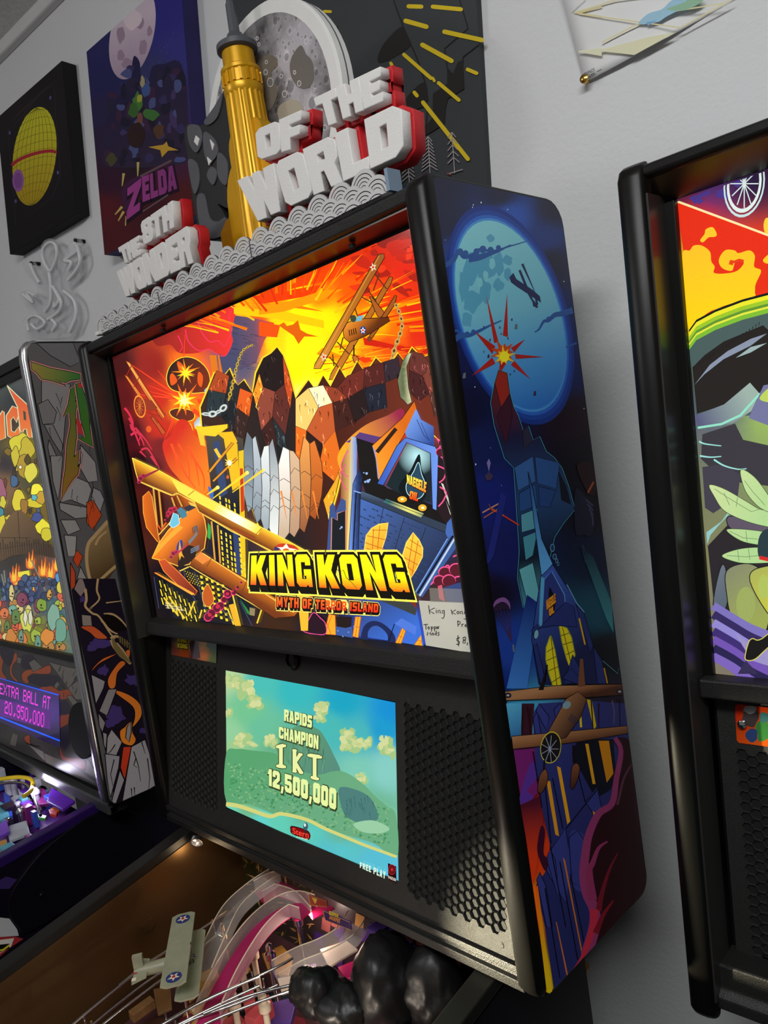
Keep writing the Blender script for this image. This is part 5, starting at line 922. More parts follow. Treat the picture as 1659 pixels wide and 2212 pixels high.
# ================================================================== THINGS ON THE WALL
WN = WALL.n
def wplane(off): return Plane(WALL.p+WN*off, WN)
def canvas(name, label, cor, th, m, cat='canvas print'):
    P = [wplane(th).hit(*q) for q in cor]; o = thing(name, label, cat, (P[2]+P[3])/2-WN*th/2)
    MB().prism(P, -WN*(th-.001)).build('stretched_frame', m, o, bevel=.001); return o
m_ck = mat('black_canvas_edge', (24, 23, 24), .8, var=.2, vscale=300); m_nv = mat('indigo_canvas_edge', (40, 34, 92), .7, var=.5, vscale=14)
# --- square black canvas with a yellow gridded globe
PC = [(-7,256),(134,131),(165,461),(22,550)]
o = canvas('canvas_print', 'square black canvas print of a yellow gridded globe beside the dark blue canvas', PC, .03, m_ck)
A = Art(wplane(.0302)); A.clip = PC; A.frame(0, 0, 2.911)
A.base([(q[0]*2.911, q[1]*2.911) for q in PC], [(100,700,(34,30,32)),(350,450,(30,28,30)),(60,1500,(24,22,24)),(450,1300,(22,20,22)),(250,1000,(30,24,30))], 300, 8, 8)
for p in ([(90,790),(280,560),(340,540),(352,740),(380,1100),(330,1240),(100,1420),(50,820)],): A.out(p, (52,46,50), 1)
for k in range(7): A.line([(70+k*30,760-k*30),(150+k*34,690-k*30)], (58,44,48), .8)
GLB = [(78,1010),(354,930),(235,688),(205,1302)]
A.ell4(*GLB, lg((70,260),(190,186,44),(80,420),(168,140,30)), k=1.0)
gm = (216,985); ax_ = (139,-40); ay_ = (-15,307)
def gp(u, v): return (gm[0]+ax_[0]*u+ay_[0]*v, gm[1]+ax_[1]*u+ay_[1]*v)
for k in range(-4, 5):
    f_ = k/5; A.line([gp(f_*math.sqrt(1-t*t), t) for t in [i/10 for i in range(-10, 11)]], (110,104,24), .9)
for k in range(-5, 6):
    v = k/6; h = math.sqrt(1-v*v); A.line([gp(h*math.sin(t), v-.12*math.cos(t)) for t in [i*math.pi/16 for i in range(-8, 9)]], (110,104,24), .9)
A.line([gp(math.sin(t)*.98, .06-.12*math.cos(t)) for t in [i*math.pi/16 for i in range(-8, 9)]], (160,40,50), 7)
A.ell(115,1135,36,70,(140,84,150)); A.ell(115,1135,24,50,(120,70,134))
for q in ((62,835),(365,1085),(100,1265),(318,615)): A.ell(*q, 6, 12, (90,80,140))
A.build('globe_picture', CANVAS, o)
# --- tall indigo canvas with a moon
ZC = [(187,112),(388,-66),(430,461),(226,551)]
o = canvas('canvas_print', 'tall indigo canvas print with a moon over dark cliffs and purple lettering', ZC, .032, m_nv)
A = Art(wplane(.0322)); A.clip = ZC; A.frame(0, 0, 2.911)
A.base([(q[0]*2.911, q[1]*2.911) for q in ZC], [(600,300,(40,38,88)),(580,450,(36,36,86)),(640,500,(34,34,80)),(1050,100,(44,40,120)),(1150,300,(50,48,120)),(1000,500,(50,52,96)),(650,700,(40,34,70)),(1180,700,(52,40,90)),(700,900,(44,30,58)),(1150,1000,(66,28,54)),(680,1150,(48,20,42)),(660,1300,(80,22,30)),(1180,1250,(76,24,28)),(700,1550,(74,22,28)),(950,1300,(60,20,28)),(1000,800,(46,34,60)),(850,1000,(36,22,34))], 120, 30, 40)
A.ell4((702,240),(990,150),(850,-80),(790,505), lg((250,60),(190,172,186),(300,170),(150,128,150)), k=1)
for x, y, rx, ry in ((760,220,30,60),(800,400,40,40),(900,300,30,60),(760,350,30,40),(870,140,40,50),(940,200,20,40)): blob(x, y, rx, ry, (146,122,142), 11)
blob(830,120,70,80,(206,188,196),12); 
A.poly([(820,505),(835,380),(850,352),(880,395),(890,500),(930,520),(960,420),(1040,400),(1120,380),(1160,470),(1180,650),(1180,980),(1100,1040),(700,1050),(640,980),(650,800),(720,640),(780,560)], lg((230,200),(34,30,66),(330,340),(46,34,56)), True)
for k in range(70):
    x, y = 670+random.random()*480, 420+random.random()*600; blob(x, y, 16+random.random()*34, 20+random.random()*50, random.choice([(52,44,84),(64,50,90),(40,34,60),(70,76,120),(58,34,60),(30,26,44)]), 8, .5)
for x, y, rx, ry, col in ((870,640,40,70,(70,110,50)),(840,700,40,60,(54,92,44)),(950,720,60,50,(60,104,50)),(880,620,24,30,(150,150,60)),(900,520,20,50,(150,140,110)),(920,570,30,50,(60,80,130)),(880,760,24,60,(110,70,60)),(860,850,60,120,(44,28,30)),(1000,820,40,60,(80,54,40)),(700,1000,40,50,(70,66,44))): blob(x, y, rx, ry, col, 11, .4)
A.poly([(935,925),(1030,910),(1050,890),(1060,920),(1125,945),(1060,948),(1020,990),(1010,945)], (180,140,50))
for a, b in (((780,1090),(770,1170)),((870,1020),(868,1110)),((770,1300),(725,1350)),((780,1330),(745,1390)),((800,1360),(790,1420))): A.line([a, b], (176,160,90), 6, 2)
A.poly([(780,1170),(860,1110),(900,1120),(900,1200),(850,1320),(800,1340),(770,1260)], (60,26,60), True)
for dx, col, g in ((2,(30,10,30),.9),(0,lg((265,400),(150,60,130),(380,370),(120,50,110)),.1)):
    A.text('Z', [(800,1190),(890,1120),(880,1320),(800,1380)], col, dx=dx, dy=dx, grow=g); A.text('ELDA', [(895,1115),(1100,1035),(1115,1185),(900,1270)], col, dx=dx, dy=dx, grow=g)
A.line([(885,1110),(1080,1010)], (96,70,80), 5); A.line([(900,1330),(1060,1225)], (96,80,90), 3)
for k in range(16): A.ell(600+random.random()*560, 60+random.random()*330, 1.6, 2.4, (120,120,170), n=6)
A.build('moon_picture', CANVAS, o)
# --- big dark canvas behind the topper
UPV = Vector((.093, 0, .9957)); RTV = Vector((.9957, .09957, -.093)); PB = Vector((.581, 0, .963)); PB.y = .3+.1*(PB.x-.4)
BN = [PB-RTV*.439+UPV*.30, PB+UPV*.30, PB-UPV*.36, PB-RTV*.439-UPV*.36]
m_bn = mat('charcoal_painted_canvas', (60, 63, 66), .8, var=.06, vscale=8)
o = thing('wall_banner', 'large charcoal canvas with hand-painted yellow rays and little grey trees', 'canvas', (BN[2]+BN[3])/2+WN*.006)
MB().prism([q+WN*.012 for q in BN], -WN*.0115).build('canvas_sheet', m_bn, o)
A = Art(wplane(.0122)); A.clip = [(500,-30),(1041,-30),(1063,400),(1070,520),(560,560)]; A.frame(700, 0, 2.765)
BK = (40,37,36)
for p in ([(320,365),(340,290),(400,210),(465,160),(500,220),(515,275),(440,330),(360,370)],[(735,400),(770,440),(800,370),(830,360),(838,530),(740,590),(725,650),(720,740),(640,790),(580,820),(600,760),(650,700),(650,560),(735,500)],[(490,590),(600,490),(615,620),(560,650),(520,670)],[(10,90),(60,100),(85,160),(70,240),(20,140)]): A.poly(p, BK, p[0][0] != 735)
for pts, wd in (([(415,0),(470,150),(560,360),(600,480),(620,600)],3),([(810,0),(860,170),(790,230),(720,290),(735,400)],2.5),([(940,255),(830,340),(830,370)],2.5),([(620,620),(610,740),(560,880),(520,960),(460,1020),(390,1060)],1.6)): A.line(pts, BK, wd)
YL = (206,178,40)
for a, b, wd in (((505,38),(582,40),9),((650,40),(818,56),9),((488,125),(612,160),10),((720,190),(945,240),10),((588,268),(762,364),10),((478,326),(640,468),8),((685,496),(806,598),8),((592,612),(860,950),9),((858,415),(912,438),8),((400,378),(408,395),7),((420,410),(438,438),7),((540,552),(556,572),8),((650,466),(660,484),6),((360,1010),(390,1120),8),((525,720),(556,812),7),((395,505),(415,565),7),((0,68),(40,70),6)):
    A.line([a, b], YL, wd)
    for q in (a, b): A.ell(q[0], q[1], wd*1.35, wd*1.35, YL, n=12)
A.line([(-188,70),(-170,72)], YL, 8)
TRc = (150,140,142)
for x0, y0, x1, y1, n_ in ((497,905,512,1110,7),(622,815,635,1040,9),(765,790,782,1035,5)):
    A.line([(x0,y0),(x1,y1)], TRc, 2)
    for k in range(n_):
        t = k/(n_+1.5); x, y = x0+(x1-x0)*t, y0+(y1-y0)*t; w_ = 24+k*3; A.line([(x-w_,y+36),(x,y)], TRc, 2); A.line([(x,y),(x+w_,y+30)], TRc, 2)
A.line([(740,1040),(830,1012)], TRc, 2); A.line([(735,1035),(760,1045)], (150,60,50), 2)
A.build('painted_marks', CANVAS, o)['kind'] = 'stuff'
# --- curling paper poster, upper right
o = thing('paper_poster', 'white paper poster with pale gold lines, corner pinned and curling off the wall', 'poster', wplane(.004).hit(1258, 180))
cor = [(1200,-60),(1660,-60),(1590,0),(1262,180)]
P = []; n_ = 12
for j in range(n_+1):
    for i in range(n_+1):
        u, v = i/n_, j/n_; x = (cor[0][0]*(1-u)+cor[1][0]*u)*(1-v)+(cor[3][0]*(1-u)+cor[2][0]*u)*v; y = (cor[0][1]*(1-u)+cor[1][1]*u)*(1-v)+(cor[3][1]*(1-u)+cor[2][1]*u)*v
        P.append(wplane(.0035+.004*math.sin(u*5)*(v)+.010*(1-u)**3*(1-v)).hit(x, y))
mb = MB(); mb.add(P, [(j*(n_+1)+i, j*(n_+1)+i+1, (j+1)*(n_+1)+i+1, (j+1)*(n_+1)+i) for j in range(n_) for i in range(n_)]); sh = mb.build('paper_sheet', mat('white_poster_paper', (232, 231, 232), .6, var=.03), o, smooth=60)
sh.modifiers.new('thick', 'SOLIDIFY').thickness = .0004
A = Art(wplane(.011)); A.clip = [(1208,-50),(1640,-50),(1588,0),(1266,176)]; A.frame(700, 0, 2.765)
GD = (204,190,140)
for p in ([(1490,80),(1659,36),(1659,44),(1540,78),(1659,96),(1659,102)],[(1500,308),(1659,285),(1659,335)]): A.poly(p, GD if p[0][1] == 80 else (212,210,182))
A.line([(1480,75),(1560,0)], (150,150,150), 1); A.frame(0, 0, 1)
for a, b in (((1240,28),(1330,0)),((1330,0),(1560,-40)),((1300,92),(1420,30)),((1250,30),(1470,60)),((1420,30),(1560,8)),((1470,60),(1580,0))): A.line([a, b], (208,198,158), 3)
A.poly([(1290,110),(1400,80),(1470,68),(1380,120)], (212,208,178)); A.poly([(1380,52),(1400,30),(1430,20),(1450,2),(1480,-10),(1500,0),(1470,20),(1440,36),(1420,48)], (150,186,206), True); A.poly([(1440,20),(1480,4),(1500,-14),(1520,0),(1480,22)], (140,176,150), True); A.poly([(1395,48),(1420,44),(1400,56)], (120,160,196))
A.font('TRENDS', [(1262,158),(1284,146),(1285,153),(1263,166)], (40,42,54)); A.font('INTL', [(1266,167),(1286,155),(1287,160),(1267,172)], (40,42,54)); A.line([(1290,155),(1300,150)], (60,60,60), 1.5)
A.build('poster_print', CANVAS, o)
pp_ = wplane(.012).hit(1263, 171)
tag(MB().lathe([(.0014, -.011), (.0014, .0), (.0052, .0008), (.0048, .0028), (.002, .0042)], pp_, WN, 18).build('push_pin', mat('brass_pin', (214, 176, 90), .2, metal=1), smooth=40), 'small brass push pin holding the corner of the white paper poster', 'push pin')
# --- unlit tube sign below the square canvas
o = thing('neon_sign', 'unlit white tube sign on a clear backing under the yellow globe canvas', 'neon sign', wplane(.01).hit(110, 740))
A = lambda x, y: (x/2.911, y/2.911)
out = cr([A(*q) for q in [(150,1655),(205,1625),(260,1700),(268,1540),(330,1500),(372,1560),(362,1700),(430,1560),(480,1488),(522,1525),(525,1610),(510,1730),(440,1800),(492,1900),(490,2010),(450,2115),(170,2115),(150,2020),(190,1960),(130,1880),(150,1830),(225,1870),(240,1800),(170,1710)]], n=3)
MB().prism([wplane(.016).hit(*q) for q in out], WN*.003).build('clear_backing', mat('clear_acrylic', (225, 226, 230), .15, var=.02, alpha=.22), o)
m_tube = mat('unlit_white_tube', (226, 226, 228), .35, var=.03)
for pts in ([(310,1705),(275,1640),(272,1570),(310,1525),(350,1540),(358,1610),(330,1690),(310,1705)],[(310,1710),(320,1800),(318,1900),(285,1960)],[(470,1530),(490,1570),(430,1620),(405,1640),(450,1650),(430,1700)],[(190,1660),(220,1730),(250,1780)],[(145,1850),(200,1895),(165,1835),(225,1860)],[(330,1800),(372,1880),(340,1935),(345,1900)],[(400,1830),(465,1890),(478,1990),(440,2085),(470,2010)],[(180,2080),(175,2010),(225,1985),(285,2030),(235,2070),(200,2040)],[(325,2010),(350,2040),(330,2080)],[(490,1560),(505,1640),(480,1700),(430,1760)],[(360,1850),(385,1900),(370,1960),(300,2010)]):
    MB().tube([wplane(.024).hit(*q) for q in cr([A(*q) for q in pts], False, 4)], .0038, 8).build('tube', m_tube, o, smooth=60)
for q in ((475,1512),(197,1655)): MB().lathe([(.004, -.02), (.004, .002), (.002, .003)], wplane(.02).hit(*A(*q)), WN, 12).build('screw', m_gloss, o)
# ================================================================== PRICE CARD on the glass
cpl = PY(GY-.0045); K = lambda x, y: (600+x/3.318, 900+y/3.318)
cc_ = [cpl.hit(*K(*q)) for q in ((1010,1320),(1480,1340),(1520,1715),(1062,1640))]
o = thing('price_card', 'white handwritten price card tucked at the lower corner of the orange glass', 'card', (cc_[2]+cc_[3])/2)
MB().prism(cc_, (0, .0012, 0)).build('card_sheet', mat('white_card', (246, 242, 226), .7, var=.04), o)
sl = [cpl.hit(*K(*q)) for q in ((1088,1228),(1360,1236),(1366,1334),(1095,1324))]
MB().prism([q+Vector((0, -.0004, 0)) for q in sl], (0, .0003, 0)).build('clear_sleeve', mat('clear_tape', (200, 196, 186), .25, var=.02, alpha=.3), o)
A = Art(cpl); A.frame(600, 900, 3.318); INK = (16,15,16)
for pts in ([(1082,1352),(1090,1415)],[(1125,1370),(1086,1390),(1122,1412)],[(1136,1385),(1137,1408)],[(1136,1374),(1138,1376)],[(1150,1408),(1150,1388),(1163,1386),(1166,1410)],[(1194,1388),(1180,1390),(1178,1408),(1194,1406),(1194,1388),(1194,1430),(1186,1446),(1174,1442)],
 [(1244,1382),(1252,1418)],[(1276,1384),(1248,1402),(1276,1416)],[(1290,1394),(1284,1404),(1290,1414),(1300,1408),(1298,1396),(1290,1394)],[(1310,1414),(1308,1396),(1322,1394),(1326,1416)],[(1352,1394),(1340,1396),(1338,1412),(1352,1412),(1352,1396),(1352,1440),(1346,1452),(1334,1446)],
 [(1290,1462),(1293,1505)],[(1288,1464),(1308,1470),(1306,1486),(1292,1490)],[(1322,1484),(1320,1506)],[(1320,1490),(1332,1486)],[(1342,1500),(1354,1496),(1350,1488),(1342,1494),(1346,1506),(1356,1504)],[(1366,1506),(1366,1490),(1374,1492),(1376,1506),(1382,1490),(1388,1508)],[(1400,1490),(1402,1508)],
 [(1046,1490),(1078,1488)],[(1062,1490),(1064,1526)],[(1082,1504),(1076,1514),(1082,1524),(1090,1516),(1082,1504)],[(1100,1504),(1104,1540)],[(1100,1508),(1112,1506),(1114,1518),(1104,1520)],[(1122,1504),(1126,1540)],[(1122,1508),(1134,1504),(1136,1516),(1126,1520)],[(1140,1514),(1150,1510),(1144,1504),(1140,1514),(1148,1522)],[(1154,1520),(1152,1506),(1160,1502)],
 [(1072,1568),(1076,1542),(1086,1558),(1096,1542),(1100,1568)],[(1112,1548),(1106,1558),(1114,1566),(1120,1556),(1112,1548)],[(1138,1534),(1138,1566),(1128,1564),(1130,1552),(1138,1552)],[(1160,1544),(1148,1548),(1158,1560),(1148,1570)],
 [(1306,1582),(1284,1590),(1284,1604),(1304,1612),(1302,1630),(1280,1630)],[(1292,1566),(1296,1644)],[(1346,1578),(1328,1584),(1330,1596),(1346,1606),(1342,1624),(1328,1620),(1330,1606),(1348,1594),(1346,1578)],[(1362,1618),(1358,1636)],[(1388,1584),(1376,1586),(1378,1600),(1388,1598),(1386,1584),(1390,1622)],[(1416,1586),(1402,1590),(1404,1604),(1416,1602),(1414,1588),(1418,1626)],[(1446,1588),(1432,1592),(1434,1606),(1446,1604),(1444,1590),(1448,1630)]):
    A.line(pts, INK, 1.5)
A.build('handwriting', artmat('ink_on_card', base=1, rough=.6), o)
# ================================================================== LEFT NEIGHBOUR MACHINE
lm = thing('pinball_machine', 'pinball machine with chrome-edged cracked-stone side art and purple dot display', 'pinball machine', (-.53, -.5, FLOOR))
LX, LT_, LB = -.17, .6985, -.114; m_chr = mat('chrome_edge', (226, 226, 230), .24, metal=1, var=.04)
lside = rpoly(-.02, .2, LB, LT_, (.018, .02, .02, .016))
lsp = MB().prism([(LX-.018, y, z) for y, z in lside], (.018, 0, 0)).build('side_panel', m_dark, lm, bevel=.001)
MB().prism([(LX-.72, y, z) for y, z in lside], (.018, 0, 0)).build('side_panel', m_dark, lm, bevel=.001)
for x in (LX-.72, LX-.02):
    pts = [(-.0225, LB+.012), (-.0235, LB+.03), (-.0235, LT_-.03), (-.021, LT_-.012), (-.012, LT_-.001), (.0, LT_+.001)]
    mb = MB(); mb.add([(x+dx, y-dy, z+dz) for y, z in pts for dx, dy, dz in ((0, 0, 0), (.003, .0035, .001), (.0175, .0035, .001), (.0205, 0, 0), (.0205, -.004, -.002), (0, -.004, -.002))], [(i*6+j, i*6+(j+1) % 6, (i+1)*6+(j+1) % 6, (i+1)*6+j) for i in range(5) for j in range(6)]+[tuple(range(6)), tuple(range(30, 36))]); mb.build('chrome_trim', m_chr, lm, smooth=50)
lx1, lx0 = LX-.018, LX-.702
MB().box(lx0, lx1, -.012, .19, LT_-.03, LT_-.012).build('top_panel', m_blk, lm, bevel=.002)
MB().box(lx0, lx1, .18, .19, LB, LT_-.03).build('back_panel', m_dark, lm)
LG = PY(.0)
zgt = LG.hit(25, 828).z; zgb = LG.hit(80, 1396).z; zs0 = LG.hit(80, 1409).z; zs1 = LG.hit(110, 1660).z
MB().box(lx0, lx1, -.008, .004, zgt, LT_-.03).build('top_rail', m_blk, lm, bevel=.002)
MB().box(lx0, lx1, -.008, .004, zs0, zgb).build('middle_rail', m_gloss, lm, bevel=.002)
MB().box(lx0, lx1, .003, .012, zs1, zgt).build('light_box', m_dark, lm)
MB().box(lx0, lx1, -.016, .004, zs1-.022, zs1).build('lower_rail', mat('grey_metal_rail', (58, 59, 58), .3, var=.1), lm, bevel=.003)
MB().box(lx0, lx1, -.014, .02, LB-.005, zs1-.022).build('bottom_panel', m_blk, lm, bevel=.003)
def wob(cx, cy, rx, ry, col, n=11, j=.35, ol=(14,12,14), ow=1.2):
    q = [(cx+rx*(1-j*random.random())*math.cos(2*math.pi*k/n), cy+ry*(1-j*random.random())*math.sin(2*math.pi*k/n)) for k in range(n)]; A.poly(q, col, True)
    if ol: A.out(q, ol, ow, True)
# --- left backlit glass
def topx(P): v = Vector(P)-CAM; return (CX+FPX*v.dot(RIGHT)/v.dot(FWD), CY+FPX*v.dot(DOWN)/v.dot(FWD))
A = Art(LG)
A.clip = [topx((lx0, 0, zgt-.001)),(52,815),(147,1300),(167,1410),topx((lx0, 0, zgb+.001))]; A.frame(0, 700, 3.687)
kin = lambda q, y0, k_: (q[0]*k_, (q[1]-y0)*k_)
A.base([kin(A.clip[0], 700, 3.687),(200,410),(640,2640),kin(A.clip[-1], 700, 3.687)], [(-500,1100,(60,66,64)),(-500,1500,(120,100,40)),(-500,1900,(60,60,70)),(-900,1300,(50,54,54)),(-900,1900,(84,80,50)),(0,520,(60,66,64)),(150,470,(70,76,74)),(100,600,(40,44,46)),(20,800,(60,40,34)),(150,1000,(110,100,30)),(60,1100,(40,34,44)),(250,1250,(70,70,40)),(30,1300,(120,90,60)),(300,1500,(110,90,24)),(100,1600,(84,64,40)),(250,1700,(76,56,36)),(380,1650,(90,80,24)),(120,1850,(40,36,30)),(350,1950,(96,60,34)),(480,2000,(60,80,110)),(100,2150,(40,54,80)),(250,2200,(44,60,90)),(480,2250,(60,90,110)),(60,2400,(120,80,40)),(250,2450,(110,120,40)),(400,2500,(110,80,40)),(550,2500,(84,110,96))], 120, 30, 60)
RDL = (196,60,36)
for p in ([(-20,760),(20,690),(34,700),(46,905),(-20,935)],[(50,730),(100,652),(140,670),(158,700),(132,785),(108,740),(88,765),(92,850),(118,862),(150,815),(164,885),(108,915),(62,890)],[(58,490),(130,560),(240,660),(258,905),(222,900),(212,838),(192,836),(180,880),(160,840),(140,660),(110,600)]): A.poly(p, lg((20,830),(206,70,44),(30,950),(226,120,50))); A.out(p, (206,214,170), 2); 
A.poly([(185,690),(205,700),(210,770),(190,760)], (60,64,60))
YW = (206,196,50)
for k in range(130): wob(330-random.random()*1200, 1000+random.random()*640, 10+random.random()*30, 14+random.random()*44, random.choice([(170,150,40),(120,96,30),(84,60,70),(196,180,60),(60,50,40),(150,110,50),(70,90,110),(110,60,50)]), 8, .6)
for x, y, rx, ry, col in ((160,960,90,110,YW),(220,1010,70,120,(190,170,46)),(190,1130,60,120,(170,140,40)),(250,1180,60,90,(214,204,70)),(130,1050,40,90,(196,180,50)),(230,1080,30,50,(80,66,24)),(170,1140,16,20,(240,236,190)),(300,1330,70,70,(236,226,60)),(280,1420,90,60,(206,190,40)),(330,1380,50,60,(190,150,40)),(150,1400,60,100,(214,196,50)),(200,1450,40,70,(150,110,40)),(20,1350,40,140,(150,90,110)),(30,1420,30,60,(200,190,60)),(10,1500,30,60,(60,130,140)),(120,1250,40,60,(64,96,130)),(20,1600,50,90,(206,190,50)),(350,1620,80,80,(226,214,50)),(380,1680,60,70,(200,186,40)),(300,1540,50,50,(60,74,130)),(280,1380,30,30,(90,170,180))): wob(x, y, rx, ry, col)
A.poly([(0,1700),(60,1560),(150,1480),(260,1560),(330,1700),(430,1780),(440,1860),(300,1830),(120,1840),(0,1880)], lg((20,1120),(104,80,50),(80,1200),(60,44,30)), True)
for k in range(22): x = 10+k*19; A.line([(x,1700+random.random()*60),(x+10,1850)], (34,26,18), 2, .6)
for a, b in (((10,1700),(250,1700)),((0,1790),(330,1740)),((150,1490),(170,1840))): A.line([a, b], (40,30,20), 1.2)
for x, y in ((350,1940),(410,1960),(250,1880),(140,2010),(460,1900),(260,2070),(120,1990)):
    A.poly([(x-30,y+60),(x-34,y-20),(x-18,y+10),(x-10,y-70),(x+4,y),(x+20,y-90),(x+24,y+10),(x+36,y-20),(x+30,y+60)], (226,110,40), True); A.poly([(x-16,y+50),(x-12,y-20),(x+2,y+14),(x+14,y-40),(x+16,y+50)], (240,190,60), True)
A.poly([(150,1975),(240,1960),(245,2000),(155,2015)], (226,210,60))
for a, b in (((260,1880),(370,2120)),((40,1960),(50,2060)),((20,1990),(40,2080))): A.line([a, b], (120,120,100), 3)
for k in range(110): wob(460-random.random()*1400, 2000+random.random()*190, 14+random.random()*26, 16+random.random()*30, random.choice([(64,84,120),(50,68,104),(80,104,140),(44,56,84)]), 9, .4)
cols_ = [(206,110,60),(196,150,60),(120,150,50),(150,170,60),(110,160,140),(200,90,60),(96,140,120),(170,120,60),(120,60,80),(206,190,120),(90,120,60)]
for k in range(130):
    x = 560-random.random()*1500; y = 2130+(random.random()*460)*(1+min(0, x)/2600); wob(x, y, 24+random.random()*30, 34+random.random()*44, random.choice(cols_), 10, .3); A.ell(x+random.random()*20-10, y, 7, 10, (30,20,24)); A.line([(x-14,y+20),(x+14,y+26)], (60,20,30), 2)
for x, y, rx, ry, col in ((240,2350,60,120,(196,200,80)),(225,2330,20,70,(214,210,190)),(265,2330,20,70,(206,204,180)),(450,2330,70,130,(120,160,140)),(510,2440,60,110,(100,150,130)),(400,2480,60,80,(206,130,50)),(110,2480,50,80,(190,120,50)),(500,2010,40,60,(80,140,190)),(500,2090,30,60,(206,190,60))): wob(x, y, rx, ry, col)
A.build('translite', BACKLIT_DIM := artmat('backlit_translite_yellow', emis=.95, base=.3, rough=.15), lm)['label'] = 'yellow and green crowded backlit picture with red lettering'
# --- left dot display panel
A = Art(PY(-.001)); A.clip = [topx((lx0, -.001, zs0)),(169,1423),(223,1704),topx((lx0, -.001, zs1))]; A.frame(0, 1250, 4.0225)
A.base([kin(A.clip[0], 1250, 4.0225),(690,690),(900,1830),kin(A.clip[-1], 1250, 4.0225)], [(50,700,(74,70,68)),(700,1650,(74,70,68))], 200, 16, 20)
OR = (190,80,44)
for p in ([(0,640),(30,700),(20,800),(60,870),(0,870)],[(100,700),(140,640),(150,700),(110,760),(110,830),(160,890),(130,890),(85,820)],[(190,830),(240,790),(330,790),(430,750),(440,820),(360,830),(270,830),(245,910),(200,890)],[(340,950),(440,930),(520,970),(600,960),(650,1020),(520,1050),(380,1000)],[(515,1200),(600,1170),(610,1240),(520,1300)],[(520,1440),(560,1540),(680,1560),(740,1590),(730,1660),(600,1600),(530,1560)],[(210,1380),(260,1360),(270,1440),(350,1460),(240,1430)]): A.poly(p, lg((0,1440),(206,96,40),(180,1640),(160,64,44)), True); A.out(p, (24,16,18), 1.2, True)
for p in ([(0,600),(120,620),(90,760),(20,700)],[(180,680),(280,660),(330,760),(200,780)],[(260,840),(480,840),(520,890),(400,940),(260,900)],[(530,1070),(590,1070),(620,1160),(530,1180)],[(530,1300),(600,1290),(610,1420),(560,1500),(530,1420)]): A.poly(p, (44,36,56), True)
ST_ = (126,120,112)
for p in ([(250,730),(300,700),(370,770),(290,810)],[(150,680),(190,690),(180,740),(145,730)],[(470,930),(500,890),(520,920),(490,960)],[(580,1020),(620,1010),(680,1080),(640,1110)],[(80,1440),(110,1340),(160,1360),(140,1460)],[(230,1430),(380,1500),(470,1600),(380,1580)],[(420,720),(560,760),(700,790),(600,960),(520,850)],[(590,950),(720,850),(760,1050),(660,1050)],[(380,1510),(620,1610),(860,1790),(700,1720),(400,1600)],[(760,1560),(880,1760),(740,1680)]): A.poly(p, ST_); A.out(p, (34,32,30), 1.2)
for k in range(20): x, y = 520+random.random()*240, 740+random.random()*280; A.line([(x,y),(x+30-random.random()*60,y+40)], (50,48,46), 1.2)
A.build('speaker_panel', artmat('printed_panel_lit', base=1, rough=.3), lm)
A = Art(PY(-.0025)); A.clip = [(-6,1463),(127,1500),(130,1616),(-6,1557)]; A.frame(0, 1250, 4.0225)
A.base([(-24,860),(512,1008),(524,1472),(-24,1235)], [(100,900,(40,26,80)),(450,1000,(50,40,90)),(250,1120,(60,40,110)),(450,1150,(70,50,120)),(300,1350,(36,20,60)),(500,1400,(40,36,60)),(50,1250,(34,20,60))], 150, 10, 10)
F57 = {'E':'1F10101E10101F','X':'11110A040A1111','T':'1F040404040404','R':'1E11111E141211','A':'0E11111F111111','B':'1E11111E11111E','L':'1010101010101F','2':'0E11010E10101F','0':'0E11111111110E','9':'0E11110F01110E','5':'1F101E0101110E',',':'0000000000060C',' ':'00000000000000'}
def dmd(txt, quad, col):
    q = [Vector(A.K(*a)) for a in quad]; W_ = len(txt)*6-1; sq = []; k0 = A.K; A.K = lambda x, y: (x, y)
    pt = lambda u, v: tuple((q[0]*(1-u)+q[1]*u)*(1-v)+(q[3]*(1-u)+q[2]*u)*v)
    for i, ch in enumerate(txt):
        rows_ = bytes.fromhex(F57[ch])
        for r in range(7):
            for k in range(5):
                if rows_[r] >> (4-k) & 1:
                    for hv in (0, .5): u, v = (i*6+k)/W_, (r+hv)/7; du, dv = .92/W_, .42/7; sq.append([pt(u, v), pt(u+du, v), pt(u+du, v+dv), pt(u, v+dv)])
    A.quads(sq, col); A.K = k0
A.poly([(-20,1040),(440,1150),(440,1310),(-20,1190)], (84,34,120))
dmd('EXTRA BALL AT', [(-2,905),(440,1028),(432,1142),(-2,1000)], (246,60,226)); dmd('20,950,000', [(42,1060),(388,1170),(382,1296),(42,1170)], (246,60,226))
A.line([(-20,856),(510,1010)], (30,90,250), 3); A.line([(-20,1195),(524,1410)], (30,90,250), 3.4)
A.build('dot_display', artmat('dot_matrix_glow', emis=1.1, base=.05, rough=.1, grain=.02), lm)['label'] = 'purple dot display reading EXTRA BALL AT 20,950,000'
# oval speaker
ov = [PY(-.002).hit(178+27*math.cos(a)-6*math.sin(a)*-1, 1578+61*math.sin(a)) for a in [2*math.pi*k/36 for k in range(36)]]
MB().prism(ov, (0, -.003, 0)).build('speaker_oval', m_hole, lm, bevel=.0008)
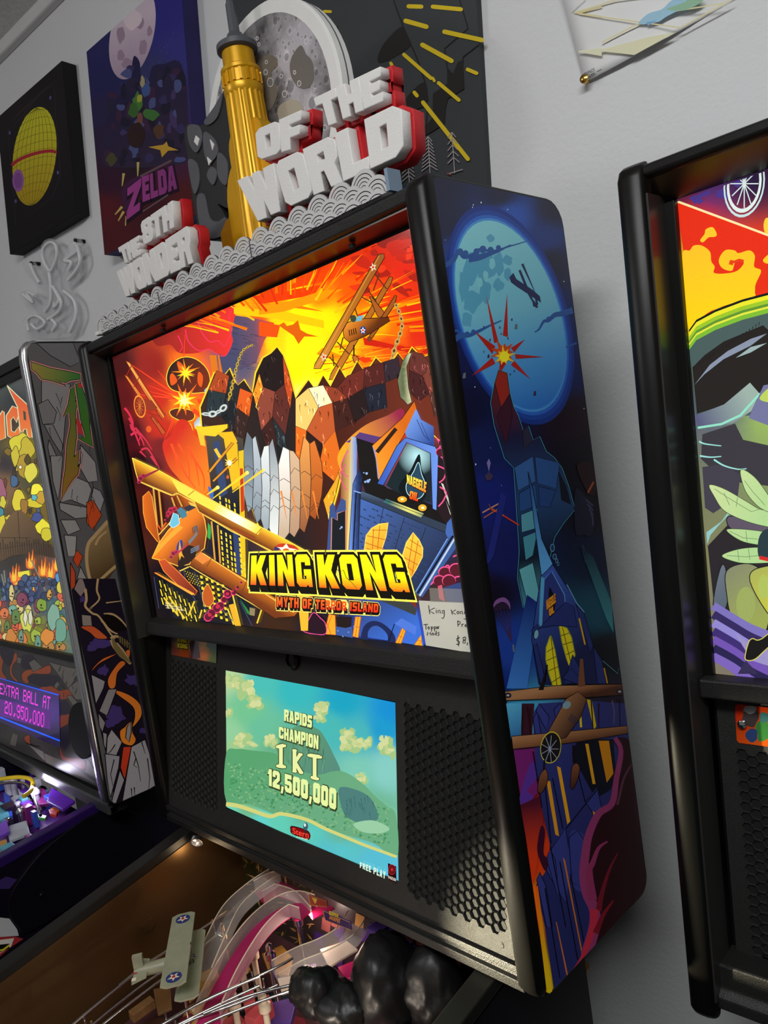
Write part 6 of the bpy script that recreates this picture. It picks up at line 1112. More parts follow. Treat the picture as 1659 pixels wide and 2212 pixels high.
# --- left side decal: cracked stone, thorny stroke, bone curves, lava
A = Art(PX(LX), step=4e-6); A.frame(0, 700, 3.687)
inv = []
for y, z in rpoly(-.0175, .198, LB+.003, LT_-.003, (.016, .018, .018, .014), 4):
    v = Vector((LX, y, z))-CAM; inv.append((CX+FPX*v.dot(RIGHT)/v.dot(FWD), CY+FPX*v.dot(DOWN)/v.dot(FWD)))
A.clip = inv; A.poly([(x*3.687, (y-700)*3.687) for x, y in inv], (92,88,88))
for p, col in (([(215,100),(560,95),(640,300),(560,340),(400,250),(300,160)],(104,102,104)),([(330,430),(560,480),(520,760),(500,1000),(420,900),(330,620)],(132,127,126)),([(300,640),(380,600),(450,700),(430,790),(340,800)],(118,113,112)),([(350,800),(420,800),(500,960),(490,1040),(400,900)],(124,119,118)),([(390,920),(450,1050),(420,1180),(380,980)],(128,122,121)),([(400,1050),(500,1050),(480,1300),(460,1400),(420,1250)],(140,134,132)),([(640,960),(760,1100),(780,1250),(700,1260),(640,1150)],(150,140,140)),([(560,1200),(700,1260),(730,1320),(690,1450),(560,1400),(480,1420)],(150,145,143)),([(740,1300),(800,1330),(830,1400),(790,1520),(720,1440)],(150,144,146)),([(470,1420),(690,1460),(700,1540),(600,1550),(480,1480)],(144,139,137)),([(690,1420),(740,1400),(810,1520),(740,1640),(690,1580)],(206,76,34)),([(480,1560),(600,1560),(640,1640),(540,1680)],(148,143,140)),([(510,1680),(610,1690),(600,1850),(540,1850)],(154,149,146)),([(580,1880),(610,1800),(660,1850),(620,1940)],(200,70,34)),([(640,1930),(690,2030),(660,2180),(600,2080)],(150,140,134)),([(560,1900),(600,1980),(600,2120),(560,2100)],(190,70,40))): A.poly(p, col); A.out(p, (26,22,22), 1.6)
for k in range(26): x, y = 320+random.random()*420, 480+random.random()*1150; A.line([(x,y),(x+random.random()*60-20,y+20+random.random()*60),(x+random.random()*60-30,y+80+random.random()*40)], (44,34,32), 1.3, .6)
def thorn(p, c0, c1):
    A.out(p, (206,60,64), 6); A.out(p, (214,200,190), 3.4); A.poly(p, lg(c0[0],c0[1],c1[0],c1[1])); A.out(p, (16,16,12), 1.6)
thorn([(245,300),(400,350),(560,380),(640,400),(640,440),(560,450),(520,470),(440,440),(520,490),(400,450),(330,440),(290,390),(250,360)], ((70,790),(150,130,60)), ((165,810),(60,110,50)))
thorn([(560,520),(610,480),(600,620),(640,560),(600,700),(610,900),(590,1060),(630,1000),(620,1140),(640,1100),(620,1200),(580,1240),(540,1300),(490,1400),(500,1260),(520,1140),(530,960),(560,800),(550,700),(500,740),(540,640)], ((150,840),(70,110,50)), ((140,1070),(150,104,40)))
thorn([(600,480),(640,460),(700,640),(720,860),(740,980),(620,910),(680,900),(640,760)], ((165,840),(60,110,50)), ((195,960),(70,110,40)))
for p, col in (([(600,740),(650,800),(660,880),(620,870)],(190,50,56)),([(620,470),(650,480),(650,510),(625,505)],(190,50,56))): A.poly(p, col)
BN_ = (186,150,104)
A.poly([(700,1750),(760,1680),(860,1560),(960,1700),(940,1900),(860,2050),(830,2212),(780,2212),(750,2080),(700,1950),(680,1850)], lg((190,1150),(150,120,80),(240,1260),(60,40,20)), True)
for pts, wd in (([(860,1570),(760,1680),(700,1760),(690,1900),(720,2050),(760,2160),(770,2212)],8),([(930,1920),(840,2000),(790,2060),(830,2150),(800,2212)],7),([(760,1760),(790,1700),(850,1650)],5)): A.line(pts, BN_, wd, wd*.7, True)
A.frame(0, 1250, 4.0225)
A.poly([(620,100),(700,0),(1000,0),(1340,1400),(1390,1720),(1000,1990),(960,1700),(820,1100),(700,560)], (30,22,34))
for x, y, rx, ry in ((880,560,110,60),(800,600,60,50),(1150,880,90,70),(900,800,60,60),(1000,1180,110,90),(960,1260,60,50),(1240,1320,50,30),(720,180,40,40),(1240,1600,60,90)): blob(x, y, rx, ry, (70,52,110), 14, .5)
for p in ([(700,420),(800,410),(900,480),(930,520),(840,520),(780,470)],[(1020,650),(950,690),(860,740),(790,810),(820,760),(900,690)],[(1040,720),(1090,740),(1020,820),(1000,940),(950,950),(940,860)],[(1015,970),(1140,1020),(1220,1100),(1225,1200),(1150,1290),(1170,1200),(1150,1110),(1010,1000)],[(1090,630),(1130,620),(1120,690)],[(1040,1330),(1080,1290),(1140,1240),(1150,1330),(1180,1400),(1140,1450),(1060,1420)]): A.poly(p, lg((190,1350),(200,80,44),(280,1560),(236,130,40)), True); A.out(p, (24,14,14), 1.4, True)
for p, col in (([(640,90),(680,0),(720,0),(750,90),(700,160)],(140,120,116)),([(705,310),(790,320),(800,410),(715,410)],(140,126,116)),([(790,830),(912,890),(900,950),(830,1090)],(150,140,142)),([(940,960),(1015,960),(930,1190),(860,1150)],(140,132,130)),([(850,1160),(915,1250),(890,1330),(860,1280)],(140,130,130)),([(890,1330),(930,1350),(920,1480),(900,1440)],(150,142,142)),([(930,1380),(970,1310),(1060,1420),(1000,1560),(920,1560)],(160,150,152)),([(910,1520),(1040,1540),(1030,1640),(960,1900),(930,1750)],(156,148,152)),([(1040,1660),(1080,1750),(1000,1975),(970,1930)],(160,152,156)),([(1140,1460),(1260,1400),(1380,1780),(1060,1970),(1090,1760)],(166,158,160)),([(1100,1290),(1135,1240),(1140,1330),(1120,1420),(1090,1380)],(150,140,140)),([(1060,1520),(1070,1460),(1140,1460),(1085,1750),(1045,1640)],(206,60,34))): A.poly(p, col); A.out(p, (20,16,18), 2)
for pts in ([(990,1570),(960,1700),(980,1800)],[(1160,1500),(1200,1620),(1220,1760)],[(1280,1560),(1300,1720),(1290,1840)],[(1000,1440),(960,1500),(920,1530)],[(1230,1420),(1260,1520)],[(1140,1820),(1145,1900)],[(1165,1810),(1170,1880)],[(1180,1560),(1160,1620),(1190,1640)]): A.line(pts, (24,20,22), 2.4, 1)
for pts, wd in (([(740,90),(750,180),(740,240),(800,300),(860,330),(960,480),(1000,520)],6),([(850,0),(840,100),(860,180),(780,260),(800,250)],5),([(900,310),(980,310),(1060,370),(1120,460),(1140,520)],5),([(880,360),(960,450),(1020,480)],5),([(960,520),(1000,500),(1060,520),(1100,560),(1140,560)],6),([(970,530),(1000,600),(1070,680),(1135,740)],10),([(1010,560),(1080,640),(1130,730)],5),([(920,210),(1000,200),(1080,190)],3)): A.line(pts, BN_, wd, wd*.5, True)
A.poly([(970,520),(1010,560),(1080,650),(1135,735),(1040,680),(985,600)], (120,100,60), True); A.poly([(890,320),(980,320),(1060,380),(1100,450),(960,440)], (20,14,12), True)
for k in range(5): A.poly([(1030+k*22,500+k*10),(1050+k*20,500+k*12),(1052+k*20,560+k*14),(1036+k*20,556+k*14)], (110,92,56)); A.out([(1030+k*22,500+k*10),(1050+k*20,500+k*12),(1052+k*20,560+k*14),(1036+k*20,556+k*14)], (30,20,12), 1)
A.build('side_decal', PRINT, lsp)
# --- left cabinet and its lit playfield
LCX = -.245; lr = PX(LCX); q0, q1 = lr.hit(0, 1852), lr.hit(212, 1733); lsl = (q1.z-q0.z)/(q1.y-q0.y); LRZ = lambda y: q1.z+lsl*(y-q1.y)
m_pur = mat('gloss_purple_rail', (44, 22, 86), .22, var=.1); m_pd = mat('dark_plum_cabinet', (17, 12, 26), .35, var=.3)
MB().prism([(LCX-.02, y, z) for y, z in [(.06, LRZ(.06)), (-1.1, LRZ(-1.1)), (-1.1, LRZ(-1.1)-.018), (.06, LRZ(.06)-.018)]], (.022, 0, 0)).build('side_rail', m_pur, lm, bevel=.002)
MB().prism([(LCX-.018, y, z) for y, z in [(.16, LB-.004), (.06, LB-.004), (.06, LRZ(.06)-.012), (-1.1, LRZ(-1.1)-.012), (-1.1, -.62), (.16, -.62)]], (.018, 0, 0)).build('cabinet_side', m_pd, lm)
MB().prism([(-.81, y, z) for y, z in [(.06, LRZ(.06)), (-1.1, LRZ(-1.1)), (-1.1, -.62), (.06, -.62)]], (.02, 0, 0)).build('cabinet_side', m_pd, lm)
MB().box(-.81, LCX, -1.12, -1.1, -.62, LRZ(-1.1)).build('cabinet_front', m_pd, lm); MB().box(-.79, LCX-.02, -1.1, .14, -.62, -.6).build('cabinet_floor', m_pd, lm); MB().box(-.79, LCX-.02, .14, .15, -.62, LB-.004).build('cabinet_back', m_pd, lm)
for x in (-.83, LCX-.005):
    for y in (-1.13, .1): MB().box(x, x+.025, y, y+.045, FLOOR, -.55).build('leg', m_rail, lm)
# round-ended hinge plate on the cabinet side
hp = PX(LCX+.004); HO = cr([hp.hit(*q).yz for q in ((216,1752),(110,1822),(54,1884),(22,1935),(20,1975),(40,2004),(62,2014),(150,1960),(250,1893),(330,1840),(300,1760))], n=3)
MB().prism([(LCX+.0005, y, z) for y, z in HO], (.005, 0, 0)).build('hinge_plate', mat('satin_plum_plate', (16, 12, 22), .3, var=.1), lm, bevel=.0012)
lb = hp.hit(90, 1932); MB().lathe([(.0045, 0), (.0045, .002), (.003, .003)], (LCX+.005, lb.y, lb.z), (1, 0, 0), 6).build('hinge_bolt', m_gloss, lm)
# cabinet-side print peeking below the plate
A = Art(PX(LCX+.0004)); A.frame(0, 1650, 2.9625)
A.poly([(-30,980),(60,990),(110,1060),(120,1100),(-30,1110)], (170,168,170)); A.poly([(-30,1110),(100,1105),(150,1120),(60,1180),(-30,1260)], (150,40,44)); A.poly([(-30,1130),(90,1115),(70,1170),(-30,1230)], (200,190,180)); A.poly([(-30,1160),(60,1150),(60,1180),(-30,1220)], (20,18,16)); A.line([(-30,1200),(20,1190),(60,1160)], (190,180,40), 4); A.poly([(-30,760),(40,720),(110,740),(60,800),(-30,800)], (50,34,84))
A.build('cabinet_print', PRINT, lm)['kind'] = 'stuff'
LPN = Vector((0, -lsl, 1)); lp0 = Vector((LCX, q1.y, q1.z-.075)); LPL = Plane(lp0, LPN)
MB().prism([(-.79, y, LRZ(y)-.09) for y in (-1.08, .02)]+[(LCX-.02, y, LRZ(y)-.09) for y in (.02, -1.08)], (0, 0, .012)).build('playfield', mat('playfield_violet', (92, 50, 130), .25, var=.8, vscale=18), lm)
lay = Plane(lp0+Vector((0, 0, .03)), LPN)
def lpt(x, y, h=0): return Plane(lp0+Vector((0, 0, h)), LPN).hit(x, y)
def slab(px_, h, th, m, name, par): return MB().prism([Plane(lp0+Vector((0, 0, h)), LPN).hit(*q) for q in px_], (0, 0, -th)).build(name, m, par, bevel=.001)
K = lambda x, y: (x/2.9625, 1650+y/2.9625)
bright = lambda n_, col: mat('plastic_'+n_, col, .25, var=.15)
for n_, col, px_ in (('violet',(110,50,190),[(330,150),(480,235),(400,290),(300,240)]),('blue',(60,90,200),[(20,180),(60,200),(80,330),(40,340)]),('teal',(90,170,190),[(-20,230),(40,260),(60,330),(-20,370)]),('white',(210,210,220),[(110,150),(160,190),(210,270),(150,290)]),('orange',(230,110,40),[(320,290),(400,225),(430,230),(370,310)]),('red',(220,50,40),[(310,290),(370,300),(360,330),(320,320)]),('silver',(170,176,180),[(40,400),(170,360),(190,440),(60,490)]),('violet2',(120,70,190),[(-20,400),(40,350),(60,430),(-20,470)]),('green',(90,170,90),[(220,310),(300,330),(290,350),(230,340)]),('plum',(130,40,110),[(230,180),(320,190),(330,250),(250,260)]),('amber',(190,140,60),[(-20,500),(40,480),(50,530),(-20,560)])):
    slab([K(*q) for q in px_], .02+random.random()*.02, .006, bright(n_, col), 'plastic_piece', lm)
MB().tube([lpt(*K(*q), .06) for q in cr([(-10,100),(60,90),(130,85),(190,95),(210,120),(200,170),(150,210)], False)], .0045, 8).build('yellow_rail', bright('yellow', (220, 190, 40)), lm, smooth=60)
MB().tube([lpt(*K(*q), .05) for q in cr([(-10,130),(80,120),(160,130),(200,180),(260,330)], False)], .003, 8).build('wire_rail', m_steel, lm, smooth=60)
for q, h in (((100,200),.04),((250,300),.05),((130,330),.03),((200,300),.03),((280,230),.03),((60,440),.03),((150,400),.04),((210,370),.03),((350,250),.03)):
    p = lpt(*K(*q)); MB().lathe([(.006, 0), (.006, h*.7), (.009, h*.75), (.009, h*.85), (.004, h)], p, (0, 0, 1), 14).build('post', random.choice([m_steel, bright('clearish', (200, 200, 210)), m_chr]), lm, smooth=40)
for k in range(74):
    q = (random.random()*380, 80+random.random()*400)
    if q[0]*.48+q[1] > 520 and q[0] > 150: continue
    p = lpt(*K(*q))
    if k > 33: py_ = -.75+random.random()*.7; p = Vector((-.76+random.random()*.46, py_, LRZ(py_)-.08))
    s_ = .006+random.random()*.012; MB().box(p.x-s_, p.x+s_, p.y-s_*.6, p.y+s_*.6, p.z, p.z+.01+random.random()*.03).build('plastic_piece', bright(*random.choice([('violet', (110, 50, 190)), ('blue', (60, 90, 200)), ('white', (210, 210, 220)), ('plum', (130, 40, 110)), ('silver', (170, 176, 180)), ('teal', (90, 170, 190)), ('dark', (40, 30, 50))])), lm, bevel=.001)
pl_ = bpy.data.lights.new('playfield_lamp', 'POINT'); pl_.energy = .32; pl_.color = (.8, .75, 1); pl_.shadow_soft_size = .02; po = bpy.data.objects.new('playfield_lamp', pl_); COL.objects.link(po); po.location = lpt(*K(200, 150), .06)
# ================================================================== RIGHT NEIGHBOUR MACHINE
rm = thing('pinball_machine', 'pinball machine with green, yellow and purple backlit glass and a red sticker', 'pinball machine', (1.2, -.4, FLOOR))
def RT(u, y, z): return (.814+.0356*(z+.131)+u, .1+.05*u+y, z)
RTOP, RBOT, RW = .632, -.131, .72
RN = Vector((-.05, 1, 0)).normalized(); RP = lambda y: Plane((.83, .1+y, 0), RN)
for u0, u1 in ((0, .016), (RW-.016, RW)): MB(RT).prism([(u0, y, z) for y, z in rpoly(.002, .2, RBOT+.004, RTOP-.002, (.006, .018, .026, .012))], (u1-u0, 0, 0)).build('side_panel', m_dark, rm)
trim(RT, -.0012, .0225, RBOT, RTOP, parent=rm, y0=-.010, y1=.006); trim(RT, RW-.0225, RW+.0012, RBOT, RTOP, parent=rm, y0=-.010, y1=.006)
u0, u1 = .016, RW-.016
zb0 = RP(.0).hit(1400, 398).z
MB(RT).prism([(.02, y, z) for y, z in [(-.004, RTOP-.005), (.008, RTOP-.001), (.03, RTOP-.001), (.03, zb0+.004), (.0, zb0+.004), (-.004, zb0+.007)]], (RW-.04, 0, 0)).build('top_rail', m_gloss, rm, bevel=.0015)
MB(RT).box(u0, u1, .03, .195, RTOP-.014, RTOP-.003).build('top_panel', m_dark, rm); MB(RT).box(u0, u1, .185, .195, RBOT, RTOP-.014).build('back_panel', m_dark, rm)
RGY = .030; RG = RP(RGY); zg1 = RG.hit(1466, 432).z; zg0 = RG.hit(1547, 1456).z
ug = RG.hit(1500, 900).x-RT(0, 0, .4)[0]
MB(RT).prism([(.018, y, z) for y, z in [(.0, zb0+.005), (RGY+.002, zg1), (RGY+.002, zg1+.03), (.0, zb0+.008)]], (RW-.036, 0, 0)).build('recess_ceiling', m_rec, rm)
for a, b_ in ((.0165, .0235), (RW-.0235, RW-.0165)): MB(RT).box(a, b_, -.004, RGY, RBOT+.02, zg1+.005).build('recess_side', m_rec, rm)
gl_u = RG.hit(1505, 945); glu = gl_u.x-(.814+.0356*(gl_u.z+.131))
MB(RT).box(.02, glu, RGY-.006, RGY+.01, zg0-.02, zg1).build('glass_frame', m_gloss, rm, bevel=.001); MB(RT).box(RW-glu, RW-.02, RGY-.006, RGY+.01, zg0-.02, zg1).build('glass_frame', m_gloss, rm, bevel=.001)
MB(RT).box(.016, RW-.016, RGY+.002, RGY+.01, zg0-.018, zg1).build('light_box', m_dark, rm)
MB(RT).box(.024, RW-.024, RGY-.018, RGY+.002, zg0-.017, zg0).build('middle_rail', m_blk, rm, bevel=.002)
MB(RT).lathe([(.004, 0), (.004, -.004), (.002, -.005)], (.13, .016, zg1+.006), (0, 0, 1), 10).build('recess_bolt', m_hole, rm)
# --- right backlit glass
A = Art(RG); A.clip = [(1462,436),(4500,-609),(4500,1764),(1546,1458)]; A.frame(1240, 250, 3.403)
A.base([(750,560),(11094,-2923),(11094,5152),(1030,4100)], [(6000,0,(60,44,110)),(6000,2000,(110,150,60)),(6000,4000,(80,60,130)),(10000,0,(200,60,20)),(10000,3000,(60,70,74)),(2400,500,(60,44,110)),(2400,1200,(110,170,40)),(2400,2200,(84,84,110)),(2600,3400,(90,70,140)),(1900,900,(220,60,16)),(800,560,(30,24,54)),(1000,560,(60,44,110)),(1300,500,(30,22,56)),(900,750,(214,40,20)),(1300,1000,(220,44,16)),(900,1200,(246,190,20)),(1000,1500,(248,210,10)),(1100,1650,(60,70,74)),(1300,1500,(110,170,40)),(1000,1850,(36,30,26)),(1300,1900,(36,34,34)),(1100,2100,(86,90,120)),(1400,2150,(150,180,90))], 260, 90, 50)
for x, y in ((950,560),(1090,580),(900,610),(1200,480)): blob(x, y, 60, 50, (70,52,130), 13, .5)
A.poly([(760,630),(1500,905),(2600,1300),(1500,1290),(1426,1305),(1040,1420),(846,1570),(830,1200)], (222,44,18))
A.poly([(800,1010),(850,990),(880,955),(940,955),(1000,1000),(1010,1070),(1035,1110),(1030,1155),(1110,1160),(1200,1140),(1250,1080),(1210,1060),(1180,1090),(1160,1140),(1090,1120),(1065,1060),(1110,990),(1180,990),(1210,1010),(1290,990),(1330,1030),(1325,1110),(1376,1140),(1335,1240),(1330,1300),(1310,1335),(1040,1420),(920,1500),(846,1570),(812,1250)], lg((1490,530),(244,186,36),(1500,720),(250,206,6)), True)
A.line([(1248,1070),(1215,1060),(1180,1075),(1150,1070),(1145,1085),(1170,1090)], (222,60,20), 6); A.poly([(928,915),(960,870),(970,835),(1020,820),(1050,870),(1035,890),(990,895),(950,930)], (246,190,40), True); A.poly([(1390,1060),(1430,1020),(1460,1010),(1460,1080),(1410,1085)], (246,190,40), True)
A.line([(760,630),(1500,905)], (240,220,160), 5)
A.ell(1252,500,150,250,(190,214,214),8,ring=.92); A.ell(1252,500,126,216,(214,226,220),8,ring=.86)
for a in range(0, 180, 30): r_ = math.radians(a); A.line([(1252-104*math.cos(r_),500-180*math.sin(r_)),(1252+104*math.cos(r_),500+180*math.sin(r_))], (206,220,216), 2.4)
A.ell(1420,810,26,60,(240,196,60))
for k, (d, col) in enumerate(((0,(16,22,20)),(18,(226,220,40)),(50,(150,190,40)),(80,(90,140,50)),(100,(220,220,60)),(116,(120,180,50)),(150,(70,90,88)))): A.poly([(846,1575+d),(900,1500+d),(1040,1425+d),(1240,1350+d),(1430,1300+d),(1700,1240+d),(1700,1700),(1500,2200),(900,2212),(870,1900)], col, False)
A.poly([(872,1850),(960,1760),(1100,1660),(1390,1540),(1500,1640),(1500,2000),(1000,2160),(905,2190)], (34,30,28)); A.poly([(885,1980),(1000,1830),(1130,1730),(1300,1640),(1420,1600),(1300,1690),(1100,1790),(960,1900)], (130,140,160)); A.poly([(1190,1780),(1300,1700),(1420,1670),(1300,1740)], (150,170,170))
sp_ = [[(880+k*24,1840-k*16),(888+k*24,1836-k*16),(876+k*24,1872-k*16)] for k in range(21)]+[[(1010+k*26,2150-k*30),(1018+k*26,2140-k*30),(990+k*26,2172-k*30)] for k in range(18)]; A.quads(sp_, (20,18,18))
A.frame(1300, 850, 3.403)
A.poly([(690,160),(900,80),(1090,-80),(1160,0),(1100,130),(960,220),(706,260)], lg((1510,910),(84,86,120),(1620,860),(150,170,160))); A.line([(706,252),(880,225),(1020,160),(1110,60),(1165,0)], (140,216,190), 5); A.poly([(1080,180),(1190,-60),(1400,-100),(1400,260),(1240,240)], (110,112,150)); A.poly([(1160,40),(1260,-60),(1400,-60),(1300,60)], (180,200,90), True)
A.poly([(740,300),(980,220),(1040,340),(1400,420),(1400,700),(900,640),(730,480)], (56,54,60)); A.poly([(740,540),(900,520),(1020,600),(1000,760),(820,880),(760,840)], (64,60,72)); 
for pts in ([(716,352),(760,370),(880,385)],[(722,458),(800,468),(880,462)],[(825,485),(900,530),(1000,556),(1065,552)]): A.line(pts, (150,214,206), 4, 2, True)
A.poly([(770,1020),(880,940),(930,872),(945,880),(860,970),(800,1040),(776,1110)], (140,190,190)); A.poly([(780,1120),(960,930),(1130,900),(1400,960),(1400,1900),(1200,1800),(1000,1700),(890,1610),(820,1500)], (40,36,40))
for p, c0, c1 in (([(870,1290),(910,1280),(930,1500),(885,1615),(820,1550)],(110,116,130),(60,80,90)),([(920,1300),(1080,1250),(1200,1330),(1250,1500),(1200,1760),(1080,1740),(960,1650),(920,1480)],(120,120,110),(150,160,80)),([(1090,1380),(1160,1280),(1400,1300),(1400,1700),(1250,1650)],(140,150,100),(190,190,60)),([(940,900),(1200,960),(1200,1040),(960,1000)],(90,80,96),(120,110,110))): A.poly(p, lg((1540,1200),c0,(1640,1340),c1), True); A.out(p, (26,24,26), 2, True)
for q in ((1060,1550,70,130,(150,164,90)),(1190,1420,40,90,(170,186,90))): A.ell(*q)
for k in range(7): A.line([(820,1560+k*62),(960,1650+k*60),(1120,1740+k*64),(1400,1840+k*70)], [(120,110,180),(50,40,90),(140,130,200),(60,44,110),(110,80,170),(40,34,76),(120,96,180)][k], 18, 22, True)
A.poly([(980,1760),(1060,1820),(1400,1960),(1400,2060),(1100,1960)], (150,140,190)); A.poly([(1060,1960),(1150,2060),(1000,2060)], (50,44,80))
# pale leaf-like blades
for p in ([(792,672),(900,700),(1060,790),(1165,850),(1300,880),(1300,980),(1200,975),(1040,930),(900,860),(830,760)],[(1022,560),(1120,610),(1220,740),(1300,880),(1200,860),(1120,800),(1050,700)],[(918,1005),(1000,995),(1160,1010),(1300,1040),(1300,1130),(1150,1112),(1020,1080)],[(885,1190),(1000,1145),(1150,1130),(1300,1140),(1300,1230),(1080,1248),(960,1230)]):
    A.poly(p, lg((1540,1050),(196,214,150),(1660,1120),(170,206,140)), True); A.out(p, (60,80,50), 1.2, True)
for pts in ([(830,700),(920,760),(1100,868),(1160,850)],[(900,730),(940,820)],[(1000,760),(990,830)],[(1050,640),(1110,720),(1200,820)],[(940,1010),(1040,1060),(1150,1070)],[(920,1190),(1060,1200),(1160,1190)],[(1000,1150),(1010,1230)],[(1080,1140),(1090,1220)],[(1060,1010),(1070,1090)]): A.line(pts, (110,140,96), 1.3)
A.poly([(1070,1960),(1055,1930),(1080,1830),(1110,1800),(1180,1800),(1400,1620),(1400,1720),(1220,1870),(1130,1950)], (22,20,20), True); A.out([(1070,1960),(1055,1930),(1080,1830),(1110,1800),(1180,1800),(1400,1620),(1400,1720),(1220,1870),(1130,1950)], (206,196,80), 2, True)
A.poly([(1160,1050),(1230,990),(1400,1000),(1400,1240),(1200,1220),(1150,1180)], (40,56,64), True); A.line([(1160,1205),(1250,1225)], (206,40,40), 8)
A.build('translite', artmat('backlit_translite_green', emis=.95, base=.3, rough=.1), rm)['label'] = 'green, yellow and red backlit picture with pale leaf blades'
# --- right speaker panel
RSY = .034; RS = RP(RSY); m_pan2 = m_pan
pl0 = RS.hit(1567, 1755); plu = pl0.x-(.814+.0356*(pl0.z+.131)); zsb = RS.hit(1557, 2040).z; zst = zg0-.017
ru0 = RS.hit(1604, 1628); gu = ru0.x-(.814+.0356*(ru0.z+.131)); gz0 = ru0.z
GP2 = .0086; GR2 = GP2/.866; RRW = 20; RCC = 15
rs = MB(RT)
for a, b_, d_, e_ in ((plu, gu-.006, zsb, zst), (gu-.006, RW-plu, gz0+.006, zst), (gu-.006, RW-plu, zsb, gz0-GR2*RRW), (gu+GP2*RCC, RW-plu, gz0-GR2*RRW, gz0+.006)): rs.box(a, b_, RSY-.001, RSY+.004, d_, e_)
rsp = rs.build('speaker_panel', m_pan2, rm)
mb = MB(RT); R = GR2/math.sqrt(3)
for i in range(-1, RCC+1):
    for j in range(-1, RRW+1):
        u = gu+i*GP2; z = gz0-j*GR2-(GR2/2 if i % 2 else 0)
        hx = lambda k, d: [(u+k*R*math.cos(math.radians(60*q)), RSY-.001-d, z+k*R*math.sin(math.radians(60*q))) for q in range(6)]
        if i in (-1, RCC) or j in (-1, RRW): mb.add(hx(1, .0002), [tuple(range(6))]); continue
        mb.add(hx(1, .0002)+hx(.95, .0006)+hx(.9, -.0003)+hx(.885, -.0018), [(a*6+k, a*6+(k+1) % 6, a*6+6+(k+1) % 6, a*6+6+k) for a in range(3) for k in range(6)]); mb.add(hx(.885, -.0018), [tuple(range(6))], 1)
mb.build('speaker_grille', [m_pan2, m_hole], rsp)
MB(RT).box(.024, plu, RSY+.006, RSY+.01, zsb-.03, zst).build('panel_frame', m_dark, rm)
MB(RT).prism([(.022, y, z) for y, z in [(.006, zsb), (.006, RBOT+.03), (.0, RBOT+.024), (.0, RBOT+.012), (.04, RBOT+.012), (.04, zsb)]], (RW-.044, 0, 0)).build('lower_rail', m_blk, rm, bevel=.002)
A = Art(RP(RSY-.0015)); A.frame(1300, 1450, 2.902)
sc_ = [(835,222),(848,206),(1150,238),(1200,250),(1200,490),(1150,488),(860,448),(846,432)]
A.poly(sc_, lg((1590,1525),(190,26,20),(1650,1600),(226,90,20)))
for x, y, rx, ry, col in ((930,290,60,70,(70,60,60)),(1010,370,50,90,(60,130,60)),(940,400,40,50,(50,70,120)),(1020,290,40,40,(60,110,110)),(930,240,50,30,(150,150,150))): blob(x, y, rx, ry, col, 11, .3)
A.build('badge_sticker', bpy.data.materials['domed_sticker'], rm)
rv = RP(RSY-.003).hit(1603, 1564); MB().lathe([(.004, 0), (.0036, .002), (.002, .003)], rv, -RN, 14).build('sticker_rivet', m_steel, rm, smooth=40)
# --- right cabinet body below
MB(RT).prism([(.085, y, z) for y, z in [(.17, RBOT+.002), (.02, RBOT+.002), (-1.0, RBOT-.2), (-1.0, -.66), (.17, -.66)]], (.018, 0, 0)).build('cabinet_side', m_cab, rm)
MB(RT).prism([(.617, y, z) for y, z in [(.17, RBOT+.002), (.02, RBOT+.002), (-1.0, RBOT-.2), (-1.0, -.66), (.17, -.66)]], (.018, 0, 0)).build('cabinet_side', m_cab, rm)
MB(RT).prism([(.103, y, z) for y, z in [(.16, RBOT-.07), (-1.0, RBOT-.26), (-1.0, RBOT-.27), (.16, RBOT-.08)]], (.514, 0, 0)).build('playfield', mat('playfield_teal', (40, 90, 90), .3, var=.7, vscale=16), rm)
MB(RT).box(.103, .617, -1.0, -.98, -.66, RBOT-.2).build('cabinet_front', m_cab, rm); MB(RT).box(.103, .617, -.98, .16, -.66, -.64).build('cabinet_floor', m_cab, rm)
for u in (.07, .625):
    for y in (-1.0, .12): MB(RT).box(u, u+.025, y, y+.045, FLOOR, -.6).build('leg', m_rail, rm)
# ================================================================== MAIN PLAYFIELD
PFS = .12; PFZ = lambda y: -.285+PFS*(y-.07); PFN = Vector((0, -PFS, 1)); K6 = lambda x, y: (x/2.9625, 1650+y/2.9625); K7 = lambda x, y: (440+x/2.07375, 1780+y/2.07375)
def PH(h): return Plane((0, .07, -.285+h), PFN)
m_pf = mat('printed_playfield', (70, 44, 50), .22, var=.9, vscale=14)
MB().prism([(CX0, y, PFZ(y)) for y in (YF+.02, .075)]+[(CX1, y, PFZ(y)) for y in (.075, YF+.02)], (0, 0, -.012)).build('playfield', m_pf, main)
A = Art(Plane((0, .07, -.285), PFN))
def pfp(x, y): v = Vector((x, y, PFZ(y)))-CAM; return (CX+FPX*v.dot(RIGHT)/v.dot(FWD), CY+FPX*v.dot(DOWN)/v.dot(FWD))
for k in range(150):
    x, y = CX0+.03+random.random()*(CX1-CX0-.06), -.95+random.random()*.98; r_ = .012+random.random()*.035
    A.poly([pfp(max(CX0+.004, min(CX1-.004, x+r_*(.6+.5*random.random())*math.cos(a))), y+r_*(.6+.5*random.random())*math.sin(a)) for a in [2*math.pi*q/9 for q in range(9)]], random.choice([(120,50,60),(70,44,110),(190,110,50),(150,50,80),(60,30,40),(210,160,80),(90,60,50),(40,50,60)]), True)
A.build('playfield_print', artmat('playfield_screenprint', base=.8, rough=.15), main)['kind'] = 'stuff'
m_ins = {q: mat('unlit_insert_%d' % q, col_, .3) for q, col_ in enumerate([(255, 190, 110), (255, 120, 150), (240, 230, 210)])}
for k in range(22):
    x, y = .16+random.random()*.4, -.6+random.random()*.5; MB().lathe([(.009, 0), (.009, .0016), (.007, .0022)], (x, y, PFZ(y)), (0, 0, 1), 14).build('playfield_insert', m_ins[k % 3], main)
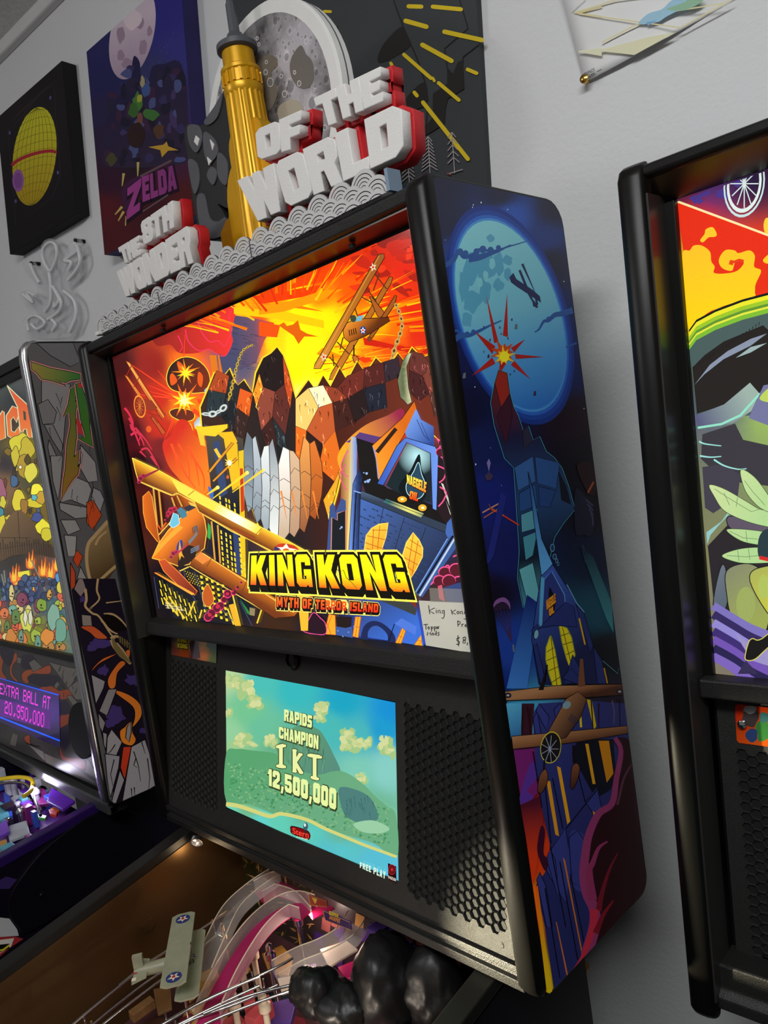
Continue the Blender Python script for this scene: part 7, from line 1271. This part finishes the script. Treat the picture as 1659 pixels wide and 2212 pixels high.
bb_ = MB().box(CX0, CX1, .075, .083, PFZ(.07)-.01, -.1).build('back_board', m_dark, main)
A = Art(PY(.0748)); A.clip = [(505,1830),(1180,2060),(1180,2200),(505,2050)]
A.poly([(505,1800),(1180,2040),(1180,2200),(505,2100)], lg((520,1900),(34,34,20),(1000,2050),(44,26,50)))
for k in range(170):
    x = 512+random.random()*170; y = 1840+(x-512)*.4+random.random()*140; a = random.random()*3.14; l = 5+random.random()*9; A.poly([(x-l*math.cos(a),y-l*math.sin(a)),(x+2*math.sin(a),y-2*math.cos(a)),(x+l*math.cos(a),y+l*math.sin(a)),(x-2*math.sin(a),y+2*math.cos(a))], random.choice([(70,80,34),(110,84,50),(50,60,26),(150,110,70),(30,34,16),(90,60,36)]))
for k in range(60):
    x = 680+random.random()*480; y = 1930+(x-680)*.36+random.random()*120; A.poly([(x,y),(x+18,y+8),(x+16,y+36),(x-3,y+26)], random.choice([(70,40,110),(50,30,90),(90,50,130),(110,60,60),(40,26,60),(150,110,60)]))
A.build('back_picture', PRINT, bb_)
m_mag = mat('magenta_ramp_floor', (176, 30, 92), .25, var=.25, vscale=30); m_clr = mat('clear_ramp_plastic', (235, 225, 220), .06, var=.02, alpha=.16, coat=.5); m_gd = mat('gold_foil_plastic', (196, 150, 70), .25, metal=.6, var=.25, vscale=20)
m_pk = mat('pink_plastic', (206, 84, 90), .35, var=.2); m_vi = mat('violet_plastic', (88, 60, 140), .35, var=.3); m_cream = mat('cream_plastic', (226, 206, 180), .35, var=.1); m_blk2 = mat('gloss_black_figure', (17, 17, 18), .42, var=.2, bump=.3, bscale=60)
def ramp(px_, h, wid, wall, m, name, K=lambda x, y: (x, y), n=5):
    P = [PH(h).hit(*q) for q in cr([K(*q) for q in px_], False, n)]; L_ = []; R_ = []
    for i, q in enumerate(P):
        t = (P[min(i+1, len(P)-1)]-P[max(i-1, 0)]); s_ = Vector((t.y, -t.x, 0)).normalized()*wid/2; L_.append(q+s_); R_.append(q-s_)
    N_ = len(P); mb = MB(); mb.add([v for a in (L_, R_, [q+Vector((0, 0, -.0015)) for q in R_], [q+Vector((0, 0, -.0015)) for q in L_]) for v in a], [(a*N_+i, a*N_+i+1, ((a+1) % 4)*N_+i+1, ((a+1) % 4)*N_+i) for a in range(4) for i in range(N_-1)]); rr = mb.build(name, m, main, smooth=50)
    for S_ in (L_, R_):
        mb = MB(); up = Vector((0, 0, wall)); th = Vector((.0006, .0006, 0))
        mb.add([v for a in (S_, [q+up for q in S_], [q+up+th for q in S_], [q+th for q in S_]) for v in a], [(a*N_+i, a*N_+i+1, ((a+1) % 4)*N_+i+1, ((a+1) % 4)*N_+i) for a in range(4) for i in range(N_-1)]); mb.build('ramp_wall', m_clr, rr, smooth=50)
        MB().tube([q+up for q in S_], .0009, 6).build('ramp_lip', m_cream, rr, smooth=60)
    return rr
ramp([(20,900),(90,740),(170,600),(240,500),(320,425),(400,385),(470,400)], .11, .032, .018, m_mag, 'clear_ramp', K7)
ramp([(250,330),(330,290),(400,300),(470,330),(540,400)], .10, .036, .018, m_mag, 'clear_ramp', K7)
ramp([(0,700),(60,560),(130,420),(220,330),(320,260)], .12, .026, .016, m_clr, 'clear_ramp', K7)
ramp([(330,700),(440,640),(540,600),(640,540),(700,450)], .09, .030, .018, m_clr, 'clear_ramp', K7)
def wire(px_, h, K=lambda x, y: (x, y), r=.0017):
    return MB().tube([PH(h).hit(*q) for q in cr([K(*q) for q in px_], False, 5)], r, 8).build('rod', m_steel, wr, smooth=60)
for rods in ([([(100,2000),(440,1690),(870,1340),(1100,1175),(1250,1080),(1480,930)],.135,K6),([(230,2000),(570,1690),(960,1380),(1180,1260),(1400,1080)],.115,K6),([(290,2000),(630,1690),(1050,1370),(1300,1210)],.115,K6),([(760,1420),(930,1285),(1090,1185)],.128,K6)],
             [([(600,1900),(1000,1690),(1300,1520),(1659,1360)],.135,K6),([(700,1910),(1100,1690),(1400,1540),(1659,1420)],.115,K6),([(-160,880),(0,790),(170,715),(330,640),(400,600)],.13,K7),([(0,850),(200,770),(420,715),(500,690)],.13,K7),([(-120,960),(40,880),(240,800),(420,735)],.115,K7),([(-200,960),(-60,880),(160,800),(330,720)],.115,K7)]):
    q0_ = rods[0]; wr = MB().tube([PH(q0_[1]).hit(*q) for q in cr([q0_[2](*q) for q in q0_[0]], False, 5)], .0017, 8).build('wire_ramp', m_steel, main, smooth=60)
    for px_, h, K in rods[1:]: wire(px_, h, K)
    px_, h, K = rods[1]
    for t in (1, len(px_)-1): 
        p = PH(h).hit(*K(*px_[t])); MB().tube([p+Vector((-.012, 0, .014)), p+Vector((-.010, 0, -.004)), p+Vector((.010, 0, -.004)), p+Vector((.012, 0, .014))], .0013, 6).build('hoop', m_steel, wr, smooth=60)
# clear-capped posts
for q in ((80,450),(215,540),(265,770),(165,605),(415,390),(640,150),(290,540),(560,690),(690,680),(130,760)):
    p = PH(.105).hit(*K7(*q)); b0 = Vector((p.x, p.y, PFZ(p.y)+.001))
    hh = p.z-b0.z; MB().lathe([(.004, 0), (.004, hh*.8), (.0075, hh*.82), (.0075, hh*.9), (.0045, hh*.92), (.0045, hh), (.0015, hh+.002)], b0, (0, 0, 1), 14).build('post', random.choice([m_cream, m_steel]), main, smooth=40)
# coloured plastics
def piece(px_, h, th, m, K, name='plastic_piece'): return MB().prism([PH(h).hit(*K(*q)) for q in px_], (0, 0, -th)).build(name, m, main, bevel=.0008)
piece([(1200,1380),(1380,1290),(1340,1400),(1210,1520)], .07, .004, m_gd, K6); piece([(0,720),(60,640),(70,690),(0,790)], .06, .004, m_gd, K7); piece([(180,860),(290,760),(310,800),(230,880)], .075, .018, m_pk, K7); piece([(170,760),(220,730),(230,790),(180,810)], .08, .02, m_pk, K7); piece([(60,896),(150,840),(190,880),(160,905)], .06, .016, m_pk, K7)
piece([(260,580),(350,540),(400,600),(380,680),(290,660)], .05, .004, m_gd, K7); piece([(330,690),(390,680),(410,740),(350,760)], .08, .003, m_cream, K7); piece([(300,800),(420,770),(390,890),(280,890)], .05, .01, m_vi, K7); piece([(430,650),(500,620),(530,680),(450,700)], .06, .012, m_vi, K7); piece([(600,640),(700,600),(700,680),(640,690)], .06, .006, m_mag, K7); piece([(520,560),(640,520),(690,560),(560,640)], .08, .003, m_cream, K7); piece([(120,620),(190,600),(210,650),(150,690)], .05, .004, m_gd, K7)
piece([(980,1440),(1090,1420),(1100,1560),(1010,1600)], .06, .004, mat('bronze_plastic', (110, 76, 44), .4, var=.3), K6); piece([(820,1580),(960,1480),(990,1510),(850,1610)], .05, .012, mat('rope_brown', (120, 84, 48), .6, var=.4, vscale=200), K6); piece([(1290,1440),(1500,1270),(1560,1330),(1380,1500)], .04, .004, m_vi, K6)
for k in range(44):
    x, y = random.random()*700, 330+random.random()*560
    if y < 260+x*.42 or x+y < 420: continue
    p = PH(.02+random.random()*.05).hit(*K7(x, y)); s_ = .004+random.random()*.009
    MB().box(-s_, s_, -s_*.5, s_*.5, -.008, .008).build('plastic_piece', random.choice([m_pk, m_vi, m_gd, m_cream, m_mag, m_steel, m_gd]), main, bevel=.0008).matrix_local = Matrix.Translation(p) @ Matrix.Rotation(random.random()*3, 4, 'Z')
# little standing signs
for quad, col, txt in (([(535,388),(655,440),(660,475),(545,430)],(60,34,96),('SUPER','JACKPOT')),([(470,318),(550,345),(552,372),(478,362)],(170,50,30),())):
    P = [K7(*q) for q in quad]; SPl = PY(.03); A = Art(SPl); 
    cn = [SPl.hit(*q) for q in P]; sg = MB().prism(cn, (0, .002, 0)).build('standing_sign', m_vi if txt else m_pk, main)
    A.poly(P, col); A.out(P, (206,160,60), 1.2)
    if txt: A.text('SUPER', [K7(*q) for q in ((562,388),(604,404),(604,420),(562,405))], (236,206,60)); A.text('JACKPOT', [K7(*q) for q in ((562,408),(612,426),(612,446),(562,424))], (236,150,50))
    else: A.poly([K7(*q) for q in ((484,328),(510,336),(500,358))], (236,200,60))
    A.build('sign_print', artmat('sign_print_%d' % len(txt), base=1, rough=.3), sg)
for k in range(5):
    q = (770+k*34, 470+k*26); p = PY(.045).hit(*K7(*q)); MB().box(p.x-.011, p.x+.009, .04, .06, PFZ(.05), p.z).build('cardboard_tower', random.choice([m_vi, mat('dusk_violet', (70, 44, 96), .4, var=.4), m_vi]), main)
# toy biplane
m_air = mat('silver_green_plastic', (146, 144, 122), .4, var=.2, vscale=60); m_star = mat('roundel_blue', (40, 52, 110), .4)
OP = Plane((0, 0, -.135), (0, 0, 1)); aw0, aw1 = OP.hit(395, 1988), OP.hit(370, 2148); wdir = (aw1-aw0).normalized(); fdir = (OP.hit(430, 2080)-OP.hit(296, 2086)); fdir = (fdir-wdir*fdir.dot(wdir)).normalized(); up_ = wdir.cross(fdir); up_ = up_ if up_.z > 0 else -up_
ctr = (aw0+aw1)/2; span = (aw1-aw0).length; AT = lambda a, b_, h: tuple(ctr+wdir*a*span+fdir*b_*span+Vector((0, 0, h*span)))
plane_t = MB(AT).add([], []).lathe([(.035*1, 0), (.05, .1), (.055, .3), (.05, .42), (.02, .46)], (0, -.36, -.06), (0, 1, 0), 14).build('toy_biplane', m_air, main, smooth=50)
plane_t['label'] = 'silver toy biplane with star roundels'
def wing(h, b0, b1, a0, a1, name='wing'):
    P = [(a0+.03, b0), (a0, b0+.05), (a0, b1-.04), (a0+.03, b1), (a1-.03, b1), (a1, b1-.04), (a1, b0+.05), (a1-.03, b0)]
    return MB(AT).prism([(a, b_, h) for a, b_ in P], Vector((0, 0, .015))).build(name, m_air, plane_t)
def prismT(poly, vec): return MB(AT).add([tuple(p) for p in poly]+[tuple(Vector(p)+Vector(vec)) for p in poly], [tuple(range(len(poly))), tuple(range(2*len(poly)-1, len(poly)-1, -1))]+[(i, len(poly)+i, len(poly)+(i+1) % len(poly), (i+1) % len(poly)) for i in range(len(poly))])
def wing(h, b0, b1, a0, a1):
    P = [(a0+.03, b0), (a0, b0+.05), (a0, b1-.04), (a0+.03, b1), (a1-.03, b1), (a1, b1-.04), (a1, b0+.05), (a1-.03, b0)]
    return prismT([(a, b_, h) for a, b_ in P], (0, 0, .015)).build('wing', m_air, plane_t)
wing(.05, -.08, .12, -.5, .5); wing(-.11, .0, .19, -.46, .46)
for a in (-.36, -.3, .3, .36): MB(AT).tube([(a, .02, -.1), (a*.96, .06, .05)], .006*span/span, 6).build('strut', m_air, plane_t)
prismT([(-.02, -.36, -.06), (.02, -.36, -.06), (.02, -.28, -.06), (-.02, -.28, -.06)], (0, 0, .14)).build('tail_fin', m_air, plane_t)
prismT([(-.17, -.36, -.06), (.17, -.36, -.06), (.12, -.25, -.06), (-.12, -.25, -.06)], (0, 0, .012)).build('tail_plane', m_air, plane_t)
for k in range(4): prismT([(-.17+k*.09, -.365, -.047), (-.13+k*.09, -.365, -.047), (-.13+k*.09, -.33, -.047), (-.17+k*.09, -.33, -.047)], (0, 0, .002)).build('tail_stripe', [mat('stripe_red', (170, 40, 44), .4), m_cream][k % 2], plane_t)
prismT([(-.018, .115, -.17), (.012, .115, -.17), (.02, .115, -.05), (.012, .115, .07), (-.018, .115, .07), (-.02, .115, -.05)], (0, .008, 0)).build('propeller', mat('brown_propeller', (70, 46, 40), .25), plane_t, bevel=.0003)
MB(AT).lathe([(.02, 0), (.022, .012), (.008, .03)], (0, .112, -.05), (0, 1, 0), 14).build('propeller_hub', m_steel, plane_t, smooth=40)
for a, in ((-.4,), (.4,)):
    MB(AT).lathe([(.062, 0), (.062, .004)], (a, .02, .0655), (0, 0, 1), 24).build('roundel', m_star, plane_t)
    st = [(a+(.05 if k % 2 == 0 else .02)*math.cos(math.pi*k/5), .02+(.05 if k % 2 == 0 else .02)*math.sin(math.pi*k/5), .0698) for k in range(10)]; prismT(st, (0, 0, .002)).build('roundel_star', m_cream, plane_t)
    MB(AT).lathe([(.014, 0), (.014, .003)], (a, .02, .072), (0, 0, 1), 12).build('roundel_dot', mat('stripe_red', (170, 40, 44), .4), plane_t)
pst = Vector(AT(0, 0, -.11)); MB().tube([pst, Vector((pst.x, pst.y, PFZ(pst.y)))], .002, 8).build('mount_post', m_steel, plane_t)
# black moulded mound (plain stand-in)
def lump(c0, r, seed, name, par, amp=.16):
    bm = bmesh.new(); bmesh.ops.create_icosphere(bm, subdivisions=4, radius=1); rs_ = random.Random(seed); dirs = [Vector((rs_.gauss(0, 1), rs_.gauss(0, 1), rs_.gauss(0, 1))).normalized() for _ in range(16)]
    for v in bm.verts:
        n_ = v.co.normalized(); d = sum(max(0, n_.dot(q)-.72)*3 for q in dirs)*amp+.025*math.sin(24*n_.x+9*n_.z)+.025*math.sin(21*n_.y-16*n_.z)+.015*math.sin(40*n_.z+13*n_.x); v.co = Vector((n_.x*r[0], n_.y*r[1], n_.z*r[2]))*(1+d-amp*.4)+Vector(c0)
    me = bpy.data.meshes.new(name); bm.to_mesh(me); bm.free(); me.materials.append(m_blk2); me.polygons.foreach_set('use_smooth', [True]*len(me.polygons)); return link(bpy.data.objects.new(name, me), par)
hz_ = Plane((0, 0, -.165), (0, 0, 1)); h0 = hz_.hit(838, 2118)
mound = lump(h0, (.042, .042, .05), 3, 'moulded_mound', main); mound['label'] = 'glossy black moulded mound on the playfield'
h1 = hz_.hit(938, 2140); lump(h1+Vector((0, 0, -.005)), (.036, .036, .045), 5, 'mound_shoulder', mound)
h2 = hz_.hit(672, 2140); lump(h2+Vector((0, 0, .0)), (.024, .024, .024), 8, 'mound_knob', mound); h3 = hz_.hit(735, 2150); lump(h3+Vector((0, 0, -.012)), (.034, .022, .024), 11, 'mound_ridge', mound)
MB().box(h0.x-.03, h0.x+.06, h0.y-.03, h0.y+.03, PFZ(h0.y), -.19).build('mound_base', m_blk2, mound)
# corner lamp with a chrome shell, hexagon bolt on the blade
lp = PX(CX0+.012).hit(427, 1808); MB().lathe([(.003, .0), (.009, .003), (.010, .010), (.008, .010), (.007, .004), (.002, .002)], lp, Vector((.5, -.6, -.4)), 20).build('corner_lamp', m_chr, main, smooth=50)
hb = PX(CX0).hit(320, 1998); MB().lathe([(.011, 0), (.011, .0015), (.0085, .0016), (.0085, .004)], hb, (1, 0, 0), 6).build('blade_bolt', m_blade, main)
def pt_light(name, loc, e, col, r=.01):
    l = bpy.data.lights.new(name, 'POINT'); l.energy = e; l.color = col; l.shadow_soft_size = r; o = bpy.data.objects.new(name, l); COL.objects.link(o); o.location = loc; return o
WARM = (1, .72, .42)
pt_light('corner_lamp_bulb', lp+Vector((.022, -.012, -.022)), .05, WARM); pt_light('playfield_bulb_front_offscreen', (.2, -.42, PFZ(-.42)+.06), .35, WARM); pt_light('playfield_bulb', PH(.10).hit(672, 1985), .3, (1, .75, .6)); pt_light('playfield_bulb_right_offscreen', (.50, -.16, PFZ(-.16)+.12), .45, (1, .85, .7))
# the playfield spotlight that shines up on the right grille
sl_ = bpy.data.lights.new('playfield_spotlight_offscreen', 'SPOT'); sl_.energy = 48; sl_.color = (1, .9, .62); sl_.spot_size = math.radians(30); sl_.spot_blend = 1; sl_.shadow_soft_size = .006
so = bpy.data.objects.new('playfield_spotlight_offscreen', sl_); COL.objects.link(so); so.location = (.44, -.26, -.13); so.rotation_euler = (Vector((.71, .0, -.035))-Vector(so.location)).to_track_quat('-Z', 'Y').to_euler()
MB().lathe([(.010, 0), (.012, .012), (.011, .03), (.004, .034)], Vector(so.location)-Vector((.66, .58, .2)).normalized()*.036, Vector((.66, .58, .2)), 16).build('spot_lamp', m_gloss, main, smooth=40)
MB().tube([Vector(so.location)-Vector((.66, .58, .2)).normalized()*.02, Vector((so.location.x-.01, so.location.y-.01, PFZ(so.location.y)))], .003, 8).build('spot_lamp_stem', m_steel, main)
